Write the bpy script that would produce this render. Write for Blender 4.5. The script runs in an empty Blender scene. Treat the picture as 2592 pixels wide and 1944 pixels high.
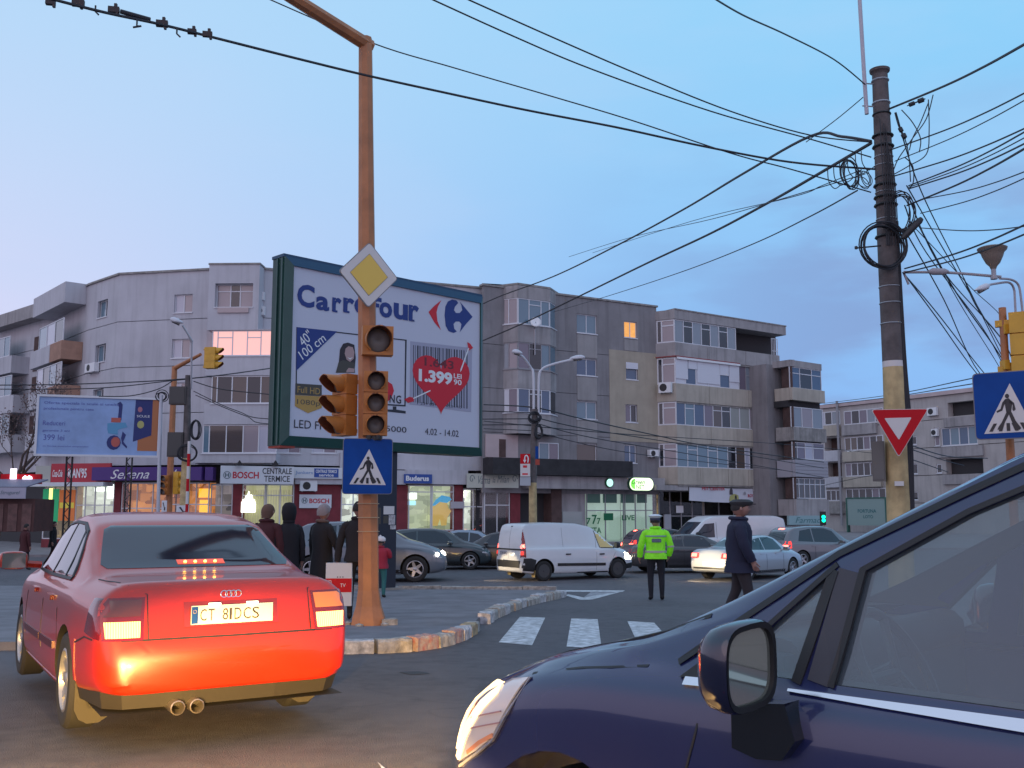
import bpy, bmesh, math, random
import numpy as np
from mathutils import Vector, Matrix
from mathutils.bvhtree import BVHTree
from mathutils.geometry import delaunay_2d_cdt
R = math.radians
sc = bpy.context.scene
COL = sc.collection
random.seed(7)

# ------------------------------------------------------------ camera
FPX = 2550.0
PITCH = math.atan(326 / FPX)
EYE = Vector((0, 0, 1.42))
cam_d = bpy.data.cameras.new('camera')
cam = bpy.data.objects.new('camera', cam_d)
COL.objects.link(cam)
cam.location = EYE
cam.rotation_euler = (math.pi / 2 + PITCH, 0, 0)
cam_d.sensor_width = 36
cam_d.lens = 36 * FPX / 2592
cam_d.clip_start = 0.05
cam_d.clip_end = 2000
sc.camera = cam

# ------------------------------------------------------------ dusk sky
world = bpy.data.worlds.new('World')
sc.world = world
world.use_nodes = True
nt = world.node_tree
N = nt.nodes
Lk = nt.links
bg = N['Background']
bg.inputs[1].default_value = 1.0
SUN_EL, SUN_ROT = R(1.0), R(215)

def wmix(fac, a, b, mode='MIX'):
 m = N.new('ShaderNodeMix')
 m.data_type = 'RGBA'
 m.blend_type = mode
 for i, v in ((0, fac), (6, a), (7, b)):
  if hasattr(v, 'links'):
   Lk.new(v, m.inputs[i])
  elif i == 0:
   m.inputs[0].default_value = v
  else:
   m.inputs[i].default_value = (*v, 1)
 return m.outputs[2]

def wmap(v, a, b, c=0.0, d=1.0):
 m = N.new('ShaderNodeMapRange')
 m.interpolation_type = 'SMOOTHSTEP'
 Lk.new(v, m.inputs[0])
 for i, q in enumerate((a, b, c, d)):
  m.inputs[i + 1].default_value = q
 return m.outputs[0]

tc = N.new('ShaderNodeTexCoord')
sep = N.new('ShaderNodeSeparateXYZ')
Lk.new(tc.outputs['Generated'], sep.inputs[0])
sky = N.new('ShaderNodeTexSky')
sky.sky_type = 'NISHITA'
sky.sun_disc = False
sky.sun_elevation = SUN_EL
sky.sun_rotation = SUN_ROT
nish = wmix(1.0, sky.outputs[0], (0.10, 0.16, 0.30), 'MULTIPLY')
left = wmap(sep.outputs[0], 0.18, -0.55)
horiz = wmix(left, (0.27, 0.50, 0.92), (0.74, 0.71, 0.95))
zen = wmix(wmap(sep.outputs[0], 0.5, -0.5), (0.28, 0.66, 0.98), (0.47, 0.71, 0.97))
base = wmix(wmap(sep.outputs[2], 0.02, 0.52), horiz, zen)
# pale cloud veil and darker bank low on the right
nmap = N.new('ShaderNodeMapping')
nmap.inputs['Scale'].default_value = (1.0, 1.0, 3.2)
Lk.new(tc.outputs['Generated'], nmap.inputs[0])
nz = N.new('ShaderNodeTexNoise')
nz.inputs['Scale'].default_value = 3.1
nz.inputs['Detail'].default_value = 5
nz.inputs['Roughness'].default_value = 0.55
Lk.new(nmap.outputs[0], nz.inputs[0])
veil = wmap(nz.outputs[0], 0.42, 0.68, 0.0, 0.20)
base = wmix(veil, base, (0.52, 0.68, 0.94))
nz2 = N.new('ShaderNodeTexNoise')
nz2.inputs['Scale'].default_value = 4.6
nz2.inputs['Detail'].default_value = 6
Lk.new(nmap.outputs[0], nz2.inputs[0])
mm = N.new('ShaderNodeMath')
mm.operation = 'MULTIPLY'
Lk.new(wmap(nz2.outputs[0], 0.40, 0.62), mm.inputs[0])
Lk.new(wmap(sep.outputs[2], 0.42, 0.22), mm.inputs[1])
mm2 = N.new('ShaderNodeMath')
mm2.operation = 'MULTIPLY'
Lk.new(mm.outputs[0], mm2.inputs[0])
Lk.new(wmap(sep.outputs[0], 0.0, 0.35, 0.0, 0.75), mm2.inputs[1])
base = wmix(mm2.outputs[0], base, (0.24, 0.35, 0.64))
# the afterglow behind the photographer, over where the sun went down
glow = wmap(sep.outputs[1], 0.25, -0.75)
low = wmap(sep.outputs[2], 0.75, 0.05)
mg = N.new('ShaderNodeMath')
mg.operation = 'MULTIPLY'
Lk.new(glow, mg.inputs[0])
Lk.new(low, mg.inputs[1])
base = wmix(mg.outputs[0], base, (0.92, 0.80, 1.04))
base = wmix(wmap(sep.outputs[2], 0.55, 0.95), base, (0.58, 0.70, 0.96))
fin = wmix(0.02, base, nish)
Lk.new(fin, bg.inputs[0])

sun_d = bpy.data.lights.new('sun', 'SUN')
sun_d.energy = 0.22
sun_d.angle = R(40)
sun_d.color = (1.0, 0.74, 0.72)
sun = bpy.data.objects.new('sun', sun_d)
COL.objects.link(sun)
sun.rotation_euler = (R(68), 0, R(-35))

sc.view_settings.view_transform = 'Standard'
sc.view_settings.look = 'None'
sc.view_settings.exposure = 0
sc.view_settings.gamma = 1
sc.view_settings.use_curve_mapping = False

# ------------------------------------------------------------ pixel -> place
def ray(x, y):
 u = (x - 1296) / FPX
 v = (972 - y) / FPX
 return Vector((u, math.cos(PITCH) - v * math.sin(PITCH), math.sin(PITCH) + v * math.cos(PITCH)))

def gz(Y):
 return -0.0285 * (min(max(Y, 6), 31) - 6)

def at_z(x, y, z):
 r = ray(x, y)
 return EYE + r * ((z - EYE.z) / r.z)

def at_Y(x, y, Y):
 r = ray(x, y)
 return EYE + r * (Y / r.y)

def at_g(x, y, dz=0.0):
 r = ray(x, y)
 lo, hi = 0.5, 400
 for _ in range(60):
  m = (lo + hi) / 2
  if EYE.z + r.z / r.y * m > gz(m) + dz:
   lo = m
  else:
   hi = m
 return at_Y(x, y, lo)

# ------------------------------------------------------------ materials
MATS = {}

def mat(name, col, rough=0.6, metal=0.0, spec=0.5, var=0.0, vscale=3.0, bump=0.0, bscale=30.0,
  coat=0.0, dirt=None, emit=None, estr=1.0, streak=0.0, vcol=None):
 if name in MATS:
  return MATS[name]
 m = bpy.data.materials.new(name)
 m.use_nodes = True
 t = m.node_tree
 b = t.nodes['Principled BSDF']
 b.inputs['Base Color'].default_value = (*col, 1)
 b.inputs['Roughness'].default_value = rough
 b.inputs['Metallic'].default_value = metal
 b.inputs['Specular IOR Level'].default_value = spec
 b.inputs['Coat Weight'].default_value = coat
 b.inputs['Coat Roughness'].default_value = 0.04
 if emit is not None:
  b.inputs['Emission Color'].default_value = (*emit, 1)
  b.inputs['Emission Strength'].default_value = estr
 co = None
 if var or bump or streak:
  co = t.nodes.new('ShaderNodeNewGeometry').outputs['Position']
 cur = None
 if var:
  n = t.nodes.new('ShaderNodeTexNoise')
  n.inputs['Scale'].default_value = vscale
  n.inputs['Detail'].default_value = 6
  n.inputs['Roughness'].default_value = 0.6
  t.links.new(co, n.inputs['Vector'])
  mr = t.nodes.new('ShaderNodeMapRange')
  mr.inputs[1].default_value = 0.32
  mr.inputs[2].default_value = 0.68
  t.links.new(n.outputs[0], mr.inputs[0])
  mx = t.nodes.new('ShaderNodeMix')
  mx.data_type = 'RGBA'
  t.links.new(mr.outputs[0], mx.inputs[0])
  c2 = vcol if vcol else tuple(c * (1 - var) for c in col)
  mx.inputs[6].default_value = (*c2, 1)
  mx.inputs[7].default_value = (*(tuple(min(1, c * (1 + var * 0.5)) for c in col) if not vcol else col), 1)
  cur = mx.outputs[2]
 if streak:
  mp = t.nodes.new('ShaderNodeMapping')
  mp.inputs['Scale'].default_value = (2.2, 2.2, 0.16)
  t.links.new(co, mp.inputs[0])
  n = t.nodes.new('ShaderNodeTexNoise')
  n.inputs['Scale'].default_value = 1.6
  n.inputs['Detail'].default_value = 7
  t.links.new(mp.outputs[0], n.inputs['Vector'])
  mr = t.nodes.new('ShaderNodeMapRange')
  mr.inputs[1].default_value = 0.48
  mr.inputs[2].default_value = 0.72
  mr.inputs[4].default_value = streak
  t.links.new(n.outputs[0], mr.inputs[0])
  mx = t.nodes.new('ShaderNodeMix')
  mx.data_type = 'RGBA'
  t.links.new(mr.outputs[0], mx.inputs[0])
  if cur is None:
   mx.inputs[6].default_value = (*col, 1)
  else:
   t.links.new(cur, mx.inputs[6])
  mx.inputs[7].default_value = (*(tuple(c * 0.35 for c in col)), 1)
  cur = mx.outputs[2]
 if cur is not None:
  t.links.new(cur, b.inputs['Base Color'])
 if bump:
  n = t.nodes.new('ShaderNodeTexNoise')
  n.inputs['Scale'].default_value = bscale
  n.inputs['Detail'].default_value = 4
  t.links.new(co, n.inputs['Vector'])
  bp = t.nodes.new('ShaderNodeBump')
  bp.inputs['Strength'].default_value = bump
  bp.inputs['Distance'].default_value = 0.02
  t.links.new(n.outputs[0], bp.inputs['Height'])
  t.links.new(bp.outputs[0], b.inputs['Normal'])
 MATS[name] = m
 return m

def emis(name, col, s):
 return mat(name, tuple(min(.8, c) for c in col), 0.5, emit=col, estr=s)

# ------------------------------------------------------------ mesh building
class MB:
 def __init__(s):
  s.v = []
  s.f = []
  s.m = []

 def add(s, verts, faces, mi=0):
  o = len(s.v)
  s.v += [tuple(v) for v in verts]
  s.f += [tuple(i + o for i in f) for f in faces]
  s.m += [mi] * len(faces)
  return s

 def quad(s, a, b, c, d, mi=0):
  return s.add([a, b, c, d], [(0, 1, 2, 3)], mi)

 def hexa(s, p, mi=0):   # 8 points: bottom 4 then top 4, both in the same order
  return s.add(p, [(3, 2, 1, 0), (4, 5, 6, 7), (0, 1, 5, 4), (1, 2, 6, 5), (2, 3, 7, 6), (3, 0, 4, 7)], mi)

 def box(s, c, h, rz=0.0, mi=0):
  cs, sn = math.cos(rz), math.sin(rz)
  p = []
  for z in (-1, 1):
   for x, y in ((-1, -1), (1, -1), (1, 1), (-1, 1)):
    a, b = x * h[0] / 2, y * h[1] / 2
    p.append((c[0] + a * cs - b * sn, c[1] + a * sn + b * cs, c[2] + z * h[2] / 2))
  return s.hexa(p, mi)

 def obox(s, O, U, V, W, mi=0):  # corner + three edge vectors
  O, U, V, W = map(Vector, (O, U, V, W))
  return s.hexa([O, O + U, O + U + V, O + V, O + W, O + U + W, O + U + V + W, O + V + W], mi)

 def prism(s, pts, d, mi=0):   # planar loop extruded by vector d
  n = len(pts)
  d = Vector(d)
  v = [Vector(p) for p in pts]
  return s.add(v + [p + d for p in v],
      [tuple(range(n))[::-1], tuple(range(n, 2 * n))] + [(i, (i + 1) % n, n + (i + 1) % n, n + i) for i in range(n)], mi)

 def tube(s, path, rad, seg=8, mi=0, cap=True, closed=False):
  P = [Vector(p) for p in path]
  n = len(P)
  rr = rad if isinstance(rad, (list, tuple)) else [rad] * n
  vs = []
  up = None
  for i, p in enumerate(P):
   if closed:
    t = (P[(i + 1) % n] - P[i - 1]).normalized()
   else:
    t = (P[min(i + 1, n - 1)] - P[max(i - 1, 0)]).normalized()
   if up is None:
    up = t.orthogonal().normalized()
   else:
    up = (up - t * up.dot(t)).normalized()
   sd = t.cross(up)
   for k in range(seg):
    a = 2 * math.pi * k / seg
    vs.append(p + (up * math.cos(a) + sd * math.sin(a)) * rr[i])
  fs = []
  for i in range(n if closed else n - 1):
   j = (i + 1) % n
   for k in range(seg):
    q = (k + 1) % seg
    fs.append((i * seg + k, i * seg + q, j * seg + q, j * seg + k))
  if cap and not closed:
   fs.append(tuple(range(seg))[::-1])
   fs.append(tuple((n - 1) * seg + k for k in range(seg)))
  return s.add(vs, fs, mi)

 def lathe(s, prof, seg=24, M=None, mi=0):  # prof: (r, h) along +Z of matrix M
  M = M or Matrix()
  vs = []
  for r, hh in prof:
   for k in range(seg):
    a = 2 * math.pi * k / seg
    vs.append(M @ Vector((r * math.cos(a), r * math.sin(a), hh)))
  fs = []
  for i in range(len(prof) - 1):
   for k in range(seg):
    q = (k + 1) % seg
    fs.append((i * seg + k, i * seg + q, (i + 1) * seg + q, (i + 1) * seg + k))
  fs.append(tuple(range(seg))[::-1])
  fs.append(tuple((len(prof) - 1) * seg + k for k in range(seg)))
  return s.add(vs, fs, mi)

 def mesh(s, name, mats, smooth=False):
  me = bpy.data.meshes.new(name)
  me.from_pydata(s.v, [], s.f)
  for m in (mats if isinstance(mats, (list, tuple)) else [mats]):
   me.materials.append(m)
  if any(s.m):
   me.polygons.foreach_set('material_index', s.m)
  bm = bmesh.new()
  bm.from_mesh(me)
  bmesh.ops.recalc_face_normals(bm, faces=bm.faces)
  bm.to_mesh(me)
  bm.free()
  if smooth:
   me.shade_smooth()
   if smooth is not True:
    me.set_sharp_from_angle(angle=R(smooth))
  me.update()
  return me

def tag(o, label=None, cat=None, group=None, kind=None):
 for k, v in (('label', label), ('category', cat), ('group', group), ('kind', kind)):
  if v:
   o[k] = v
 return o

def thing(name, label, cat, loc=(0, 0, 0), rz=0.0, group=None):
 o = bpy.data.objects.new(name, None)
 COL.objects.link(o)
 o.location = loc
 o.rotation_euler = (0, 0, rz)
 o.empty_display_size = 0.2
 return tag(o, label, cat, group)

def link(name, me, parent=None, label=None, world=True, kind=None):
 """world=True: the vertices are world coordinates (parents then are unrotated)."""
 o = bpy.data.objects.new(name, me)
 COL.objects.link(o)
 if parent is not None:
  o.parent = parent
  if world:
   g = parent
   L = Vector((0, 0, 0))
   while g is not None:
    L += g.location
    g = g.parent
   o.location = -L
 tag(o, label, kind=kind)
 return o

def part(name, mb, mats, parent, smooth=False, label=None, world=True, kind=None):
 return link(name, mb.mesh(name, mats, smooth), parent, label, world, kind)

def struct(name, mb, mats, smooth=False, parent=None):
 o = part(name, mb, mats, parent, smooth)
 if parent is None:
  o['kind'] = 'structure'
 return o

def catmull(P, n=6):
 P = [Vector(p) for p in P]
 out = []
 for i in range(len(P) - 1):
  a, b, c, d = P[max(i - 1, 0)], P[i], P[i + 1], P[min(i + 2, len(P) - 1)]
  for k in range(n):
   t = k / n
   out.append(0.5 * ((2 * b) + (c - a) * t + (2 * a - 5 * b + 4 * c - d) * t * t + (3 * b - a - 3 * c + d) * t ** 3))
 out.append(P[-1])
 return out

class Pl:
 """A plane in the world: origin, unit U (rightwards), unit V (up), normal N (towards the street)."""

 def __init__(s, O, U, V=(0, 0, 1)):
  s.O = Vector(O)
  s.U = Vector(U).normalized()
  s.V = Vector(V).normalized()
  s.N = s.U.cross(s.V).normalized()

 @staticmethod
 def wall(a, b):
  a = Vector((a[0], a[1], 0))
  b = Vector((b[0], b[1], 0))
  p = Pl(a, b - a)
  p.L = (b - a).length
  return p

 def uv(s, x, y):
  r = ray(x, y)
  t = (s.O - EYE).dot(s.N) / r.dot(s.N)
  q = EYE + r * t - s.O
  return q.dot(s.U), q.dot(s.V)

 def P(s, u, v, off=0.0):
  return s.O + s.U * u + s.V * v + s.N * off

 def rect(s, x0, y0, x1, y1):
  ym, xm = (y0 + y1) / 2, (x0 + x1) / 2
  return s.uv(x0, ym)[0], s.uv(x1, ym)[0], s.uv(xm, y1)[1], s.uv(xm, y0)[1]

 def slab(s, mb, u0, u1, v0, v1, o0, o1, mi=0):
  mb.obox(s.P(u0, v0, o0), s.U * (u1 - u0), s.V * (v1 - v0), s.N * (o1 - o0), mi)

 def poly(s, mb, pts, o0, o1, mi=0):
  mb.prism([s.P(u, v, o0) for u, v in pts], s.N * (o1 - o0), mi)

_tc = {}

def text_mesh(txt, bold=0.0, shear=0.0, spacing=1.0):
 k = (txt, bold, shear, spacing)
 if k not in _tc:
  c = bpy.data.curves.new('t', 'FONT')
  c.body = txt
  c.offset = bold
  c.shear = shear
  c.space_character = spacing
  c.resolution_u = 3
  c.space_line = 0.95
  o = bpy.data.objects.new('t', c)
  me = bpy.data.meshes.new_from_object(o)
  vs = np.array([v.co[:2] for v in me.vertices])
  fs = [tuple(p.vertices) for p in me.polygons]
  bpy.data.objects.remove(o)
  bpy.data.curves.remove(c)
  bpy.data.meshes.remove(me)
  _tc[k] = (vs, fs)
 return _tc[k]

def lettering(pl, txt, box, m, parent, off=0.01, bold=0.0, shear=0.0, name='lettering', spacing=1.0, rot=0.0):
 """flat print fitted to box (u0,u1,v0,v1) of plane pl"""
 vs, fs = text_mesh(txt, bold, shear, spacing)
 lo, hi = vs.min(0), vs.max(0)
 q = (vs - lo) / (hi - lo)
 u0, u1, v0, v1 = box
 W, H = u1 - u0, v1 - v0
 cu, cv = (u0 + u1) / 2, (v0 + v1) / 2
 cs, sn = math.cos(rot), math.sin(rot)
 mb = MB()
 out = []
 for x, y in q:
  a, b = (x - .5) * W, (y - .5) * H
  out.append(pl.P(cu + a * cs - b * sn, cv + a * sn + b * cs, off))
 mb.add(out, fs)
 return part(name, mb, m, parent)

def copy_tree(o, parent=None):
 c = o.copy()
 COL.objects.link(c)
 if parent:
  c.parent = parent
 for ch in o.children:
  copy_tree(ch, c)
 return c
# ------------------------------------------------------------ palette
asph = mat('asphalt', (0.096, 0.091, 0.104), 0.72, var=0.30, vscale=5.0, bump=0.9, bscale=110)
pave = mat('island_asphalt', (0.185, 0.176, 0.195), 0.8, var=0.3, vscale=1.6, bump=0.5, bscale=60)
paint_w = mat('road_paint', (0.56, 0.57, 0.60), 0.7, var=0.6, vscale=9.0)
paint_g = mat('worn_road_paint', (0.30, 0.30, 0.33), 0.7, var=0.5, vscale=7.0)
conc = mat('concrete', (0.30, 0.28, 0.27), 0.85, var=0.3, vscale=2.0, bump=0.3, streak=0.5)
kerb_m = mat('kerb_concrete', (0.40, 0.36, 0.33), 0.85, var=0.5, vscale=9.0, bump=0.5, bscale=40)
kerb_y = mat('kerb_ochre', (0.38, 0.30, 0.19), 0.85, var=0.5, vscale=11.0, bump=0.5, bscale=40)
kerb_r = mat('kerb_old_red_paint', (0.36, 0.13, 0.12), 0.85, var=0.75, vscale=14.0, vcol=(0.38, 0.34, 0.31), bump=0.5, bscale=40)
kerb_w = mat('kerb_old_white_paint', (0.50, 0.48, 0.50), 0.85, var=0.55, vscale=12.0, bump=0.5, bscale=40)
wA = mat('render_pale_grey', (0.50, 0.49, 0.53), 0.9, var=0.12, vscale=0.45, bump=0.2, bscale=12, streak=0.22)
wA2 = mat('render_pale_pink', (0.50, 0.40, 0.40), 0.9, var=0.15, vscale=0.6)
wB = mat('render_brown_grey', (0.245, 0.230, 0.240), 0.9, var=0.2, vscale=0.5, bump=0.2, bscale=12, streak=0.35)
wB2 = mat('render_lighter_brown_grey', (0.32, 0.30, 0.30), 0.9, var=0.15, vscale=0.6, streak=0.2)
wBy = mat('render_cream', (0.40, 0.345, 0.275), 0.9, var=0.15, vscale=0.7, streak=0.15)
wP = mat('parapet_concrete', (0.35, 0.325, 0.33), 0.9, var=0.2, vscale=0.8, streak=0.45)
wPy = mat('parapet_cream', (0.44, 0.39, 0.33), 0.9, var=0.15, vscale=0.8, streak=0.3)
wC = mat('render_far_beige', (0.43, 0.395, 0.385), 0.9, var=0.15, vscale=0.5, streak=0.25)
org = mat('balcony_orange', (0.38, 0.22, 0.16), 0.9, var=0.2, vscale=2)
dkband = mat('bitumen_band', (0.035, 0.033, 0.037), 0.9, var=0.3, vscale=2)
redcol = mat('dark_red_render', (0.20, 0.030, 0.040), 0.8, var=0.25, vscale=2)
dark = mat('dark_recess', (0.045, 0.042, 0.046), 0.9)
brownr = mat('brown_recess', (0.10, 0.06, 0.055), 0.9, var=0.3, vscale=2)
frm = mat('white_upvc_frame', (0.62, 0.62, 0.66), 0.4)
frm_d = mat('weathered_frame', (0.28, 0.27, 0.29), 0.6)
white = mat('white_plastic', (0.72, 0.72, 0.74), 0.45)
black = mat('black_plastic', (0.015, 0.015, 0.017), 0.45)
rubber = mat('rubber', (0.018, 0.017, 0.018), 0.8)
steel = mat('galvanised_steel', (0.40, 0.40, 0.43), 0.45, metal=0.6)
chrome = mat('chrome', (0.75, 0.75, 0.78), 0.12, metal=1.0)
PANE = {}
for k, c, r in (('k', (0.018, 0.020, 0.026), .06), ('b', (0.05, 0.10, 0.18), .08), ('t', (0.12, 0.20, 0.26), .12), ('m', (0.16, 0.13, 0.17), .12),
    ('w', (0.42, 0.42, 0.50), .3), ('g', (0.22, 0.25, 0.29), .15), ('n', (0.09, 0.065, 0.055), .1), ('p', (0.30, 0.25, 0.27), .2), ('c', (0.32, 0.34, 0.33), .25)):
 PANE[k] = mat('window_glass_' + {'k': 'dark', 'b': 'blue', 't': 'teal', 'm': 'mauve_curtain', 'w': 'white_blind', 'g': 'grey_net',
          'n': 'brown', 'p': 'pink_curtain', 'c': 'cream_curtain'}[k], c, r, coat=0.6)
PANE['o'] = mat('window_lit_amber', (0.5, 0.3, 0.1), 0.3, emit=(1.0, 0.42, 0.08), estr=0.75, var=0.5, vscale=4)
PANE['r'] = mat('window_emissive_pink', (0.5, 0.3, 0.3), 0.2, emit=(1.0, 0.50, 0.42), estr=0.85)  # pink base with an even pink emission
PANE['z'] = mat('shutter_white', (0.62, 0.62, 0.68), 0.5)

# ------------------------------------------------------------ ground
NX, ys = 60, [-60, -20, -5, 0, 3, 6, 9, 12, 15, 18, 21, 24, 27, 31, 36, 42, 50, 70, 110, 200, 500, 1000]
mb = MB()
xs = [-700, -300, -120, -60, -30, -15, -8, -4, 0, 4, 8, 15, 30, 60, 120, 300, 700]
for y in ys:
 for x in xs:
  mb.v.append((x, y, gz(y)))
for j in range(len(ys) - 1):
 for i in range(len(xs) - 1):
  a = j * len(xs) + i
  mb.f.append((a, a + 1, a + len(xs) + 1, a + len(xs)))
  mb.m.append(0)

def asphalt_nodes(m, patchcol, crack=True):
 t = m.node_tree
 b = t.nodes['Principled BSDF']
 co = t.nodes.new('ShaderNodeNewGeometry').outputs['Position']
 old = b.inputs['Base Color'].links[0].from_socket
 n = t.nodes.new('ShaderNodeTexNoise')
 n.inputs['Scale'].default_value = 0.23
 n.inputs['Detail'].default_value = 9
 n.inputs['Roughness'].default_value = 0.7
 t.links.new(co, n.inputs['Vector'])
 mr = t.nodes.new('ShaderNodeMapRange')
 mr.inputs[1].default_value = 0.45
 mr.inputs[2].default_value = 0.60
 t.links.new(n.outputs[0], mr.inputs[0])
 mx = t.nodes.new('ShaderNodeMix')
 mx.data_type = 'RGBA'
 t.links.new(mr.outputs[0], mx.inputs[0])
 t.links.new(old, mx.inputs[6])
 mx.inputs[7].default_value = (*patchcol, 1)
 v = t.nodes.new('ShaderNodeTexVoronoi')
 v.feature = 'DISTANCE_TO_EDGE'
 v.inputs['Scale'].default_value = 0.35
 w = t.nodes.new('ShaderNodeVectorMath')
 w.operation = 'ADD'
 nn = t.nodes.new('ShaderNodeTexNoise')
 nn.inputs['Scale'].default_value = 1.2
 nn.inputs['Detail'].default_value = 5
 t.links.new(co, nn.inputs['Vector'])
 t.links.new(co, w.inputs[0])
 t.links.new(nn.outputs['Color'], w.inputs[1])
 t.links.new(w.outputs[0], v.inputs['Vector'])
 lt = t.nodes.new('ShaderNodeMapRange')
 lt.inputs[1].default_value = 0.0
 lt.inputs[2].default_value = 0.012
 lt.inputs[3].default_value = 0.22
 lt.inputs[4].default_value = 0.0
 t.links.new(v.outputs['Distance'], lt.inputs[0])
 mk = t.nodes.new('ShaderNodeMix')
 mk.data_type = 'RGBA'
 t.links.new(lt.outputs[0], mk.inputs[0])
 t.links.new(mx.outputs[2], mk.inputs[6])
 mk.inputs[7].default_value = (0.02, 0.02, 0.022, 1)
 t.links.new(mk.outputs[2], b.inputs['Base Color'])

asphalt_nodes(asph, (0.116, 0.108, 0.122))
struct('road', mb, asph)

def ground_poly(name, pts, dz, m, res=1.0, skirt=0.0):
 """a sheet that follows the slope of the ground; pts are ground points"""
 P = [(p[0], p[1]) for p in pts]
 dense = []
 for i in range(len(P)):
  a, b = Vector(P[i]), Vector(P[(i + 1) % len(P)])
  k = max(1, int((b - a).length / res))
  for j in range(k):
   dense.append(a + (b - a) * j / k)
 out = delaunay_2d_cdt(dense + [Vector((sum(p[0] for p in P) / len(P), yy)) for yy in (6.0, 31.0) if 0], [], [list(range(len(dense)))], 1, 1e-5)
 mb = MB()
 mb.add([(v.x, v.y, gz(v.y) + dz) for v in out[0]], out[2])
 if skirt:
  n = len(dense)
  mb.add([(v.x, v.y, gz(v.y) + dz) for v in dense] + [(v.x, v.y, gz(v.y) + dz - skirt) for v in dense],
    [(i, (i + 1) % n, n + (i + 1) % n, n + i) for i in range(n)])
 return struct(name, mb, m)

# traffic island where the signal pole and the billboard stand
near = [at_g(x, y, 0.10) for x, y in ((-500, 1625), (500, 1624), (850, 1622), (950, 1621), (1060, 1616), (1140, 1602), (1198, 1582))]
mid = [at_g(x, y, 0.10) for x, y in ((1208, 1566), (1250, 1546), (1330, 1521), (1425, 1502))]
far = [at_g(x, y, 0.10) for x, y in ((1400, 1494), (1200, 1492), (1000, 1492), (600, 1488), (-200, 1480))]
ground_poly('traffic_island', near + mid + far, 0.10, pave, 0.8, skirt=0.3)
# far pavement in front of the shops
fp = [(-60, 49.5), (-20, 49.5), (0, 52), (20, 58), (40, 62), (60, 70), (60, 120), (-60, 120)]
ground_poly('far_pavement', [Vector((x, y, 0)) for x, y in fp], 0.12, mat('paving', (0.22, 0.20, 0.21), 0.85, var=0.3, vscale=1.5), 4, skirt=0.4)

STONES = [kerb_m, kerb_r, kerb_y, kerb_w, kerb_m, kerb_m]

def kerb_run(pts, stone, seed, parent, cols, w=0.17, h=0.155):
 rnd = random.Random(seed)
 path = catmull([(p[0], p[1], 0) for p in pts], 8)
 d = [0]
 for i in range(1, len(path)):
  d.append(d[-1] + (path[i] - path[i - 1]).length)

 def pos(t):
  for i in range(1, len(d)):
   if t <= d[i]:
    k = (t - d[i - 1]) / max(1e-6, d[i] - d[i - 1])
    return path[i - 1].lerp(path[i], k)
  return path[-1]
 t = 0
 i = 0
 while t < d[-1] - 0.15:
  ln = stone * rnd.uniform(.8, 1.15)
  a, b = pos(t + 0.012), pos(min(t + ln, d[-1]) - 0.012)
  dr = (b - a).normalized()
  nr = Vector((dr.y, -dr.x, 0))
  m_ = MB()
  hh = h + rnd.uniform(-.02, .02)
  off = rnd.uniform(-.02, .02)
  bev = 0.025
  prof = [(-w / 2, -.12), (w / 2, -.12), (w / 2, hh - bev), (w / 2 - bev, hh), (-w / 2, hh)]
  vs = []
  K = 6
  for j in range(K + 1):
   c = a.lerp(b, j / K)
   for q, (o, z) in enumerate(prof):
    jit = rnd.uniform(-.010, .010) if 0 < q else 0
    vs.append(c + nr * (o + off + jit) + Vector((0, 0, gz(c.y) + z + (rnd.uniform(-.012, .008) if q > 1 else 0))))
  n = len(prof)
  fs = [tuple(range(n))[::-1], tuple(K * n + q for q in range(n))]
  for j in range(K):
   fs += [(j * n + q, j * n + (q + 1) % n, (j + 1) * n + (q + 1) % n, (j + 1) * n + q) for q in range(n)]
  m_.add(vs, fs)
  part('kerb_stone', m_, cols[i % len(cols)] if not callable(cols) else cols(i), parent)
  t += ln
  i += 1

kr = thing('kerb', 'worn kerb of painted stones curving round the near corner of the traffic island', 'kerb', near[2])
kerb_run([at_g(x, y, 0) for x, y in ((300, 1668), (600, 1664), (850, 1655), (950, 1653), (1060, 1646), (1150, 1626), (1203, 1597))], 0.52, 3, kr,
   [kerb_m, kerb_m, kerb_r, kerb_y, kerb_w, kerb_m, kerb_r, kerb_m, kerb_r, kerb_w, kerb_y])
kr2 = thing('kerb', 'broken grey kerb stones sweeping from the crosswalk to the tip of the island', 'kerb', mid[0])
kerb_run([at_g(x, y, 0) for x, y in ((1222, 1580), (1262, 1558), (1330, 1533), (1428, 1511))], 0.62, 5, kr2, [kerb_w, kerb_m, kerb_m], w=0.2)
kr3 = thing('kerb', 'low far kerb line of the island along the cross street', 'kerb', at_g(1100, 1494))
kerb_run([at_g(x, y, 0) for x, y in ((1410, 1497), (1200, 1495), (1000, 1495), (600, 1491))], 1.0, 8, kr3, [kerb_m], h=.115)

# crosswalk bars
for i, q in enumerate((((1316, 1562), (1380, 1564), (1347, 1634), (1262, 1627)), ((1446, 1566), (1513, 1568), (1523, 1642), (1434, 1638)),
      ((1588, 1573), (1656, 1577), (1722, 1650), (1622, 1646)))):
 ground_poly('crosswalk_marking', [at_g(*p) for p in q], 0.005, paint_w, 5)
q = [(1735, 1580), (1800, 1584), (1860, 1655), (1770, 1650)]
ground_poly('crosswalk_marking', [at_g(*p) for p in q], 0.005, paint_w, 5)
ground_poly('crosswalk_marking', [at_g(*p) for p in ((955, 1930), (1010, 1975), (1120, 2050), (1040, 2060))], 0.005, paint_w, 5)
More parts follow.
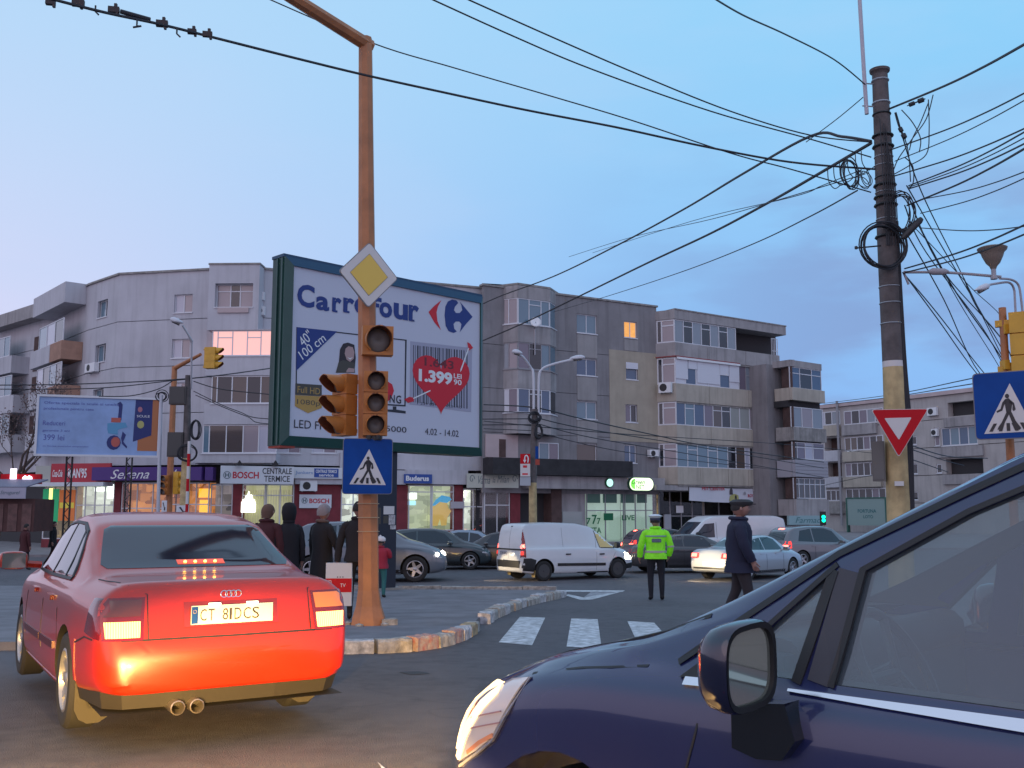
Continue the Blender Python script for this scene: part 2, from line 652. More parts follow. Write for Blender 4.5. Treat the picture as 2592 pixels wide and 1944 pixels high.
# painted chevron at the tip of the island: two white bands and a grey fill
ground_poly('chevron_marking', [at_g(*p) for p in ((1395, 1494), (1582, 1495), (1575, 1499), (1405, 1498))], 0.006, paint_w, 5)
ground_poly('chevron_marking', [at_g(*p) for p in ((1428, 1507), (1440, 1505), (1478, 1513), (1500, 1509), (1582, 1496), (1500, 1518), (1470, 1519))], 0.006, paint_w, 5)
ground_poly('chevron_marking', [at_g(*p) for p in ((1495, 1499.6), (1560, 1499.6), (1505, 1508), (1478, 1512))], 0.0055, paint_g, 5)

# skid marks, tar patches
for i, q in enumerate((((1010, 1702), (1060, 1700), (1090, 1706), (1040, 1709)),)):
 ground_poly('tar_patch', [at_g(*p) for p in q], 0.004, mat('tar', (0.03, 0.03, 0.035), 0.7), 5)
# ------------------------------------------------------------ building kit
GROUND = -0.71

def window(pl, parent, rect, cols, panes, transom=None, fm=frm, rec=0.10, bar=0.055, sill=True, trans_cols=None, pieces=None, hole=None, lab=None):
 """rect (u0,u1,v0,v1); cols = relative widths; panes = string of pane codes"""
 u0, u1, v0, v1 = rect
 tot = sum(cols)
 f = MB()
 o0, o1 = -rec - 0.03, -rec + 0.03
 for a, b, c, d in ((u0, u1, v0, v0 + bar), (u0, u1, v1 - bar, v1), (u0, u0 + bar, v0 + bar, v1 - bar), (u1 - bar, u1, v0 + bar, v1 - bar)):
  pl.slab(f, a, b, c, d, o0, o1)
 u = u0
 edges = [u0]
 for c in cols:
  u += (u1 - u0) * c / tot
  edges.append(u)
 for e in edges[1:-1]:
  pl.slab(f, e - bar * .55, e + bar * .55, v0 + bar, v1 - bar, o0, o1 + 0.004)
 tv = None
 if transom:
  tv = v0 + (v1 - v0) * transom
  for k in range(len(cols)):
   if trans_cols is None or k in trans_cols:
    pl.slab(f, edges[k] + bar * .5, edges[k + 1] - bar * .5, tv - bar * .5, tv + bar * .5, o0, o1 - 0.002)
 if sill:
  pl.slab(f, u0 - .04, u1 + .04, v0 - .06, v0 - 0.002, -rec - .02, 0.06)
 w = part('window', f, fm, parent)
 if lab:
  w['label'] = lab
 for k in range(len(cols)):
  code = panes[k % len(panes)]
  ranges = [(v0, v1)]
  if tv and (trans_cols is None or k in trans_cols):
   ranges = [(v0, tv), (tv, v1)]
  for a, b in ranges:
   g = MB()
   pl.slab(g, edges[k] + .01, edges[k + 1] - .01, a + .01, b - .01, -rec - .02, -rec)
   part('pane', g, PANE[code], w)
 if hole is not None:
  hole.append(rect)
 return w

def wall_panels(pl, parent, m, u0, u1, v0, v1, holes, depth=0.16, name='wall', thick=0.3, off=0.0):
 """a wall with real openings and reveals"""
 H = [(max(a, u0), min(b, u1), max(c, v0), min(d, v1)) for a, b, c, d in holes if a < u1 and b > u0 and c < v1 and d > v0]
 us = sorted(set([u0, u1] + [h[0] for h in H] + [h[1] for h in H]))
 vs = sorted(set([v0, v1] + [h[2] for h in H] + [h[3] for h in H]))
 mb = MB()
 for i in range(len(us) - 1):
  for j in range(len(vs) - 1):
   cu, cv = (us[i] + us[i + 1]) / 2, (vs[j] + vs[j + 1]) / 2
   if any(a < cu < b and c < cv < d for a, b, c, d in H):
    continue
   mb.quad(pl.P(us[i], vs[j], off), pl.P(us[i + 1], vs[j], off), pl.P(us[i + 1], vs[j + 1], off), pl.P(us[i], vs[j + 1], off))
 for a, b, c, d in H:
  p = [(a, c), (b, c), (b, d), (a, d)]
  for k in range(4):
   q, r_ = p[k], p[(k + 1) % 4]
   mb.quad(pl.P(q[0], q[1], off), pl.P(r_[0], r_[1], off), pl.P(r_[0], r_[1], off - depth), pl.P(q[0], q[1], off - depth))
 # edges give the sheet its thickness
 p = [(u0, v0), (u1, v0), (u1, v1), (u0, v1)]
 for k in range(4):
  q, r_ = p[k], p[(k + 1) % 4]
  mb.quad(pl.P(q[0], q[1], off), pl.P(r_[0], r_[1], off), pl.P(r_[0], r_[1], off - thick), pl.P(q[0], q[1], off - thick))
 return part(name, mb, m, parent)

def slabpart(pl, parent, m, rect, o0, o1, name='parapet', lab=None):
 mb = MB()
 u0, u1, v0, v1 = rect
 pl.slab(mb, u0, u1, v0, v1, o0, o1)
 return part(name, mb, m, parent, label=lab)

def body_block(parent, pts, z0, z1, m, name='core'):
 mb = MB()
 mb.prism([(p[0], p[1], z0) for p in pts], (0, 0, z1 - z0))
 return part(name, mb, m, parent)

def ac_unit(pl, x0, y0, x1, y1, label, parent=None):
 u0, u1, v0, v1 = pl.rect(x0, y0, x1, y1)
 c = pl.P((u0 + u1) / 2, v0, .05)
 t = thing('air_conditioner', label, 'air conditioner', c, group='air conditioners on the facades')
 mb = MB()
 pl.slab(mb, u0, u1, v0, v1, 0.06, 0.36)
 part('casing', mb, white, t)
 r = min(v1 - v0, (u1 - u0)) * .38
 mb = MB()
 cu = u0 + (u1 - u0) * .38
 cv = (v0 + v1) / 2
 pl.poly(mb, [(cu + r * math.cos(a * R(30)), cv + r * math.sin(a * R(30))) for a in range(12)], 0.361, 0.375)
 part('fan_grille', mb, black, t)
 mb = MB()
 for e in (u0 + .1, u1 - .14):
  pl.slab(mb, e, e + .04, v0 - .05, v0 - .001, 0.0, 0.4)
 part('bracket', mb, steel, t)
 return t

ZR = 15.5
# plan corners of the apartment blocks from their roof corners
A = {k: at_z(x, y, ZR) for k, (x, y) in dict(a=(-200, 905), b=(0, 812), c=(137, 769), d=(228, 722), e=(304, 696), f=(530, 684), g=(672, 683)).items()}
A['h'] = at_Y(1224, 723, 62.6)
bp0, bp1 = at_z(1224, 723, ZR), at_z(1661, 778, ZR)

# ===================== left block
LB = thing('apartment_block', 'pale grey apartment block left of and behind the big billboard, with a pink loggia', 'building',
   (A['e'].x, A['e'].y, GROUND))
back = [Vector((A['h'].x, A['h'].y + 12, 0)), Vector((A['c'].x - 4, A['c'].y + 16, 0)), Vector((A['a'].x - 4, A['a'].y + 12, 0))]
ring = [A[k] for k in 'abcdefgh']
inner = []
for k in 'abcdefgh':
 inner.append(Vector((A[k].x, A[k].y + 0.9, 0)))
body_block(LB, inner + back, GROUND, ZR - 0.05, dark, 'core')
for (k0, k1, mtl) in (('a', 'b', wA), ('b', 'c', wA), ('c', 'd', wA), ('d', 'e', wA), ('e', 'f', wA), ('f', 'g', wA), ('g', 'h', wA)):
 pl = Pl.wall(A[k0], A[k1])
 holes = []
 L = pl.L
 if k0 == 'e':
  for r_, pn, lab in (((441, 745, 487, 791), 'wp', None), ((435, 858, 480, 906), 'wp', None), ((433, 968, 477, 1016), 'wp', None)):
   window(pl, LB, pl.rect(*r_), [1, 1], pn, rec=.14, hole=holes)
 if k0 == 'd':
  for r_ in ((247, 760, 272, 803), (241, 872, 267, 916), (235, 985, 261, 1030)):
   window(pl, LB, pl.rect(*r_), [1.2, 1], 'tk', rec=.22, hole=holes)
  ac_unit(pl, 229, 921, 253, 943, 'old air conditioner under a side window near the corner of the pale grey block')
 if k0 == 'g':
  for x in (700, 790, 880, 960, 1040, 1120):
   for yy in (1075, 965, 856, 745):
    window(pl, LB, pl.rect(x, yy, x + 62, yy + 72), [1, 1], 'wm', rec=.12, hole=holes)
  # the row whose lower edge shows under the billboard
 base = pl.uv(400, 1180)[1] if 0 else 4.15
 joints = [base, 7.15, 9.9, 12.65, ZR]
 for q in range(4):
  a, b = joints[q], joints[q + 1]
  wall_panels(pl, LB, mtl, 0, L, a + (.02 if q else 0), b - (.02 if q < 3 else 0), holes, name='wall_panel', thick=.25)
 slabpart(pl, LB, conc, (-.05, L + .05, ZR - .0, ZR + .12), -.5, .10, 'roof_edge')

# protruding bay with framed loggia windows
plF = Pl.wall(A['f'], A['g'])
fb = 1.0
u0, u1, _, _ = plF.rect(530, 684, 657, 700)
plB = Pl(plF.P(0, 0, fb), plF.U)      # front plane of the bay
bu0, bu1 = plB.uv(529, 700)[0], plB.uv(657, 700)[0]
_, _, zt0, zt1 = plB.rect(544, 717, 639, 776)
holes = []
window(plB, LB, plB.rect(544, 717, 640, 777), [1.1, 0.75, 1.1], 'pkp', transom=.70, trans_cols=(0, 1, 2), rec=.35, hole=holes)
ztop = plB.uv(590, 670)[1]
zb = plB.uv(590, 833)[1]
wall_panels(plB, LB, wA, bu0, bu1, zb, ztop, holes, depth=.4, name='bay_wall', thick=fb)
slabpart(plB, LB, wA2, plB.rect(552, 779, 630, 792), 0.002, .10, 'window_trough')
slabpart(plB, LB, conc, (bu0 - .04, bu1 + .04, ztop, ztop + .1), -fb, .05, 'roof_edge')
# glazed loggias below the bay, running behind the billboard
zones = [((536, 836, 700, 900), 'rrrrr', 5, .72), ((534, 951, 700, 1021), 'nknkn', 5, None), ((512, 1075, 700, 1147), 'tnnpw', 5, None)]
prev = zb
for r_, pn, n, tr in zones:
 rc = plB.rect(*r_)
 slabpart(plB, LB, wA, (bu0, rc[1], rc[3] + .02, prev), -fb, 0.0, 'parapet')
 window(plB, LB, rc, [.5, 1.3, 1.3, 1.2, 1.4], pn, transom=tr, rec=.10, sill=True, trans_cols=(1, 3))
 prev = rc[2] - .02
slabpart(plB, LB, wA, (bu0 - .6, plB.uv(700, 1100)[0], 4.2, prev), -fb, 0.0, 'parapet')
ac_unit(Pl.wall(A['f'], A['g']), 655, 742, 672, 762, 'small air conditioner in the shaded notch beside the top bay')
ac_unit(Pl.wall(A['f'], A['g']), 655, 778, 673, 800, 'lower air conditioner in the shaded notch beside the top bay')

# angled balconies further left
plC = Pl.wall(A['c'], A['d'])
L = plC.L
slabpart(plC, LB, wA, (0, L * .93, ZR - 1.15, ZR + .15), 0, 1.3, 'roof_canopy')
for i, (zc, cols_, pn) in enumerate(((12.0, [1, 1, 1], 'twk'), (9.25, [1, 1, 1, .8], 'wktk'), (6.5, [1, 1, 1], 'knk'))):
 slabpart(plC, LB, wA if i < 3 else org, (.0, L * .58, zc - 1.15, zc), 0, 1.3, 'balcony_parapet')
 slabpart(plC, LB, org, (L * .58, L * .9, zc - 1.15, zc), 0.02, 1.28, 'balcony_parapet', 'orange painted end of balcony parapet')
 window(Pl(plC.P(0, 0, 1.2), plC.U), LB, (L * .18, L * .88, zc + .02, zc + 1.45), cols_, pn, rec=.05, sill=False)
plD = Pl.wall(A['b'], A['c'])
L = plD.L
slabpart(plD, LB, wP, (0, L, ZR - .9, ZR), 0, .9, 'roof_canopy')
for i, zc in enumerate((12.3, 9.5, 6.8)):
 slabpart(plD, LB, wA, (-1, L * (.62 if i == 0 else .7), zc - 1.3, zc - .1), 0, 1.2, 'balcony_parapet')
 window(Pl(plD.P(0, 0, 1.15), plD.U), LB, (.0, L * (.55 if i == 0 else .62), zc - .08, zc + 1.35), [1, 1.2, .8, 1, 1], 'gtmgt', rec=.05, sill=False)
 slabpart(plD, LB, brownr, (L * .7, L * .98, zc - 1.2, zc + 1.2), .002, .05, 'loggia_recess')
plE = Pl.wall(A['a'], A['b'])
for i, zc in enumerate((12.3, 9.5, 6.8)):
 window(plE, LB, (plE.L * .3, plE.L * .95, zc - .1, zc + 1.3), [1, 1, 1, 1], 'gtmk', rec=.0, sill=False)

# ===================== middle block
MBd = thing('apartment_block', 'brownish grey apartment block in the middle with a corner bay and one amber window', 'building',
   (bp0.x, bp0.y, GROUND))
pm = Pl.wall(bp0, bp1)
bk = pm.N * -13
body_block(MBd, [pm.P(0, 0, -.9), pm.P(pm.L + 12, 0, -.9), pm.P(pm.L + 12, 0, -13), pm.P(0, 0, -13)], GROUND, ZR - .05, dark)
holes = []
for r_, pn in (((1460, 796, 1511, 844), 'tt'), ((1460, 908, 1511, 951), 'bb'), ((1460, 1016, 1511, 1061), 'tt'), ((1460, 1123, 1511, 1167), 'n')):
 window(pm, MBd, pm.rect(*r_), [1] * len(pn), pn, rec=.12, hole=holes)
for r_, pn in (((1580, 814, 1612, 855), 'oo'), ((1584, 918, 1614, 961), 'zb'), ((1583, 1024, 1613, 1069), 'mk'), ((1581, 1126, 1611, 1172), 'bb')):
 c_ = [1, 1] if pn != 'zb' else [1]
 window(pm, MBd, pm.rect(*r_), c_, pn if pn != 'zb' else 'b', rec=.12, hole=holes)
rr = pm.rect(1584, 918, 1614, 934)
slabpart(pm, MBd, PANE['z'], rr, -.09, .04, 'roller_shutter')
band_z0, band_z1 = pm.uv(1500, 1207)[1], pm.uv(1500, 1168)[1]
uy0, _, yz0, yz1 = pm.rect(1543, 890, 1661, 1118)
# the wall is made of storey-high pieces, painted differently flat by flat
stor = [band_z0 - 1.1, 6.35, 9.1, 11.85, ZR]
for q in range(4):
 wall_panels(pm, MBd, wB, 0, pm.L, stor[q] + (.015 if q else 0), stor[q + 1] - .015, holes, name='wall_panel', thick=.25)
cream = [h for h in holes]
wall_panels(pm, MBd, wBy, uy0, pm.L - .02, yz0, yz1, cream, depth=.03, name='painted_panel', thick=.03, off=.025)
for r_ in ((1461, 848, 1511, 905), (1461, 955, 1511, 1013), (1461, 1065, 1511, 1120), (1580, 860, 1614, 888)):
 slabpart(pm, MBd, wB2, pm.rect(*r_), .001, .03, 'painted_panel')
slabpart(pm, MBd, conc, (-.1, pm.L + .1, ZR, ZR + .12), -.4, .08, 'roof_edge')
bq = pm.rect(1222, 1160, 1572, 1207)
slabpart(pm, MBd, dkband, (bq[0], bq[1], band_z0, band_z1), .002, 1.3, 'shop_canopy', 'black bitumen faced canopy over the shops')
# polygonal bay: front corner towards the street
q0, q1, q2, q3 = at_Y(1226, 1000, 63.0), at_Y(1311, 1000, 61.9), at_Y(1394, 1000, 63.2), at_Y(1421, 1000, 65.3)
f1, f2, f3 = Pl.wall(q0, q1), Pl.wall(q1, q2), Pl.wall(q2, q3)

def zrow(pl, x, ya, yb):
 return pl.uv(x, yb)[1], pl.uv(x, ya)[1]

rows = [zrow(f2, 1345, 757, 822), zrow(f2, 1345, 868, 935), zrow(f2, 1345, 984, 1045)]
topz = f2.uv(1345, 726)[1]
botz = f2.uv(1345, 1098)[1]
pn_rows = (('kpp', 'ttt', 'tk'), ('ngp', 'mkt', 'tt'), ('zzm', 'bkb', 'kb'))
prev = topz
for (za, zb_), pn in zip(rows, pn_rows):
 for k, f_ in enumerate((f1, f2, f3)):
  slabpart(f_, MBd, wP if k != 9 else wB, (0, f_.L, zb_, prev), -.25, 0.0, 'bay_parapet')
  window(f_, MBd, (.03, f_.L - .03, za, zb_ - .01), {3: [1, 1.1, .8], 2: [1, .7]}[len(pn[k])], pn[k], transom=.78 if k == 1 else None, trans_cols=(1,), rec=.06, sill=True,
    fm=frm if pn is not pn_rows[1] else frm_d)
 prev = za - .02
for f_ in (f1, f2, f3):
 slabpart(f_, MBd, wP, (0, f_.L, botz, prev), -.25, 0.0, 'bay_parapet')
body_block(MBd, [q0 + Vector((.3, .6, 0)), q1 + Vector((0, .5, 0)), q2 + Vector((-.3, .4, 0)), q3 + Vector((-.3, 0, 0)), pm.P(.3, 0, -.4)], botz - .02, topz + .02, dark, 'bay_floor')
body_block(MBd, [q0, q1, q2, q3, pm.P(.1, 0, -.4)], topz + .021, topz + .15, conc, 'roof_edge')
window(pm, MBd, pm.rect(1363, 1121, 1413, 1165), [1, 1], 'tm', rec=-.02)
slabpart(pm, MBd, wA2, pm.rect(1228, 1100, 1310, 1158), .002, .08, 'painted_panel')
slabpart(pm, MBd, brownr, pm.rect(1262, 1112, 1278, 1157), .081, .12, 'door')
ac_unit(pm, 1637, 1139, 1659, 1157, 'small square air conditioner beside the lowest flat windows of the middle block')
d_ = thing('satellite_dish', 'round white satellite dish on the top corner balcony of the brownish block', 'satellite dish', f2.P(*f2.uv(1345, 835), .1))
mb = MB()
cx, cz = f2.uv(1345, 818)
c0 = f2.P(cx, cz, .5)
Mx = Matrix.Translation(c0) @ Vector((.1, -1, .35)).to_track_quat('Z', 'Y').to_matrix().to_4x4()
mb.lathe([(.0, -.10), (.18, -.08), (.34, 0), (.34, .015), (.17, -.06), (.0, -.08)], 20, Mx)
part('reflector', mb, white, d_, smooth=True)
mb = MB()
mb.tube([c0, f2.P(cx + .25, cz - .3, .0)], .025, 6)
mb.tube([f2.P(cx + .25, cz - .35, .02), f2.P(cx + .25, cz - 2.0, .02)], .03, 6)
part('mast', mb, steel, d_)

# ===================== right block with long balconies
c0_, c1_ = at_z(1707, 783, 15.2), at_z(1989, 827, 15.2)
RB = thing('apartment_block', 'apartment block right of centre with long glazed balconies above the hanging banner', 'building', (c0_.x, c0_.y, GROUND))
pr = Pl.wall(c0_, c1_)
ch0 = pm.P(pm.L - .1, 0, 0)
pc = Pl.wall(ch0, c0_)
yb = pr.uv(1989, 900)[0]
wb = 1.9
body_block(RB, [pr.P(.3, 0, -wb), pr.P(pr.L - 1.0, 0, -wb), pr.P(pr.L - 1.0, 0, -12), pr.P(.3, 0, -12)], GROUND, 15.0, wB, 'core')
ue = pr.uv(1972, 860)[0]

def prz(x, y):
 return pr.uv(x, y)[1]

slabs = [(prz(1712, 807), 15.2, pr.L, wP), (prz(1712, 903), prz(1712, 866), ue, wP), (prz(1712, 1015), prz(1712, 970), ue + .3, wPy), (prz(1712, 1120), prz(1712, 1075), ue + .6, wPy),
   (prz(1712, 1226), prz(1712, 1182), ue - 3.2, wPy)]
for i, (a, b, ux, mt) in enumerate(slabs):
 mb = MB()
 if i == 0:
  mb.prism([(*p.xy, a) for p in (pr.P(0, 0, 0), pr.P(ux, 0, 0), pr.P(ux, 0, -wb - .5), pc.P(0, 0, -.6), pc.P(0, 0, 0))], (0, 0, b - a))
  part('roof_canopy', mb, mt, RB)
  slabpart(pr, RB, conc, (0, ux + .03, b, b + .08), -1, .05, 'roof_edge')
 else:
  # parapet band in pieces between the brackets of the old balustrade
  cuts = [0, ux * .29, ux * .655, ux * .93, ux]
  for q in range(len(cuts) - 1):
   slabpart(pr, RB, mt, (cuts[q] + (.02 if q else 0), cuts[q + 1] - .015, a, b), -.18, 0, 'balcony_parapet')
  slabpart(pc, RB, mt, (0, pc.L, a, b), -.18, 0, 'balcony_parapet')
  slabpart(pr, RB, conc, (.1, ux - .02, a - .12, a - .01), -wb, -.05, 'balcony_floor')
  e = Pl(pr.P(ux, 0, 0), -pr.N)
  slabpart(e, RB, mt, (0.01, wb, a, b), -.18, -.002, 'balcony_parapet')
slabpart(pr, RB, wP, (ue - 3.2, ue + .6, prz(1712, 1240), prz(1712, 1182)), -.3, -.02, 'balcony_parapet')
rws = [((slabs[1][1], slabs[0][0]), [1, 1, 1, 1, 1, 1, 1], 'gkgkgkg', 1866, (1, 3, 5)),
  ((slabs[2][1], slabs[1][0]), [1, 1, 1.2, 1.2, 1, 1], 'zbzzbz', 1871, ()),
  ((slabs[3][1], slabs[2][0]), [1, 1, 1.1, 1, 1, 1, 1.1, 1.2, .8, 1, 1, 1], 'btbmnkccpnkk', 1972, (1, 4, 5)),
  ((slabs[4][1], slabs[3][0]), [1.1, 1, 1.1, 1, 1.1, .9, 1, .5, 1, .9, 1, .9], 'tttttknwkkkk', 1974, (1, 3, 5, 9, 11))]
for (a, b), cl, pn, xe, tc_ in rws:
 window(pr, RB, (.02, pr.uv(xe, 900)[0], a + .01, b - .02), cl, pn, transom=.74 if tc_ else None, trans_cols=tc_, rec=.10, sill=False)
 window(pc, RB, (.05, pc.L - .03, a + .01, b - .02), [.4, 1], 'kp', transom=.74, trans_cols=(1,), rec=.08, sill=False, bar=.09)
# half-lowered shutters of the second storey
a, b = rws[1][0]
ux = pr.uv(1871, 900)[0]
slabpart(pr, RB, PANE['z'], (.05, ux * .19, a + .35, b - .02), -.09, -.04, 'roller_shutter')
slabpart(pr, RB, PANE['z'], (ux * .335, ux * .68, a + .2, b - .02), -.09, -.04, 'roller_shutter')
slabpart(pr, RB, PANE['z'], (ux * .20, ux * .33, a + 1.1, b - .02), -.09, -.04, 'roller_shutter')
slabpart(pr, RB, PANE['z'], (ux * .69, ux * .83, a + .9, b - .02), -.09, -.04, 'roller_shutter')
slabpart(pr, RB, PANE['z'], (ux * .84, ux, a + .5, b - .02), -.09, -.04, 'roller_shutter')
slabpart(pr, RB, white, (.1, ux, b - .14, b - .0), 0.0, .10, 'awning_box')
slabpart(pc, RB, mat('red_trim', (.25, .05, .05), .6), (0, pc.L, b + .0, b + .08), 0, .06, 'awning_box')
slabpart(pr, RB, mat('red_trim', (.25, .05, .05), .6), (0, ux, b + .01, b + .08), 0.002, .06, 'awning_box')
window(pr, RB, (ux + .05, ue - .02, a + .01, b - .02), [1, 1, 1, 1, .9, 1], 'mgmgkm', rec=.16, sill=False, fm=frm_d, transom=.6, trans_cols=(1, 2, 4))
ac_unit(pc, 1672, 969, 1703, 995, 'white air conditioner at the chamfered corner of the long balconies')
# open corner of the top balcony
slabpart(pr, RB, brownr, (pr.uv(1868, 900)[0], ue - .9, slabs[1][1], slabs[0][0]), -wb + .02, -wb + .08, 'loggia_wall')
mb = MB()
for k in range(5):
 u = ue - .75 + k * .16
 pr.slab(mb, u, u + .03, slabs[1][1], slabs[0][0] - .35, -.12, -.08)
for z in (slabs[1][1] + .3, slabs[0][0] - .4):
 pr.slab(mb, ue - .75, ue - .08, z, z + .04, -.13, -.09)
part('balcony_grille', mb, frm, RB)
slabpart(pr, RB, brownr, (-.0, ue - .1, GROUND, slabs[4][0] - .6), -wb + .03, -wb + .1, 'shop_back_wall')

# stair tower bay at the end
t0, t1 = at_z(1999, 910, 12.1), at_z(2080, 922, 12.1)
pt = Pl.wall(t0, t1)
ts = at_Y(1974, 912, t0.y + 1.1)
psd = Pl.wall(ts, t0)
body_block(RB, [pt.P(-.7, 0, -1.5), pt.P(pt.L - .1, 0, -1.5), pt.P(pt.L - .1, 0, -12), pt.P(-.7, 0, -12)], GROUND, 11.9, wB, 'core')
trow = [((1999, 932, 2080, 985), 'bkb', [1, 1.2, 1], wPy, 985, 1016), ((1999, 1032, 2080, 1083), 'gpg', [1, 1, 1], conc, 1083, 1117), ((1999, 1120, 2080, 1163), 'kmwm', [.6, 1, 1, 1.4], mat('grey_slats', (.33, .32, .36), .8), 1165, 1208),
  ((1983, 1210, 2082, 1262), 'nnnnnn', [1] * 6, wP, 1264, 1305)]
prevz = 12.1
for (r_, pn, cl, mt, y0, y1) in trow:
 rc = pt.rect(*r_)
 slabpart(pt, RB, wP if prevz == 12.1 else dkband, (0, pt.L, rc[3], prevz), -1.5, -.02 if prevz == 12.1 else -.3, 'floor_band')
 window(pt, RB, (.02, pt.L - .02, rc[2], rc[3]), cl, pn, transom=.7 if pn != 'gpg' else None, rec=.1, sill=False)
 slabpart(psd, RB, brownr, (.02, psd.L - .02, rc[2], rc[3]), -.2, -.08, 'window_blind')
 z0, z1 = pt.uv(2040, y1)[1], pt.uv(2040, y0)[1]
 slabpart(pt, RB, mt, (0, pt.L + .06, z0, z1), -1.4, .12, 'balcony_parapet')
 slabpart(psd, RB, mt, (0, psd.L, z0, z1), -.4, .06, 'balcony_parapet')
 prevz = z0
slabpart(psd, RB, wP, (0, psd.L, pt.uv(2040, 932)[1], 12.1), -.4, 0, 'floor_band')
# lower slatted wall pieces: individual sheets of cladding
rc = pt.rect(1999, 1165, 2080, 1208)
for k in range(5):
 hh = (rc[3] - rc[2]) / 5
 slabpart(pt, RB, mat('grey_slats', (.33, .32, .36), .8), (0, pt.L + .06, rc[2] + hh * k + .02, rc[2] + hh * (k + 1) - .02), .121, .15, 'slat')

# ===================== far right block
FRB = thing('apartment_block', 'distant beige apartment block furthest right behind the concrete pole and give way sign', 'building', at_z(2086, 1030, GROUND) * 0 + Vector((40, 104, GROUND)))
e0, e1, e2, e3 = at_z(2030, 1031, 13.4), at_z(2290, 1002, 13.4), at_z(2640, 960, 13.4), at_z(3000, 905, 13.4)
for idx, (a_, b_) in enumerate(((e0, e1), (e1, e2), (e2, e3))):
 pl = Pl.wall(a_, b_)
 holes = []
 if idx == 0:
  for r_, pn, cl in (((2071, 1042, 2127, 1076), 'wkg', [1, 1, 1.2]), ((2136, 1036, 2236, 1072), 'mkmgm', [1] * 5), ((2138, 1104, 2236, 1139), 'nnkmkn', [1] * 6),
       ((2140, 1170, 2236, 1205), 'mkkknk', [1] * 6), ((2142, 1236, 2243, 1262), 'kkkkmk', [1] * 6), ((2091, 1240, 2130, 1268), 'kkk', [1] * 3)):
   window(pl, FRB, pl.rect(*r_), cl, pn, rec=.02, sill=False, hole=holes, bar=.1)
  for r_ in ((2088, 1108, 2128, 1140), (2092, 1171, 2131, 1206)):
   rc = pl.rect(*r_)
   holes.append(rc)
   slabpart(pl, FRB, brownr, rc, -1.2, -1.1, 'loggia_wall')
  ac_unit(pl, 2150, 1140, 2172, 1156, 'dark round-faced air conditioner on the far beige block')
 elif idx == 1:
  for r_, pn, cl in (((2365, 1082, 2378, 1129), 'm', [1]), ((2382, 1080, 2474, 1127), 'btbt', [1] * 4), ((2305, 1104, 2320, 1126), 'k', [1]), ((2307, 1173, 2323, 1200), 'k', [1]),
       ((2370, 1174, 2384, 1198), 'k', [1]), ((2306, 1244, 2324, 1266), 'k', [1])):
   window(pl, FRB, pl.rect(*r_), cl, pn, rec=.1, hole=holes, bar=.1)
  for r_ in ((2399, 1016, 2467, 1052), (2395, 1160, 2489, 1200)):
   rc = pl.rect(*r_)
   holes.append(rc)
   slabpart(pl, FRB, wC, rc, -1.3, -1.2, 'loggia_wall')
   w_ = (rc[0] + .9, rc[1] - .5, rc[2] + .3, rc[3] - .3)
   window(Pl(pl.P(0, 0, -1.15), pl.U), FRB, w_, [1, 1], 'wm', rec=0, sill=False)
  slabpart(pl, FRB, wP, pl.rect(2392, 1054, 2492, 1078), 0.002, .25, 'balcony_parapet')
  slabpart(pl, FRB, wP, pl.rect(2370, 1130, 2492, 1156), 0.002, .25, 'balcony_parapet')
  slabpart(pl, FRB, wP, pl.rect(2390, 1200, 2492, 1225), 0.002, .25, 'balcony_parapet')
  ac_unit(pl, 2352, 1032, 2376, 1052, 'white air conditioner hung beside the give way sign on the far block')
  ac_unit(pl, 2363, 1086, 2378, 1104, 'narrow white air conditioner left of a blue-paned window of the far block')
 joints = [GROUND, 2.4, 5.15, 7.9, 10.65, 13.0]
 for q in range(5):
  wall_panels(pl, FRB, wC, 0, pl.L, joints[q] + .03, joints[q + 1] - .03, holes, depth=1.2 if idx < 2 else .2, name='wall_panel', thick=.3)
 slabpart(pl, FRB, wA2, (0, pl.L, 13.0, 13.4), -.4, .25, 'roof_band')
body_block(FRB, [e0 + Vector((.5, 1.6, 0)), e1 + Vector((0, 1.6, 0)), e2 + Vector((0, 1.6, 0)), e3 + Vector((0, 1.6, 0)), e3 + Vector((10, 14, 0)), e0 + Vector((8, 16, 0))], GROUND, 13.2, dark)
for (a_, b_) in ((e0, e1),):
 pl = Pl.wall(a_, b_)
 for r_, m_ in (((2086, 1078, 2128, 1104), wPy), ((2136, 1074, 2222, 1100), wP), ((2088, 1141, 2130, 1168), white), ((2138, 1142, 2236, 1167), wPy), ((2091, 1208, 2131, 1234), white), ((2140, 1207, 2236, 1233), wPy), ((2091, 1270, 2140, 1300), conc)):
  slabpart(pl, FRB, m_ if m_ is not white else wA, pl.rect(*r_), .002, .4, 'balcony_parapet')
 mb = MB()
 pl.slab(mb, *pl.rect(2129, 1015, 2134, 1330), .4, .5)
 part('drain_pipe', mb, frm_d, FRB)
# ------------------------------------------------------------ shops at the foot of the blocks
PA = Pl.wall(A['e'], A['f'])
PAf = Pl.wall(A['f'], A['g'])
PAg = Pl.wall(A['g'], A['h'])
FA = {0: Pl(PA.P(0, 0, .0), PA.U), 1: Pl(PAf.P(0, 0, 0), PAf.U), 2: Pl(PAg.P(0, 0, 0), PAg.U)}

def shopseg(x):
 return FA[0] if x < 530 else (FA[1] if x < 672 else FA[2])

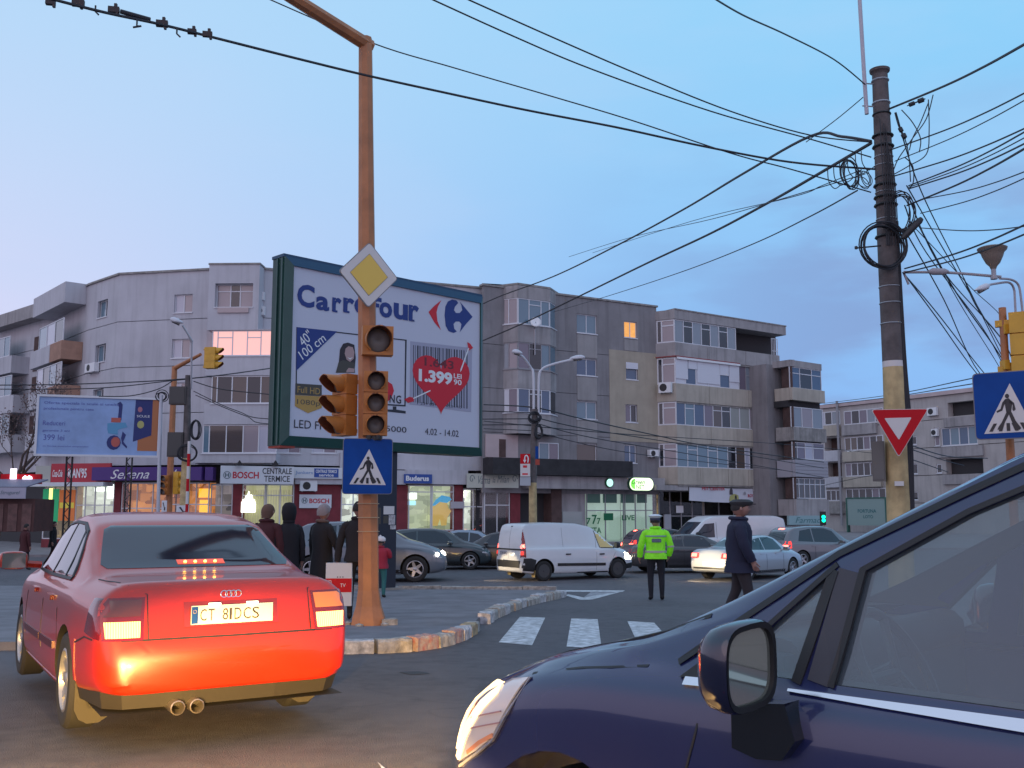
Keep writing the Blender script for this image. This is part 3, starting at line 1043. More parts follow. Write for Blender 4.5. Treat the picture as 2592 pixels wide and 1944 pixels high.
def glowmat(name, c1, c2, s, scale=1.5, sx=1.0):
 """a lit shop interior: shelves and wares under lamps"""
 if name in MATS:
  return MATS[name]
 m = bpy.data.materials.new(name)
 m.use_nodes = True
 t = m.node_tree
 b = t.nodes['Principled BSDF']
 g = t.nodes.new('ShaderNodeNewGeometry')
 mp = t.nodes.new('ShaderNodeMapping')
 mp.inputs['Scale'].default_value = (sx, sx, 1.6)
 t.links.new(g.outputs['Position'], mp.inputs[0])
 v = t.nodes.new('ShaderNodeTexVoronoi')
 v.distance = 'CHEBYCHEV'
 v.inputs['Scale'].default_value = scale
 t.links.new(mp.outputs[0], v.inputs['Vector'])
 bw = t.nodes.new('ShaderNodeRGBToBW')
 t.links.new(v.outputs['Color'], bw.inputs[0])
 mx = t.nodes.new('ShaderNodeMix')
 mx.data_type = 'RGBA'
 t.links.new(bw.outputs[0], mx.inputs[0])
 mx.inputs[6].default_value = (*c1, 1)
 mx.inputs[7].default_value = (*c2, 1)
 t.links.new(mx.outputs[2], b.inputs['Base Color'])
 t.links.new(mx.outputs[2], b.inputs['Emission Color'])
 b.inputs['Emission Strength'].default_value = s
 MATS[name] = m
 return m

glass = bpy.data.materials.new('shop_glass')
glass.use_nodes = True
_t = glass.node_tree
_t.nodes.remove(_t.nodes['Principled BSDF'])
_o = _t.nodes['Material Output']
_tr = _t.nodes.new('ShaderNodeBsdfTransparent')
_gl = _t.nodes.new('ShaderNodeBsdfGlossy')
_gl.inputs['Roughness'].default_value = .03
_mx = _t.nodes.new('ShaderNodeMixShader')
_fr = _t.nodes.new('ShaderNodeFresnel')
_fr.inputs[0].default_value = 1.5
_t.links.new(_fr.outputs[0], _mx.inputs[0])
_t.links.new(_tr.outputs[0], _mx.inputs[1])
_t.links.new(_gl.outputs[0], _mx.inputs[2])
_t.links.new(_mx.outputs[0], _o.inputs[0])

SH = thing('shop_row', 'row of small lit shops with dark red pillars under the pale grey block', 'shop', (A['g'].x, A['g'].y - 1, GROUND))
SHOPOFF = 0.0

def shopfront(pl, parent, x0, x1, ytop, interior, ncol, transom=.72, fm=frm, zb=-.1, depth=.78, lamps=()):
 u0, u1 = pl.uv(x0, 1280)[0], pl.uv(x1, 1280)[0]
 zt = pl.uv((x0 + x1) / 2, ytop)[1]
 slabpart(pl, parent, interior, (u0, u1, GROUND + .1, zt), -depth, -depth + .05, 'interior')
 mb = MB()
 pl.slab(mb, u0, u1, zt, zt + .04, -depth, -.05)
 pl.slab(mb, u0, u1, GROUND + .12, GROUND + .16, -depth, -.05)
 part('room', mb, mat('shop_room', (.4, .38, .36), .8), parent)
 f = MB()
 b = .06
 for a_, b_, c_, d_ in ((u0, u1, zb, zb + b), (u0, u1, zt - b, zt), (u0, u0 + b, zb, zt), (u1 - b, u1, zb, zt)):
  pl.slab(f, a_, b_, c_, d_, -.08, -.02)
 for k in range(1, ncol):
  u = u0 + (u1 - u0) * k / ncol
  pl.slab(f, u - b / 2, u + b / 2, zb + b, zt - b, -.079, -.021)
 zz = zb + (zt - zb) * transom
 pl.slab(f, u0 + b, u1 - b, zz - b / 2, zz + b / 2, -.078, -.022)
 w = part('shop_window', f, fm, parent)
 for k in range(ncol):
  a_, b_ = u0 + (u1 - u0) * k / ncol, u0 + (u1 - u0) * (k + 1) / ncol
  g = MB()
  pl.slab(g, a_ + .01, b_ - .01, zb, zt, -.055, -.045)
  part('pane', g, glass, w)
 slabpart(pl, parent, redcol if parent is SH else conc, (u0, u1, GROUND, zb - .002), -.1, .02, 'plinth')
 return u0, u1, zt

def pillar(pl, parent, x0, x1, ytop, m=redcol, o=.05):
 u0, u1 = pl.uv(x0, 1280)[0], pl.uv(x1, 1280)[0]
 slabpart(pl, parent, m, (u0, u1, GROUND, pl.uv((x0 + x1) / 2, ytop)[1]), -.9, o, 'pillar')

warm = glowmat('interior_amber', (.20, .055, .02), (1.0, .42, .10), .42, 1.3)
cool = glowmat('interior_white', (.22, .24, .20), (.85, .95, .80), .85, 1.8)
dim = glowmat('interior_dim', (.10, .10, .11), (.45, .42, .40), .30, 1.6)
green_i = glowmat('interior_green', (.20, .26, .16), (.75, .85, .55), .55, 1.7)
browni = glowmat('interior_brown', (.055, .035, .022), (.42, .30, .14), .38, 2.2)
f0, f1_, f2_ = FA[0], FA[1], FA[2]
# shop 1: bright white grocery
shopfront(f0, SH, 190, 288, 1226, cool, 4, .62)
shopfront(f0, SH, 110, 189, 1226, glowmat('interior_mixed', (.12, .10, .10), (.6, .45, .2), .3, 1.2), 3, .7)
for r_, m_ in (((108, 1238, 148, 1322), mat('poster_green', (.01, .22, .10), .5, emit=(.01, .3, .12), estr=.5)), ((150, 1240, 190, 1318), mat('poster_orange', (.45, .12, .03), .5, emit=(.5, .14, .03), estr=.35))):
 slabpart(f0, SH, m_, f0.rect(*r_), .0, .03, 'poster')
slabpart(f0, SH, emis('tube_yellow', (.95, 1.0, .25), 1.6), f0.rect(125, 1236, 133, 1300), .031, .06, 'light_tube')
slabpart(f0, SH, mat('poster_yellow', (.5, .4, .05), .5, emit=(.6, .5, .05), estr=.3), f0.rect(152, 1272, 188, 1286), .031, .04, 'poster_band')
slabpart(f0, SH, emis('tube_white', (.9, 1.0, .95), 1.8), f0.rect(222, 1234, 250, 1243), -.72, -.66, 'light_tube')
slabpart(f0, SH, emis('tube_white', (.9, 1.0, .95), 1.8), f0.rect(272, 1226, 287, 1262), -.02, .02, 'light_tube')
# shop 2 and 3: amber cafe
shopfront(f0, SH, 306, 425, 1222, warm, 3, .55)
pillar(f0, SH, 289, 305, 1220)
shopfront(f0, SH, 430, 528, 1222, warm, 3, .62)
slabpart(f0, SH, emis('lamp_amber', (1.0, .50, .03), 1.1), f0.rect(488, 1236, 520, 1259), -.72, -.66, 'light_panel')
slabpart(f0, SH, emis('lamp_amber', (1.0, .50, .03), 1.1), f0.rect(490, 1265, 512, 1300), -.72, -.66, 'light_panel')
shopfront(f1_, SH, 532, 588, 1226, dim, 2, .62)
pillar(f1_, SH, 589, 611, 1226)
# lit room with vertical blinds
u0, u1, zt = shopfront(f1_, SH, 612, 671, 1226, mat('blind_back', (.5, .5, .3), .8, emit=(.70, .72, .40), estr=.35), 1, .8)
for k in range(9):
 w_ = (u1 - u0) / 9
 slabpart(f1_, SH, mat('blind_slat', (.55, .55, .36), .7, emit=(.62, .62, .36), estr=.28), (u0 + w_ * k + .02, u0 + w_ * (k + 1) - .03, .5, zt - .3), -.55, -.5, 'blind_slat')
u0, u1, zt = shopfront(f2_, SH, 673, 744, 1226, mat('blind_back', (.5, .5, .3), .8), 2, .8)
for k in range(11):
 w_ = (u1 - u0) / 11
 slabpart(f2_, SH, mat('blind_slat', (.55, .55, .36), .7), (u0 + w_ * k + .02, u0 + w_ * (k + 1) - .03, .5, zt - .3), -.55, -.5, 'blind_slat')
# lit flame emblem in the window
fl = f1_.rect(612, 1243, 647, 1297)
mb = MB()
sh = [(.0, 0), (.0, .45), (.12, .62), (.18, .52), (.30, .78), (.36, .68), (.5, 1.0), (.62, .72), (.70, .84), (.80, .60), (.9, .62), (1.0, .42), (1.0, 0)]
f1_.poly(mb, [(fl[0] + (fl[1] - fl[0]) * a, fl[2] + (fl[3] - fl[2]) * b) for a, b in sh], -.02, .10)
tag(part('illuminated_sign', mb, emis('flame_lit', (1.0, 1.0, .82), 2.2), None), 'glowing white flame shaped sign in the window with vertical blinds', 'sign')
slabpart(f2_, SH, redcol, (f2_.uv(745, 1280)[0], f2_.uv(862, 1280)[0], GROUND, f2_.uv(800, 1215)[1]), -.5, .02, 'shop_wall')
ac_unit(f2_, 757, 1217, 800, 1243, 'white air conditioner on the dark red shop wall left of the signal pole')
shopfront(f2_, SH, 863, 955, 1240, cool, 3, .7)
pillar(f2_, SH, 956, 1032, 1228)
shopfront(f2_, SH, 1034, 1092, 1228, green_i, 1, .85, zb=.35)
shopfront(f2_, SH, 1093, 1149, 1228, green_i, 1, .85, zb=.35)
slabpart(f2_, SH, emis('tube_white', (.9, 1.0, .95), 1.8), f2_.rect(1036, 1247, 1063, 1263), -.72, -.66, 'light_panel')
slabpart(f2_, SH, emis('tube_blue', (.35, .75, 1.0), 1.2), f2_.rect(1036, 1268, 1060, 1278), -.72, -.66, 'light_panel')
# cut-out advertising figure: yellow block with a blue cap
yl = mat('display_yellow', (.75, .52, .14), .6, emit=(.9, .62, .15), estr=.35)
mb = MB()
rc = f2_.rect(1096, 1268, 1146, 1331)
f2_.poly(mb, [(rc[0] + (rc[1] - rc[0]) * a, rc[2] + (rc[3] - rc[2]) * b) for a, b in ((.0, 0), (.05, .75), (.3, .95), (.75, 1.0), (.85, .7), (1.0, .6), (.8, .35), (.75, .02), (.5, 0), (.42, .3), (.3, 0))], -.3, -.25)
part('window_display', mb, yl, SH)
rc = f2_.rect(1096, 1252, 1146, 1280)
mb = MB()
f2_.poly(mb, [(rc[0] + (rc[1] - rc[0]) * a, rc[2] + (rc[3] - rc[2]) * b) for a, b in ((.0, 0), (.2, .55), (.5, .95), (.9, .8), (1.0, .55), (.75, .25), (.4, .35), (.15, .0))], -.24, -.2)
part('window_display', mb, mat('display_blue', (.03, .35, .60), .6, emit=(.03, .4, .7), estr=.5), SH)
pillar(f2_, SH, 1150, 1171, 1228)
slabpart(f2_, SH, steel, f2_.rect(1137, 1270, 1172, 1287), .06, .25, 'vent_box')
shopfront(f2_, SH, 1172, 1224, 1238, cool, 2, .68, zb=-.5)
f3_ = Pl(pm.P(0, 0, -.3), pm.U)
shopfront(f3_, SH, 1226, 1291, 1238, dim, 2, .68, zb=-.2)
for x, y in ((1178, 1245), (1216, 1262), (1180, 1255)):
 mb = MB()
 mb.lathe([(0, -.12), (.12, -.05), (.12, .05), (0, .12)], 10, Matrix.Translation(f2_.P(*f2_.uv(x, y), -.5)))
 part('light_bulb', mb, emis('bulb', (1, 1, .8), 5), SH)
pillar(f3_, SH, 1292, 1316, 1236)
# white fascia over the shops
for x0, x1, p_ in ((745, 868, f2_), (868, 1024, f2_), (1024, 1180, f2_)):
 slabpart(p_, SH, wA, p_.rect(x0, 1190, x1, 1226), .0, .35, 'fascia')
slabpart(f2_, SH, wA, f2_.rect(860, 1150, 1222, 1189), .0, .15, 'fascia')

# ----- middle block ground floor
PM = Pl(pm.P(0, 0, 0), pm.U)
slabpart(PM, MBd, wP, PM.rect(1320, 1208, 1662, 1239), -.5, .9, 'fascia')
slabpart(PM, MBd, dark, PM.rect(1318, 1239, 1422, 1412), -3.0, -2.9, 'passage')
pillar(PM, MBd, 1395, 1421, 1239, brownr)
pillar(PM, MBd, 1422, 1484, 1239, wP, -.1)
slabpart(PM, MBd, PANE['c'], PM.rect(1425, 1295, 1475, 1345), -.098, -.05, 'poster')
shopfront(PM, MBd, 1485, 1580, 1243, glowmat('interior_pharmacy', (.25, .36, .29), (.42, .60, .48), .55, .5), 2, .62, frm_d, zb=-.5, depth=.5)
shopfront(PM, MBd, 1582, 1662, 1243, glowmat('interior_pharmacy', (.25, .36, .29), (.42, .60, .48), .55, .5), 3, .62, frm_d, zb=-.5, depth=.5)
gi = mat('window_print_green', (.0, .14, .05), .6)
for s_, r_ in (('7', (1498, 1303, 1511, 1327)), ('7', (1484, 1311, 1495, 1327)), ('7', (1511, 1311, 1520, 1327)), ('VITA', (1486, 1335, 1522, 1350)), ('LIVE', (1574, 1304, 1606, 1317))):
 lettering(PM, s_, PM.rect(*r_), gi, MBd, .012, bold=.02)
slabpart(PM, MBd, gi, PM.rect(1528, 1299, 1552, 1317), .01, .014, 'window_print')
for x0, x1 in ((1486, 1520), (1527, 1562), (1572, 1606), (1613, 1638)):
 slabpart(PM, MBd, mat('window_band_green', (.05, .14, .10), .3), PM.rect(x0, 1250, x1, 1273), -.04, -.03, 'window_print')
sg = thing('illuminated_sign', 'small round green lit sign on the fascia above the pharmacy window', 'sign', PM.P(*PM.uv(1520, 1236), .9))
mb = MB()
cu, cv = PM.uv(1520, 1223)
PM.poly(mb, [(cu + .30 * math.cos(R(15 * k)), cv + .30 * math.sin(R(15 * k))) for k in range(24)], .902, 1.05)
part('casing', mb, mat('sign_green_dark', (.02, .10, .05), .5), sg)
mb = MB()
PM.poly(mb, [(cu + .25 * math.cos(R(15 * k)), cv + .25 * math.sin(R(15 * k))) for k in range(24)], 1.051, 1.07)
part('lit_face', mb, emis('sign_mint', (.50, 1.0, .78), 1.1), sg)
sg = thing('illuminated_sign', 'long pill shaped bright green and white lit sign above the shop windows', 'sign', PM.P(*PM.uv(1597, 1243), .9))

def pill(u0, u1, v0, v1, n=10):
 r = (v1 - v0) / 2
 out = [(u1 - r + r * math.cos(R(-90 + 180 * k / n)), (v0 + v1) / 2 + r * math.sin(R(-90 + 180 * k / n))) for k in range(n + 1)]
 return out + [(u0 + r + r * math.cos(R(90 + 180 * k / n)), (v0 + v1) / 2 + r * math.sin(R(90 + 180 * k / n))) for k in range(n + 1)]

pc_ = PM.rect(1567, 1209, 1629, 1244)
mb = MB()
PM.poly(mb, pill(*pc_), .902, 1.1)
part('casing', mb, mat('sign_green_dark', (.02, .10, .05), .5), sg)
g_ = .05
mb = MB()
PM.poly(mb, pill(pc_[0] + g_, pc_[1] - g_, pc_[2] + g_, pc_[3] - g_), 1.101, 1.13)
part('lit_face', mb, emis('sign_lime', (.82, 1.0, .62), 1.5), sg)
mb = MB()
um = pc_[0] + (pc_[1] - pc_[0]) * .5
PM.poly(mb, [p for p in pill(pc_[0] + .12, pc_[1] - .1, pc_[2] + .12, pc_[3] - .12) if p[0] < um] + [(um, pc_[3] - .12)][:0], 1.131, 1.14)
part('lit_face', mb, emis('sign_green', (.22, .85, .10), 1.1), sg)
lettering(PM, 'Green', (pc_[0] + .2, um + .25, (pc_[2] + pc_[3]) / 2 - .02, pc_[3] - .16), mat('sign_letter_green', (.02, .25, .03), .5), sg, 1.145, shear=.3, bold=.01)
lettering(PM, 'NET', (pc_[0] + .55, um + .2, pc_[2] + .14, (pc_[2] + pc_[3]) / 2 - .06), mat('sign_letter_green', (.02, .25, .03), .5), sg, 1.145, bold=.01)

# ----- right block ground floor: brown lit shop
PRs = Pl(pr.P(0, 0, -wb + .5), pr.U)
x0s = PRs.uv(1668, 1280)[0]
shopfront(PRs, RB, 1668, 1780, 1243, browni, 4, .5, frm_d, zb=-.5, depth=.4)
shopfront(PRs, RB, 1782, 1930, 1243, browni, 4, .5, frm_d, zb=-.5, depth=.4)
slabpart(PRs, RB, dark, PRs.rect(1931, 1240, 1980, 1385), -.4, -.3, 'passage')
slabpart(PRs, RB, white, PRs.rect(1711, 1280, 1729, 1298), .0, .03, 'poster')
for x, y in ((1702, 1262),):
 mb = MB()
 PRs.slab(mb, *PRs.rect(x - 6, y - 2, x + 8, y + 1), -.2, -.1)
 part('light_tube', mb, emis('bulb', (1, 1, .8), 5), RB)
slabpart(pr, RB, wP, pr.rect(1664, 1228, 1745, 1241), -1.5, -.1, 'fascia')
slabpart(PRs, RB, mat('grey_door', (.35, .35, .38), .6), PRs.rect(1680, 1302, 1697, 1380), .01, .1, 'door')
ac_unit(PRs, 1948, 1248, 1968, 1262, 'air conditioner in the dark entrance right of the hanging banner')

bn = thing('banner', 'long pale fabric banner with red words and a pet picture hung over the brown shop', 'banner', pr.P(*pr.uv(1838, 1270), -.3))
PBn = Pl(pr.P(0, 0, -.25), pr.U)
a0, a1 = PBn.uv(1743, 1233), PBn.uv(1743, 1267)
b0, b1 = PBn.uv(1933, 1237), PBn.uv(1933, 1270)
mb = MB()
K = 18
for k in range(K + 1):
 t = k / K
 o_ = .04 * math.sin(t * 17)
 sag = -.10 * math.sin(t * math.pi)
 for (p_, q_) in ((a0, b0), (a1, b1)):
  mb.v.append(tuple(PBn.P(p_[0] + (q_[0] - p_[0]) * t, p_[1] + (q_[1] - p_[1]) * t + sag * (1 if p_ is a1 else .3), o_ + .05)))
for k in range(K):
 mb.f.append((2 * k, 2 * k + 1, 2 * k + 3, 2 * k + 2))
 mb.m.append(0)
me = mb.mesh('fabric', mat('banner_fabric', (.58, .58, .64), .8))
ob = link('fabric', me, bn)
md = ob.modifiers.new('s', 'SOLIDIFY')
md.thickness = .02
redl = mat('print_red', (.45, .03, .06), .6)
lettering(PBn, 'PET CENTER', PBn.rect(1774, 1233, 1832, 1241), redl, bn, .12, bold=.02)
lettering(PBn, 'ROYAL CANIN', PBn.rect(1890, 1251, 1932, 1259), redl, bn, .12, bold=.03)
for r_, m_ in (((1842, 1250, 1868, 1268), mat('print_olive', (.40, .38, .14), .6)), ((1843, 1235, 1852, 1252), mat('print_dark', (.06, .05, .06), .6)), ((1856, 1252, 1862, 1268), mat('print_dark', (.06, .05, .06), .6)), ((1879, 1244, 1885, 1252), mat('print_grey', (.3, .3, .33), .6))):
 rc = PBn.rect(*r_)
 mb = MB()
 PBn.poly(mb, [(rc[0], rc[2]), (rc[1], rc[2]), (rc[1] - .1 * (rc[1] - rc[0]), rc[3] - .2 * (rc[3] - rc[2])), (rc[0] + .5 * (rc[1] - rc[0]), rc[3]), (rc[0] + .1 * (rc[1] - rc[0]), rc[3] - .3 * (rc[3] - rc[2]))], .12, .125)
 part('print', mb, m_, bn)

# ----- farmacia sign under the stair tower and its green shop
slabpart(pt, RB, mat('shopfront_teal', (.14, .22, .24), .5), pt.rect(1986, 1330, 2084, 1400), -.6, .0, 'shopfront')
window(pt, RB, pt.rect(2020, 1338, 2084, 1385), [1, 1, 1], 'ttk', rec=-.04)
fs = thing('shop_sign', 'pale teal pharmacy sign with script lettering under the narrow end bay', 'sign', pt.P(*pt.uv(2036, 1328), .1))
mb = MB()
rc = pt.rect(1988, 1305, 2084, 1328)
pt.slab(mb, *rc, .14, .30)
part('board', mb, mat('board_teal', (.26, .38, .40), .5), fs)
lettering(pt, 'Farmacia', (rc[0] + .7, rc[1] - .2, rc[2] + .12, rc[3] - .12), mat('print_teal', (.04, .15, .16), .6), fs, .305, shear=.3)
slabpart(pt, RB, mat('display_orange', (.45, .22, .10), .6), pt.rect(1986, 1336, 2034, 1356), .02, .3, 'crate_display')

# pedestrian signal, green, in front of the far shops
g0 = at_Y(2082, 1325, 60)
tl = thing('pedestrian_signal', 'small pedestrian signal showing green in front of the teal shop', 'traffic light', (g0.x, g0.y, GROUND))
mb = MB()
zc = at_Y(2082, 1312, 60).z
mb.tube([(g0.x + .12, g0.y, GROUND), (g0.x + .12, g0.y, zc + .5)], .06, 8)
part('pole', mb, steel, tl)
mb = MB()
mb.box((g0.x, g0.y - .12, zc), (.30, .22, .8))
part('housing', mb, black, tl)
mb = MB()
mb.lathe([(.0, 0), (.11, .0), (.11, .03), (0, .04)], 12, Matrix.Translation((g0.x, g0.y - .235, zc + .08)) @ Matrix.Rotation(R(90), 4, 'X'))
mb.lathe([(.0, 0), (.11, .0), (.11, .03), (0, .04)], 12, Matrix.Translation((g0.x, g0.y - .235, zc - .12)) @ Matrix.Rotation(R(90), 4, 'X'))
part('green_lamp', mb, emis('signal_green', (.0, 1.0, .45), 2.5), tl)

# ----- signs over the left shops

def board(name, label, pl, r_, m, o0=.35, o1=.5, cat='sign'):
 t = thing(name, label, cat, pl.P(*pl.uv((r_[0] + r_[2]) / 2, r_[3]), o0))
 mb = MB()
 rc = pl.rect(*r_)
 pl.slab(mb, *rc, o0, o1)
 part('board', mb, m, t)
 return t

wht = mat('sign_white', (.62, .64, .68), .5)
S = board('shop_sign', 'pale blank sign board left of the red shop sign', f0, (104, 1180, 142, 1224), mat('sign_cream', (.40, .40, .36), .6))
S = board('shop_sign', 'red shop sign with white lettering behind the lattice legs of the blue hoarding', f0, (143, 1174, 292, 1221), mat('sign_red', (.42, .02, .04), .5))
lettering(f0, "RIAN'95", f0.rect(186, 1186, 233, 1211), white, S, .51, bold=.03)
lettering(f0, "Coca-Cola", f0.rect(147, 1190, 172, 1208), white, S, .51, bold=.02, shear=.4)
S = board('shop_canopy', 'white rimmed canopy over the brightly lit grocery', f0, (103, 1222, 287, 1232), wht, 0, 1.0)
pur = mat('awning_purple', (.075, .030, .19), .6)
aw = thing('awning', 'long purple awning with white script above the amber lit shops', 'awning', f0.P(*f0.uv(400, 1218), .3))
mb = MB()
for a_, b_ in ((256, 345), (345, 440), (440, 530)):
 rc = f0.rect(a_, 1184, b_, 1217)
 f0.slab(mb, rc[0], rc[1], rc[2], rc[3], .36, .9)
part('fabric', mb, pur, aw)
mb = MB()
rc = f1_.rect(532, 1184, 552, 1217)
f1_.slab(mb, *rc, .36, .9)
part('fabric', mb, pur, aw)
lettering(f0, 'Serena', f0.rect(303, 1190, 400, 1213), white, aw, .905, shear=.4)
lettering(f0, 'Mod', f0.rect(450, 1190, 490, 1212), white, aw, .905, shear=.4)
S = board('shop_sign', 'long white heating shop sign with red and black words above the blinds', FA[2], (553, 1182, 735, 1226), wht, .95, 1.15)
pS = FA[2]
lettering(pS, 'BOSCH', pS.rect(583, 1196, 648, 1213), mat('print_brand_red', (.50, .02, .04), .6), S, 1.155, bold=.03)
lettering(pS, 'CENTRALE', pS.rect(657, 1187, 730, 1202), mat('print_black', (.03, .03, .035), .6), S, 1.155, bold=.015)
lettering(pS, 'TERMICE', pS.rect(661, 1206, 725, 1221), mat('print_black', (.03, .03, .035), .6), S, 1.155, bold=.015)

def ring_emblem(pl, x, y, rpx, parent, off, m):
 u, v = pl.uv(x, y)
 r = abs(pl.uv(x + rpx, y)[0] - u)
 mb = MB()
 mb.tube([pl.P(u + r * math.cos(R(20 * k)), v + r * math.sin(R(20 * k)), off) for k in range(18)], r * .09, 5, closed=True)
 pl.slab(mb, u - r * .55, u - r * .3, v - r * .6, v + r * .6, off - .01, off + .01)
 pl.slab(mb, u + r * .3, u + r * .55, v - r * .6, v + r * .6, off - .01, off + .01)
 pl.slab(mb, u - r * .3, u + r * .3, v - r * .12, v + r * .12, off - .01, off + .01)
 part('emblem', mb, m, parent)

ring_emblem(pS, 569, 1204, 9, S, 1.16, mat('print_slate', (.10, .15, .17), .6))
S = board('shop_sign', 'small white sign with a round emblem on the dark red wall', f2_, (757, 1252, 838, 1286), wht, .03, .12)
lettering(f2_, 'BOSCH', f2_.rect(782, 1262, 832, 1274), mat('print_brand_red', (.50, .02, .04), .6), S, .125, bold=.03)
ring_emblem(f2_, 770, 1267, 7, S, .13, mat('print_slate', (.10, .15, .17), .6))
S = board('shop_sign', 'blue strip sign in a white frame just left of the crosswalk sign', f2_, (740, 1184, 862, 1212), wht, .36, .5)
mb = MB()
f2_.slab(mb, *f2_.rect(791, 1187, 852, 1209), .501, .52)
part('print', mb, mat('print_blue', (.02, .07, .30), .5), S)
lettering(f2_, 'Junkers', f2_.rect(744, 1193, 788, 1203), mat('print_pale_blue', (.25, .35, .55), .6), S, .51, bold=.02)
lettering(f2_, 'CENTRALE TERMICE', f2_.rect(795, 1190, 848, 1198), white, S, .525, bold=.02)
lettering(f2_, 'service', f2_.rect(803, 1200, 840, 1207), white, S, .525, bold=.02)
S = board('shop_sign', 'blue shop sign with white letters right of the billboard post', f2_, (1018, 1201, 1088, 1224), mat('print_blue', (.02, .07, .30), .5), .36, .46)
lettering(f2_, 'Buderus', f2_.rect(1022, 1205, 1080, 1218), white, S, .47, bold=.04)
PV = Pl.wall(f2_.P(f2_.uv(1181, 1215)[0], 0, .5), f3_.P(f3_.uv(1312, 1215)[0], 0, 1.2))
S = board('shop_sign', 'cream sign board with faint grey script beside the dark passage', PV, (1181, 1199, 1312, 1235), mat('sign_ivory', (.46, .48, .42), .6), 0, .14)
lettering(PV, 'Vama', PV.rect(1210, 1205, 1240, 1225), mat('print_slate', (.10, .15, .17), .6), S, .145, shear=.35)
lettering(PV, 'la', PV.rect(1246, 1208, 1253, 1222), mat('print_slate', (.10, .15, .17), .6), S, .145, shear=.35)
lettering(PV, 'Milan', PV.rect(1258, 1204, 1288, 1222), mat('print_slate', (.10, .15, .17), .6), S, .145, shear=.35)
for x in (1194, 1302):
 u, v = PV.uv(x, 1213)
 mb = MB()
 mb.tube([PV.P(u + (.25 - .02 * k) * math.cos(R(40 * k)) * .7, v + (.3 - .025 * k) * math.sin(R(40 * k)), .15) for k in range(11)], .02, 5)
 part('ornament', mb, mat('print_slate', (.10, .15, .17), .6), S)
for x in (598, 687):
 u, v = pS.uv(x, 1176)
 lp = thing('sign_floodlight', 'small black floodlight on a bracket above the white heating sign, ' + ('left one' if x < 650 else 'right one'), 'lamp', pS.P(u, v, .6), group='floodlights above the heating sign')
 mb = MB()
 mb.prism([pS.P(u - .2, v - .12, 1.3), pS.P(u + .2, v - .12, 1.3), pS.P(u, v + .18, 1.3)], pS.N * .25)
 part('lamp_head', mb, black, lp)
 mb = MB()
 mb.tube([pS.P(u, v, .9), pS.P(u, v, 1.35)], .03, 6)
 part('bracket', mb, black, lp)

# ----- far right advertising panel
pl = Pl.wall(e0, e1)
pg = Pl(pl.P(0, 0, 3.0), pl.U)
S = board('advertising_panel', 'pale green advertising panel left of the yellow concrete pole', pg, (2150, 1262, 2246, 1330), mat('panel_green', (.25, .34, .32), .5), 0, .3, cat='billboard')
mb = MB()
rc = pg.rect(2150, 1262, 2246, 1330)
for a_, b_, c_, d_ in ((rc[0] - .15, rc[0], GROUND, rc[3] + .1), (rc[1], rc[1] + .15, GROUND, rc[3] + .1), (rc[0], rc[1], rc[3], rc[3] + .12)):
 pg.slab(mb, a_, b_, c_, d_, -.05, .35)
part('frame', mb, mat('panel_frame', (.03, .12, .09), .5), S)
lettering(pg, 'FORTUNA', pg.rect(2176, 1289, 2223, 1298), mat('print_teal', (.04, .15, .16), .6), S, .305, bold=.03)
lettering(pg, 'LOTO', pg.rect(2190, 1304, 2215, 1312), mat('print_teal', (.04, .15, .16), .6), S, .305, bold=.03)
# ------------------------------------------------------------ signal pole in front
orange = mat('pole_orange', (0.43, 0.165, 0.065), 0.5, var=0.25, vscale=3.0, bump=0.15, bscale=25)
orange2 = mat('signal_orange', (0.46, 0.165, 0.035), 0.5, var=0.15, vscale=5.0)
yellowp = mat('signal_yellow', (0.62, 0.33, 0.03), 0.5, var=0.15, vscale=5.0)
lens_m = mat('signal_lens_off', (0.13, 0.11, 0.10), 0.5, coat=.1)
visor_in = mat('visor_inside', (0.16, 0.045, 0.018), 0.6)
YP = 14.5
pb = at_g(908, 1592, 0.12)
pb = Vector((pb.x, YP, gz(YP) + 0.10))
tp = at_Y(925, 96, YP)
SP = thing('signal_mast', 'tall orange steel signal mast with an arm reaching over the road', 'traffic light pole', pb)

def ngon_tube(mb, path, rad, seg=8, rot=22.5):
 vs = []
 for p, r in zip(path, rad):
  for k in range(seg):
   a = R(rot + 360 * k / seg)
   vs.append((p[0] + r * math.cos(a), p[1] + r * math.sin(a), p[2]))
 fs = []
 for i in range(len(path) - 1):
  for k in range(seg):
   q = (k + 1) % seg
   fs.append((i * seg + k, i * seg + q, (i + 1) * seg + q, (i + 1) * seg + k))
 fs += [tuple(range(seg))[::-1], tuple((len(path) - 1) * seg + k for k in range(seg))]
 mb.add(vs, fs)

def lerp(a, b, t):
 return Vector(a).lerp(Vector(b), t)

mb = MB()
H_ = tp.z - pb.z
ngon_tube(mb, [lerp(pb, tp, t) for t in (.05, .25, .5, .75, .992, 1.0)], [.150, .142, .134, .118, .105, .10])
part('shaft', mb, orange, SP)
mb = MB()
ngon_tube(mb, [pb, lerp(pb, tp, .012), lerp(pb, tp, .03), lerp(pb, tp, .055)], [.255, .235, .185, .153])
part('base_flare', mb, orange, SP)
mb = MB()
for k in range(5):
 a = R(36 + 72 * k)
 mb.lathe([(.0, 0), (.05, 0), (.06, .03), (.0, .05)], 7, Matrix.Translation((pb.x + .30 * math.cos(a), pb.y + .30 * math.sin(a), pb.z)))
mb.box((pb.x + .28, pb.y - .02, pb.z + .04), (.22, .2, .09), .3)
part('rubble', mb, kerb_m, SP)
a1 = at_z(690, -8, tp.z - .10)
ad = (a1 - tp)
ad.z = 0
far_end = tp + ad * 2.3
far_end.z = tp.z + .02
mb = MB()
mb.tube([tp + Vector((0, 0, -.10)) - ad.normalized() * .1, far_end + Vector((0, 0, .25))], [.105, .075], 8)
part('arm', mb, orange, SP)
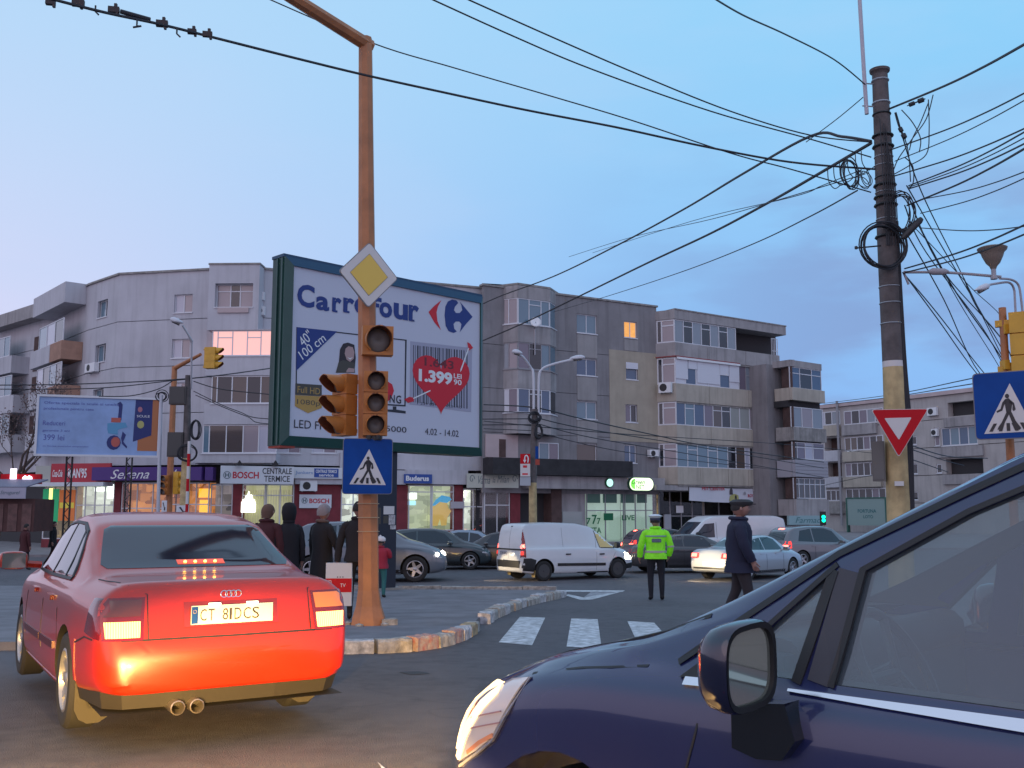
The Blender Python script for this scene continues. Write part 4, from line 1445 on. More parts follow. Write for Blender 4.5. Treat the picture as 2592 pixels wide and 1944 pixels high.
for yy in (1275, 1345, 1310):
 mb = MB()
 t = (at_Y(915, yy, YP).z - pb.z) / H_
 c = lerp(pb, tp, t)
 mb.tube([c + Vector((.156 * math.cos(R(20 * k)), .156 * math.sin(R(20 * k)), 0)) for k in range(18)], .006, 5, closed=True)
 part('tape_ring', mb, mat('old_tape', (.50, .34, .20), .5), SP)

def signal_head(name, label, c, yaw, n, w, h, lens_r, depth, mt, visor=.22, loc=None, group=None, cat='traffic light', lit=None):
 """c: centre of the front face; yaw 0 looks at -Y, positive turns its face towards +X"""
 t = thing(name, label, cat, c - Vector((0, 0, h / 2)), group=group)
 F = Vector((math.sin(yaw), -math.cos(yaw), 0))
 U = Vector((math.cos(yaw), math.sin(yaw), 0))
 p = Pl(c, U)
 mb = MB()
 g = h / n
 for k in range(n):
  z0 = -h / 2 + g * k
  p.slab(mb, -w / 2, w / 2, z0 + .006, z0 + g - .006, -depth, 0)
 p.slab(mb, -w / 2 + .02, w / 2 - .02, -h / 2 + .01, h / 2 - .01, -depth + .02, -.02)
 part('housing', mb, mt, t)
 for k in range(n):
  z = -h / 2 + g * (k + .5)
  cc = p.P(0, z, 0)
  M = Matrix.Translation(cc) @ F.to_track_quat('Z', 'Y').to_matrix().to_4x4()
  mb = MB()
  mb.lathe([(0, .035), (lens_r * .5, .032), (lens_r * .85, .018), (lens_r, .004), (lens_r, -.01)], 24, M)
  part('lens', mb, (lit or {}).get(k, lens_m), t, smooth=True)
  # cut-away hood: long on top, short below
  mb = MB()
  r0, seg = lens_r * 1.10, 28
  vo, vi = [], []
  for j in range(seg + 1):
   a = R(-55 + 290 * j / seg)
   top = (math.sin(a) + 1) / 2
   ln = visor * (.25 + .75 * min(1, top * 1.35))
   dp = -.10 * ln
   for r_, lst in ((r0, vo), (r0 - .012, vi)):
    x, zz = r_ * math.cos(a), r_ * math.sin(a)
    lst.append(p.P(x, z + zz, 0))
    lst.append(p.P(x * .97, z + zz * .97 + dp * .3, ln))
  o = len(vo)
  fs = []
  for j in range(seg):
   fs.append((2 * j, 2 * j + 2, 2 * j + 3, 2 * j + 1))
   fs.append((o + 2 * j, o + 2 * j + 1, o + 2 * j + 3, o + 2 * j + 2))
   fs.append((2 * j + 1, 2 * j + 3, o + 2 * j + 3, o + 2 * j + 1))
  mb.add(vo + vi, fs)
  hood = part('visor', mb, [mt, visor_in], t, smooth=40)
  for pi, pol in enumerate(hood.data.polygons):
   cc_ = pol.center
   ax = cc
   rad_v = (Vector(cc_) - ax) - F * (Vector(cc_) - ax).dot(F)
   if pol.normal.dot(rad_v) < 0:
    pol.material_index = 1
 mb = MB()
 p.slab(mb, -.03, .03, h / 2 - .12, h / 2 - .06, -depth - .12, -depth)
 p.slab(mb, -.03, .03, -h / 2 + .06, -h / 2 + .12, -depth - .12, -depth)
 part('bracket', mb, mt, t)
 return t

cA = at_Y(957, 861, YP - .30)
signal_head('traffic_light', 'single large round unlit signal head at the top of the group on the orange mast', cA, R(14), 1, .44, .43, .175, .20, orange2, .24)
cB = at_Y(951, 1020, YP - .28)
signal_head('traffic_light', 'unlit three lens signal facing the street, right of the orange mast above the blue sign', cB, R(10), 3, .34, .93, .125, .18, orange2, .19)
cC = at_Y(858, 1025, YP - .02)
signal_head('traffic_light', 'three lens signal with long hoods turned sideways, left of the orange mast', cC, R(-44), 3, .34, .90, .125, .20, orange2, .28)
t_ = thing('push_button_box', 'small black box with two knobs under the three lens signal on the mast', 'signal box', cB - Vector((0, 0, .52)))
mb = MB()
mb.box(cB + Vector((-.02, .05, -.50)), (.22, .12, .06))
part('housing', mb, black, t_)
mb = MB()
for dx in (-.06, .06):
 mb.lathe([(0, -.03), (.03, -.03), (.03, .03), (0, .03)], 10, Matrix.Translation(cB + Vector((dx - .02, -.03, -.49))))
part('knob', mb, black, t_)

def disc_sign(name, label, cat, pl, rings, thick=.012, parent=None, back=steel):
 """rings: list of (loop of (u,v), material, partname)"""
 c = pl.P(*rings[0][0][0])
 t = thing(name, label, cat, pl.P(sum(p[0] for p in rings[0][0]) / len(rings[0][0]), min(p[1] for p in rings[0][0])))
 o = 0
 for i, (lp, m, nm) in enumerate(rings):
  mb = MB()
  pl.poly(mb, lp, o, o + (thick * 2 if i == 0 else .003))
  part(nm, mb, m, t)
  o += thick * 2 if i == 0 else .003
  o += .0004
 return t, o

def roundpoly(pts, r, n=5):
 out = []
 k = len(pts)
 for i in range(k):
  p0, p1, p2 = Vector(pts[i - 1]), Vector(pts[i]), Vector(pts[(i + 1) % k])
  d0, d1 = (p0 - p1).normalized(), (p2 - p1).normalized()
  a, b = p1 + d0 * r, p1 + d1 * r
  for j in range(n + 1):
   t = j / n
   out.append(tuple(a * (1 - t) ** 2 + p1 * 2 * t * (1 - t) + b * t * t))
 return out

def plane_px(xl, xr, yl, yr, Yl, Yr):
 a, b = at_Y(xl, yl, Yl), at_Y(xr, yr, Yr)
 return Pl.wall(a, b)

sgn_red = mat('sign_red_paint', (0.50, 0.008, 0.016), 0.6, spec=.2)
sgn_blue = mat('sign_blue_paint', (0.003, 0.055, 0.27), 0.6, spec=.2, var=.2, vscale=2)
sgn_white = mat('sign_white_paint', (0.62, 0.58, 0.57), 0.4)
sgn_yel = mat('sign_yellow_paint', (0.72, 0.47, 0.06), 0.35, coat=.3)
sgn_edge = mat('sign_edge', (.20, .19, .20), .5)
# priority diamond
pl = plane_px(856, 1006, 679, 705, YP - .52, YP - .02)
cu = (pl.uv(856, 679)[0] + pl.uv(1006, 705)[0]) / 2
vt, vb = pl.uv(932, 613)[1], pl.uv(936, 781)[1]
cv = (vt + vb) / 2
hw, hh = (pl.uv(1006, 705)[0] - pl.uv(856, 679)[0]) / 2, (vt - vb) / 2

def dia(k, r):
 return roundpoly([(cu - hw * k, cv), (cu, cv - hh * k), (cu + hw * k, cv), (cu, cv + hh * k)], r)

t_, o_ = disc_sign('priority_road_sign', 'yellow and white diamond sign on the orange mast', 'road sign', pl,
     [(dia(1, .05), sgn_edge, 'backing_plate'), (dia(.965, .045), sgn_white, 'white_border'), (dia(.645, .01), sgn_edge, 'black_line'), (dia(.625, .01), sgn_yel, 'yellow_face')])
mb = MB()
pl.slab(mb, cu - .02, cu + .02, cv - .25, cv + .25, -.12, -.001)
part('bracket', mb, steel, t_)

def ped_sign(name, label, pl, u0, u1, v0, v1, tri):
 base_ = roundpoly([(u0, v0), (u1, v0), (u1, v1), (u0, v1)], (u1 - u0) * .07)
 t, o = disc_sign(name, label, 'road sign', pl, [(base_, sgn_edge, 'backing_plate'), (roundpoly([(u0 + .008, v0 + .008), (u1 - .008, v0 + .008), (u1 - .008, v1 - .008), (u0 + .008, v1 - .008)], (u1 - u0) * .065), sgn_blue, 'blue_face'), (tri, sgn_white, 'white_triangle')])
 bu0, bu1 = min(p[0] for p in tri), max(p[0] for p in tri)
 bv0, bv1 = min(p[1] for p in tri), max(p[1] for p in tri)

 def T(pts):
  return [(bu0 + (bu1 - bu0) * a, bv0 + (bv1 - bv0) * b) for a, b in pts]
 mb = MB()
 fig = [
  [(.50 + .042 * math.cos(R(30 * k)), .745 + .047 * math.sin(R(30 * k))) for k in range(12)],
  [(.455, .685), (.53, .70), (.60, .62), (.56, .41), (.47, .40), (.45, .55)],
  [(.46, .685), (.40, .62), (.355, .49), (.27, .45), (.285, .415), (.39, .455), (.43, .56), (.48, .62)],
  [(.55, .675), (.63, .60), (.655, .47), (.615, .43), (.59, .465), (.60, .56), (.53, .60)],
  [(.47, .42), (.53, .40), (.42, .20), (.335, .07), (.27, .075), (.29, .12), (.37, .23)],
  [(.50, .42), (.57, .42), (.64, .24), (.74, .09), (.71, .055), (.64, .06), (.565, .22)],
 ]
 for f_ in fig:
  pl.poly(mb, T(f_), o, o + .002)
 for (a, b) in ((.14, .235), (.33, .385), (.49, .49), (.655, .59), (.83, .755)):
  w_ = .035
  pl.poly(mb, T([(a - w_, .04), (a + w_, .04), (b + w_, .20), (b - w_, .20)]), o + .0021, o + .0035)
 part('pictogram', mb, mat('sign_black', (.012, .012, .016), .4), t)
 mb = MB()
 cu_ = (u0 + u1) / 2
 pl.slab(mb, cu_ - .03, cu_ + .03, v0 + .15, v1 - .1, -.10, -.001)
 part('bracket', mb, steel, t)
 return t

pl = plane_px(866, 993, 1180, 1183, YP - .36, YP - .20)
u0, u1 = pl.uv(867, 1180)[0], pl.uv(993, 1183)[0]
v1, v0 = pl.uv(934, 1110)[1], pl.uv(930, 1251)[1]
ped_sign('crosswalk_sign', 'square blue crosswalk sign on the orange mast under the signal heads', pl, u0, u1, v0, v1, [pl.uv(884, 1226), pl.uv(976, 1228), pl.uv(934, 1137)])

# ------------------------------------------------------------ big billboard
gdark = mat('cabinet_green', (0.010, 0.060, 0.050), 0.45, coat=.2, var=.2, vscale=1)
gdark2 = mat('cabinet_green_light', (0.012, 0.050, 0.042), 0.45, var=.2, vscale=1)
gsky = mat('cabinet_sky_reflection', (0.006, 0.045, 0.11), 0.5, coat=.1)  # sky reflected on the cap, put into the colour as blue
PBb = plane_px(718, 1226, 1000, 1000, 22.5, 26.9)
bx0 = PBb.uv(716, 1000)[0]
bx1 = PBb.uv(1225, 1000)[0]
bt = (PBb.uv(737, 655)[1] + PBb.uv(1224, 745)[1]) / 2
bb = (PBb.uv(737, 1133)[1] + PBb.uv(1222, 1150)[1]) / 2
BB = thing('billboard', 'large green framed billboard with a white supermarket poster behind the orange mast', 'billboard', PBb.P(*PBb.uv(988, 1150), -.5))
BB.location.z = gz(24.6)
DEP = .58
p0_, p1_ = .20, .20
pu0, pu1 = bx0 + .20, bx1 - .12
pv0, pv1 = bb + .22, bt - .20
mb = MB()
PBb.slab(mb, bx0, bx1, bb, bt, -DEP, -.12)
part('cabinet', mb, gdark2, BB)
# bevelled frame of four members
for nm, a, b, c, d, m_ in (('frame_left', (bx0, bb), (pu0, pv0), (pu0, pv1), (bx0, bt), gdark), ('frame_right', (bx1, bb), (bx1, bt), (pu1, pv1), (pu1, pv0), gdark),
       ('frame_top', (bx0, bt), (pu0, pv1), (pu1, pv1), (bx1, bt), gsky), ('frame_bottom', (bx0, bb), (bx1, bb), (pu1, pv0), (pu0, pv0), gdark)):
 mb = MB()
 q = [a, b, c, d]
 fr = []
 for (u, v) in q:
  inner_ = pu0 - .001 < u < pu1 + .001 and pv0 - .001 < v < pv1 + .001
  fr.append(PBb.P(u, v, .0 if inner_ else -.06))
 bk_ = [PBb.P(u, v, -.16) for (u, v) in q]
 mb.add(fr + bk_, [(0, 1, 2, 3), (7, 6, 5, 4), (0, 4, 5, 1), (1, 5, 6, 2), (2, 6, 7, 3), (3, 7, 4, 0)])
 part(nm, mb, m_, BB)
mb = MB()
PBb.slab(mb, bx0 - .02, bx1 + .02, bt, bt + .07, -DEP - .02, -.10)
part('roof_cap', mb, gsky, BB)
mb = MB()
PBb.slab(mb, bx0 - .04, bx0 - .002, bb + .02, bt - .02, -DEP * .62, -DEP * .55)
PBb.slab(mb, bx0 - .03, bx0 - .002, bb + .02, bt - .02, -.18, -.13)
part('side_rib', mb, gdark, BB)
mb = MB()
PBb.slab(mb, bx0 + .02, bx0 + .4, bb - .05, bb - .001, -DEP, -DEP + .5)
part('red_reflector', mb, mat('rust_red', (.35, .05, .03), .6), BB)
pst = mat('poster_white', (0.54, 0.54, 0.63), 0.6, spec=.3)
mb = MB()
PBb.slab(mb, pu0, pu1, pv0, pv1, -.10, -.05)
po = part('poster', mb, pst, BB)
navy = mat('poster_navy', (.010, .030, .19), .5)
pred = mat('poster_red', (.58, .006, .022), .5)
pblk = mat('poster_black', (.02, .018, .03), .5)
pgold = mat('poster_gold', (.42, .25, .06), .5)
pdk = mat('poster_dark_olive', (.06, .05, .04), .5)
PO = -.046

def pp(x, y):
 return PBb.uv(x, y)

def ppoly(pts, m, off=PO, name='print', px=True):
 mb = MB()
 PBb.poly(mb, [pp(*p) for p in pts] if px else pts, off, off + .002)
 return part(name, mb, m, po)

def ptxt(s, x0, y0, x1, y1, m, off=PO + .006, **k):
 """the text box follows the poster's own level lines"""
 um, vm = pp((x0 + x1) / 2, (y0 + y1) / 2)
 a, b = pp(x0, (y0 + y1) / 2)[0], pp(x1, (y0 + y1) / 2)[0]
 h = pp((x0 + x1) / 2, y0)[1] - pp((x0 + x1) / 2, y1)[1]
 return lettering(PBb, s, (a, b, vm - h / 2, vm + h / 2), m, po, off, **k)

# crop-to-pixel of the close study: x = 650+cx*.3617, y = 580+cy*.3617
def c4(x, y):
 return (650 + x * .3617, 580 + y * .3617)

# store name in slab letters, one mesh each
u_l, v_l = pp(*c4(290, 462))
u_r, v_r = pp(*c4(1140, 575))
word = [('C', 290, 412, 385, 545), ('a', 422, 515, 470, 568), ('r', 535, 600, 478, 578), ('r', 612, 690, 480, 582), ('e', 690, 770, 485, 590), ('f', 775, 880, 470, 608), ('o', 865, 955, 510, 618),
  ('u', 965, 1065, 520, 632), ('r', 1070, 1142, 530, 642)]
for ch, xa, xb, ya, yb_ in word:
 x0, y0 = c4(xa, ya)
 x1, y1 = c4(xb, yb_)
 ptxt(ch, x0, y0, x1, y1, navy, bold=.035)
 if ch in 'rfu':
  ua, va = pp((x0 * .75 + x1 * .25), y1)
  wd = pp(x1, y1)[0] - pp(x0, y1)[0]
  if ch != 'u':
   ppoly([(ua - wd * .22, va - .001), (ua + wd * .30, va - .001), (ua + wd * .30, va + .045), (ua - wd * .22, va + .045)], navy, PO + .009, px=False, name='lettering')
# emblem: red left wedge, blue right arrow with bites
ppoly([c4(*p) for p in ((1300, 495), (1250, 535), (1210, 578), (1250, 650), (1297, 705), (1272, 640), (1266, 580), (1276, 540))], pred, PO, 'emblem')
ppoly([c4(*p) for p in ((1322, 600), (1328, 540), (1345, 505), (1375, 490), (1405, 497), (1418, 515), (1395, 540), (1388, 565), (1402, 585), (1428, 585), (1446, 565), (1440, 530), (1428, 505),
      (1475, 560), (1518, 612), (1470, 665), (1428, 720), (1437, 685), (1440, 662), (1425, 645), (1400, 645), (1385, 662), (1390, 695), (1408, 715), (1385, 725), (1350, 712), (1330, 675))], navy, PO, 'emblem')
# television outline
for q in (((285, 683), (1055, 772), (1055, 780), (285, 691)), ((1047, 772), (1057, 772), (1050, 1230), (1041, 1230)), ((285, 690), (293, 690), (288, 1080), (280, 1080)), ((915, 1222), (1050, 1230), (1050, 1240), (915, 1232))):
 ppoly([c4(*p) for p in q], pblk)
ppoly([c4(*p) for p in ((960, 1240), (985, 1240), (985, 1262), (1050, 1272), (1050, 1290), (915, 1275), (915, 1260), (960, 1262))], pblk)
ppoly([c4(*p) for p in ((288, 684), (570, 714), (283, 990))], navy, PO + .003)
ppoly([c4(*p) for p in ((896, 1085), (925, 1065), (955, 1085), (968, 1130), (950, 1180), (915, 1215), (896, 1210))], pred, PO + .001)
ptxt('40"', *c4(300, 725), *c4(395, 800), white, rot=R(46), off=PO + .007)
ptxt('100 cm', *c4(288, 785), *c4(500, 850), white, rot=R(40), off=PO + .007)
# generic smiling woman shown on the screen
skin_p = mat('print_skin', (.42, .27, .26), .6)
hair_p = mat('print_hair', (.03, .018, .025), .6)
ppoly([c4(*p) for p in ((585, 900), (590, 840), (612, 800), (645, 792), (690, 808), (700, 900), (690, 1000), (575, 1000))], hair_p, PO + .003)
ppoly([c4(*p) for p in ((622, 870), (628, 835), (648, 818), (678, 825), (690, 860), (685, 905), (660, 928), (636, 912))], skin_p, PO + .006)
ppoly([c4(*p) for p in ((640, 895), (660, 903), (680, 893), (660, 912))], white, PO + .009)
ppoly([c4(*p) for p in ((634, 990), (650, 970), (690, 975), (690, 1000), (634, 1000))], skin_p, PO + .006)
ppoly([c4(*p) for p in ((560, 1004), (580, 930), (612, 915), (690, 935), (695, 1004))], pdk, PO + .0035)
# badge
ppoly([c4(*p) for p in ((278, 1078), (462, 1090), (462, 1168), (276, 1158))], pdk, PO + .003)
ppoly([c4(*p) for p in ((276, 1160), (462, 1170), (462, 1250), (366, 1287), (274, 1238))], pgold, PO + .003)
ptxt('Full HD', *c4(292, 1105), *c4(450, 1150), pgold)
ptxt('1080p', *c4(288, 1195), *c4(450, 1240), pdk)
ptxt('LED FHD', *c4(268, 1342), *c4(545, 1398), pblk)
ptxt('UE40J5000', *c4(720, 1372), *c4(1055, 1425), pblk)
ptxt('SAMSUNG', *c4(740, 1150), *c4(1018, 1208), pblk, bold=.02, spacing=1.15)
ptxt('4.02 - 14.02', *c4(1185, 1400), *c4(1420, 1445), pblk)
# barcode ticket with a heart
ppoly([c4(*p) for p in ((1082, 783), (1515, 830), (1508, 1280), (1078, 1225))], mat('poster_grey', (.36, .35, .45), .6), PO)
rnd = random.Random(4)
x = 1102
while x < 1482:
 w_ = rnd.choice((3, 4, 7, 9))
 t0_ = (x - 1082) / 433
 yt, yb_ = 808 + 45 * t0_, 1208 + 52 * t0_
 ppoly([c4(x, yt), c4(x + w_, yt), c4(x + w_, yb_), c4(x, yb_)], pblk, PO + .0025)
 x += w_ + rnd.choice((5, 7, 9, 12))
ptxt('1 239 85991 90234 10', *c4(1130, 1222), *c4(1440, 1240), pblk)
heart = []
for k in range(40):
 t = 2 * math.pi * k / 40
 hx, hy = 16 * math.sin(t) ** 3, 13 * math.cos(t) - 5 * math.cos(2 * t) - 2 * math.cos(3 * t) - math.cos(4 * t)
 heart.append(c4(1297 + hx / 16 * 200, 1020 - (hy - 2.5) / 14.5 * 205 + hx / 16 * 12))
ppoly(heart, pred, PO + .005)
ptxt('1.643', *c4(1180, 908), *c4(1385, 968), mat('poster_dark_red', (.15, .01, .02), .5), off=PO + .009, bold=.02)
ptxt('1.399', *c4(1140, 990), *c4(1375, 1078), white, off=PO + .009, bold=.045)
ptxt('LEI', *c4(1385, 1012), *c4(1440, 1045), white, off=PO + .009, bold=.02)
ptxt('90', *c4(1385, 1052), *c4(1440, 1090), white, off=PO + .009, bold=.02)
for q in (((1480, 790), (1500, 800), (1520, 830), (1490, 850)), ((1040, 1190), (1075, 1172), (1110, 1180), (1105, 1205), (1065, 1215))):
 ppoly([c4(*p) for p in q], pred, PO + .008)
ppoly([c4(*p) for p in ((1485, 830), (1493, 834), (1440, 985), (1430, 1000), (1432, 980))], white, PO + .009)
ppoly([c4(*p) for p in ((1100, 1180), (1220, 1125), (1222, 1133), (1102, 1189))], white, PO + .009)
# post
px0, px1 = PBb.uv(945, 1300)[0], PBb.uv(1018, 1300)[0]
mb = MB()
PBb.slab(mb, px0, px1, gz(24.6) - .2, bb + .3, -DEP + .12, -.22)
pst_o = part('post', mb, mat('post_navy', (.012, .014, .028), .5), BB)
mb = MB()
PBb.slab(mb, px0 - .12, px1 + .12, gz(24.6) - .2, gz(24.6) + .14, -DEP, -.1)
part('footing', mb, conc, BB)
rnd = random.Random(11)
for (x0, y0, x1, y1, m_) in ((985, 1281, 1012, 1302, sgn_white), (984, 1306, 996, 1325, pdk), (998, 1304, 1014, 1328, kerb_w), (972, 1285, 978, 1327, pdk), (1002, 1330, 1016, 1340, kerb_w)):
 mb = MB()
 PBb.slab(mb, *PBb.rect(x0, y0, x1, y1), -.22, -.215)
 part('leaflet', mb, m_, pst_o)

# ------------------------------------------------------------ concrete poles
yel = mat('pole_yellow_paint', (0.50, 0.37, 0.19), 0.8, var=0.35, vscale=4, streak=.5, bump=.2)
dconc = mat('pole_dark_concrete', (0.13, 0.11, 0.11), 0.9, var=0.4, vscale=4, streak=.4, bump=.3)
cab = mat('cable_black', (0.020, 0.020, 0.027), 0.6)

def seg_pole(parent, pts, seg=20):
 """pts: (z, x, y, r, material) from the ground up; one part per paint band"""
 bands = []
 for i in range(len(pts) - 1):
  if bands and bands[-1][0] is pts[i][4]:
   bands[-1][1].append(pts[i + 1])
  else:
   bands.append((pts[i][4], [pts[i], pts[i + 1]]))
 for m_, ps in bands:
  mb = MB()
  ngon_tube(mb, [(p[1], p[2], p[0]) for p in ps], [p[3] for p in ps], seg, 0)
  part('shaft', mb, m_, parent, smooth=40)

YR = 15.5
rp = {y: at_Y(x, y, YR) for y, x in ((1300, 2276), (930, 2262), (915, 2261), (600, 2246), (190, 2227))}
gzr = gz(YR)
RP = thing('utility_pole', 'concrete utility pole with yellow foot, wound with cables, behind the blue minivan', 'utility pole', (rp[1300].x + .02, YR, gzr))
bx = rp[1300].x + (rp[1300].x - rp[930].x) / (rp[1300].z - rp[930].z) * (gzr - rp[1300].z)
seg_pole(RP, [(gzr, bx, YR, .195, yel), (rp[930].z, rp[930].x, YR, .163, yel), (rp[930].z, rp[930].x, YR, .164, sgn_white), (rp[915].z, rp[915].x, YR, .163, sgn_white),
    (rp[915].z, rp[915].x, YR, .162, dconc), (rp[600].z, rp[600].x, YR, .155, dconc), (rp[190].z, rp[190].x, YR, .120, dconc)])
mb = MB()
tc_ = rp[190]
mb.lathe([(.0, 0), (.115, 0), (.125, .03), (.155, .05), (.16, .09), (.0, .11)], 20, Matrix.Translation(tc_))
part('pole_cap', mb, dconc, RP, smooth=40)

def ringat(y, r, mth=.012, Y=YR, xk=None):
 xx = np.interp(y, [190, 600, 930, 1300], [2227, 2246, 2262, 2276])
 c = at_Y(float(xx), y, Y)
 return [c + Vector((r * math.cos(R(20 * k)), r * math.sin(R(20 * k)), 0)) for k in range(18)]

for i, y in enumerate((205, 262, 290, 398, 420, 450, 488, 556, 727, 768, 820)):
 mb = MB()
 r_ = float(np.interp(y, [190, 600, 930], [.124, .159, .168]))
 mb.tube(ringat(y, r_), .016 if i < 3 else .009, 5, closed=True)
 part('steel_band', mb, steel if i not in (2, 5) else black, RP)
for y in (345, 372, 470, 520, 600, 500):
 mb = MB()
 r_ = float(np.interp(y, [190, 600, 930], [.135, .17, .175]))
 mb.tube(ringat(y, r_), .022, 5, closed=True)
 part('clamp', mb, black, RP)
mb = MB()
for k in range(7):
 x = 2255 + k * 5
 a_ = catmull([at_Y(x - 28 + 6 * math.sin(k), 300 + 12 * k, YR - .17), at_Y(x - 18, 480, YR - .19), at_Y(x - 14 + 4 * math.cos(k), 620, YR - .18)], 6)
 mb.tube(a_, .008, 5)
for k in range(4):
 x = 2290 + k * 4
 a_ = catmull([at_Y(x - 30, 560, YR - .1), at_Y(x - 10, 900, YR - .12), at_Y(x + 6, 1100, YR - .12), at_Y(x + 12, 1330, YR - .12)], 6)
 mb.tube(a_, .016, 5)
part('riser_cable', mb, cab, RP)
mt_ = thing('antenna_tube', 'thin pale grey tube clamped upright to the top of the right utility pole', 'tube', at_Y(2194, 289, YR - .1))
mb = MB()
mb.tube([at_Y(2194, 289, YR - .05), at_Y(2188, 200, YR - .05), at_Y(2176, 0, YR - .05), at_Y(2172, -90, YR - .05)], .032, 10)
part('tube', mb, mat('pvc_grey', (.45, .42, .48), .5), mt_)
mb = MB()
for y in (211, 268):
 mb.tube([at_Y(2183, y, YR - .06), at_Y(2212, y + 2, YR - .03)], .012, 5)
part('clamp', mb, steel, mt_)
bxm = thing('meter_box', 'flat grey brown metal box strapped to the left side of the yellow pole foot', 'electrical box', at_Y(2222, 1218, YR))
mb = MB()
pbx = plane_px(2207, 2240, 1170, 1170, YR - .05, YR - .12)
pbx.slab(mb, *pbx.rect(2207, 1117, 2240, 1218), -.14, 0)
part('box', mb, mat('box_taupe', (.13, .12, .115), .6), bxm)
mb = MB()
pbx.slab(mb, *pbx.rect(2210, 1121, 2237, 1214), .001, .01)
part('door', mb, mat('box_taupe', (.13, .12, .115), .6), bxm)
lbl = thing('notice_plate', 'small white plate on the yellow part of the right pole', 'sign', at_Y(2276, 1230, YR - .2))
mb = MB()
mb.box(at_Y(2276, 1224, YR - .215), (.135, .02, .07))
part('plate', mb, sgn_white, lbl)
# give way sign
pl = plane_px(2204, 2348, 1039, 1033, YR - .38, YR - .46)
o3 = [pl.uv(2204, 1037), pl.uv(2274, 1158), pl.uv(2349, 1035)]
i3 = [pl.uv(2237, 1059), pl.uv(2274, 1114), pl.uv(2306, 1057)]
t_, _ = disc_sign('give_way_sign', 'red and white give way triangle on the yellow concrete pole', 'road sign', pl,
     [(roundpoly(o3, .05), sgn_white, 'backing_plate'), (roundpoly([tuple(Vector(p) * .97 + Vector((sum(q[0] for q in o3) / 3, sum(q[1] for q in o3) / 3)) * .03) for p in o3], .045), sgn_red, 'red_face'), (roundpoly(i3, .02), sgn_white, 'white_centre')])
mb = MB()
c_ = pl.uv(2274, 1060)
pl.slab(mb, c_[0] - .2, c_[0] + .2, c_[1] - .03, c_[1] + .03, -.25, -.001)
part('bracket', mb, steel, t_)

def coil(name, label, c, rx, rz, n, yaw, tilt=0.0, rad=.010, spread=.03, grp=None, seed=1, extra=None):
 t = thing(name, label, 'cable coil', c - Vector((0, 0, rz)), group=grp)
 rr = random.Random(seed)
 mb = MB()
 for k in range(n):
  a, b = rx + rr.uniform(-spread, spread), rz + rr.uniform(-spread, spread)
  cc = c + Vector((rr.uniform(-spread, spread), rr.uniform(-spread, spread), rr.uniform(-spread, spread)))
  U = Vector((math.cos(yaw), math.sin(yaw), 0))
  pts = []
  ph = rr.uniform(0, 6)
  for j in range(28):
   an = 2 * math.pi * j / 28
   pts.append(cc + U * a * math.cos(an) + Vector((0, 0, 1)) * b * math.sin(an) + Vector((0, 1, 0)) * (tilt * math.sin(an + ph)))
  mb.tube(pts, rad, 5, closed=True)
 part('loops', mb, cab, t)
 return t

coil('cable_coil', 'big black cable coil hung round the right utility pole at its middle', at_Y(2237, 624, YR - .24), .34, .34, 9, R(8), .06, .011, .03, seed=2)
coil('cable_coil', 'tall narrow cable coil on the right flank of the right utility pole', at_Y(2278, 540, YR - .2), .18, .30, 5, R(-20), .04, .010, .03, seed=3)
coil('cable_coil', 'slack cable loop hanging in the air left of the right utility pole', at_Y(2152, 440, YR - .3), .15, .24, 5, R(25), .05, .009, .03, seed=4)
coil('cable_coil', 'small tangle of thin loops between the hanging loop and the right pole', at_Y(2185, 455, YR - .2), .14, .12, 4, R(25), .05, .007, .05, seed=5)
cj = thing('cable_joint', 'black cylinder joint sticking out slantwise from the right utility pole', 'cable joint', at_Y(2287, 600, YR - .3))
mb = MB()
a_, b_ = at_Y(2284, 604, YR - .3), at_Y(2333, 553, YR - .35)
mb.tube([a_, a_.lerp(b_, .12), a_.lerp(b_, .88), b_], [.03, .052, .052, .035], 14)
part('cylinder', mb, mat('joint_black', (.03, .028, .03), .5), cj, smooth=40)

def cable(name, label, pts, rad, group=None, bits=()):
 """pts: (px, py, distance)"""
 P = catmull([at_Y(*p) for p in pts], 7)
 mb = MB()
 c = P[len(P) // 2]
 t = thing(name, label, 'cable', P[0], group=group)
 mb.tube(P, rad, 5)
 part('strand', mb, cab, t)
 return t

th, md_, tn = .017, .011, .008
ORD = ('first', 'second', 'third', 'fourth', 'fifth', 'sixth', 'seventh', 'eighth', 'ninth', 'tenth', 'eleventh', 'twelfth', 'thirteenth')
G = 'overhead cables meeting at the right utility pole'
cable('overhead_cable', 'thick cable with clips crossing in front of the orange mast to the right pole', [(-60, -50, 9.5), (110, -8, 10), (260, 30, 10.4), (400, 60, 10.8), (530, 92, 11.3), (760, 150, 12.2), (925, 190, 12.8), (1120, 233, 13.3), (1330, 278, 13.8), (1560, 322, 14.2), (1780, 370, 14.7), (2000, 410, 15), (2215, 428, YR - .15)], th, G)
cable('overhead_cable', 'thin cable running from above the mast arm down to the right pole', [(640, -20, 15.5), (940, 108, 15.6), (1150, 172, 15.6), (1400, 245, 15.5), (1600, 305, 15.5), (1850, 388, 15.5), (2000, 428, 15.5), (2205, 487, YR - .1)], md_, G)
cable('overhead_cable', 'left one of two cables sweeping from the top of the picture to the right pole', [(1075, -10, 12), (1300, 92, 12.8), (1500, 176, 13.5), (1800, 282, 14.4), (2050, 352, 15.1), (2205, 398, YR - .1)], md_, G)
cable('overhead_cable', 'right one of two cables sweeping from the top of the picture to the right pole', [(1165, -10, 12), (1400, 95, 12.8), (1620, 190, 13.5), (1850, 282, 14.4), (2050, 342, 15.1), (2205, 360, YR - .1)], md_, G)
cable('overhead_cable', 'short cable from the top edge down to the tip of the right pole', [(1790, -15, 10), (1880, 38, 11.5), (1990, 88, 13), (2110, 150, 14.6), (2190, 214, YR - .1)], md_, G)
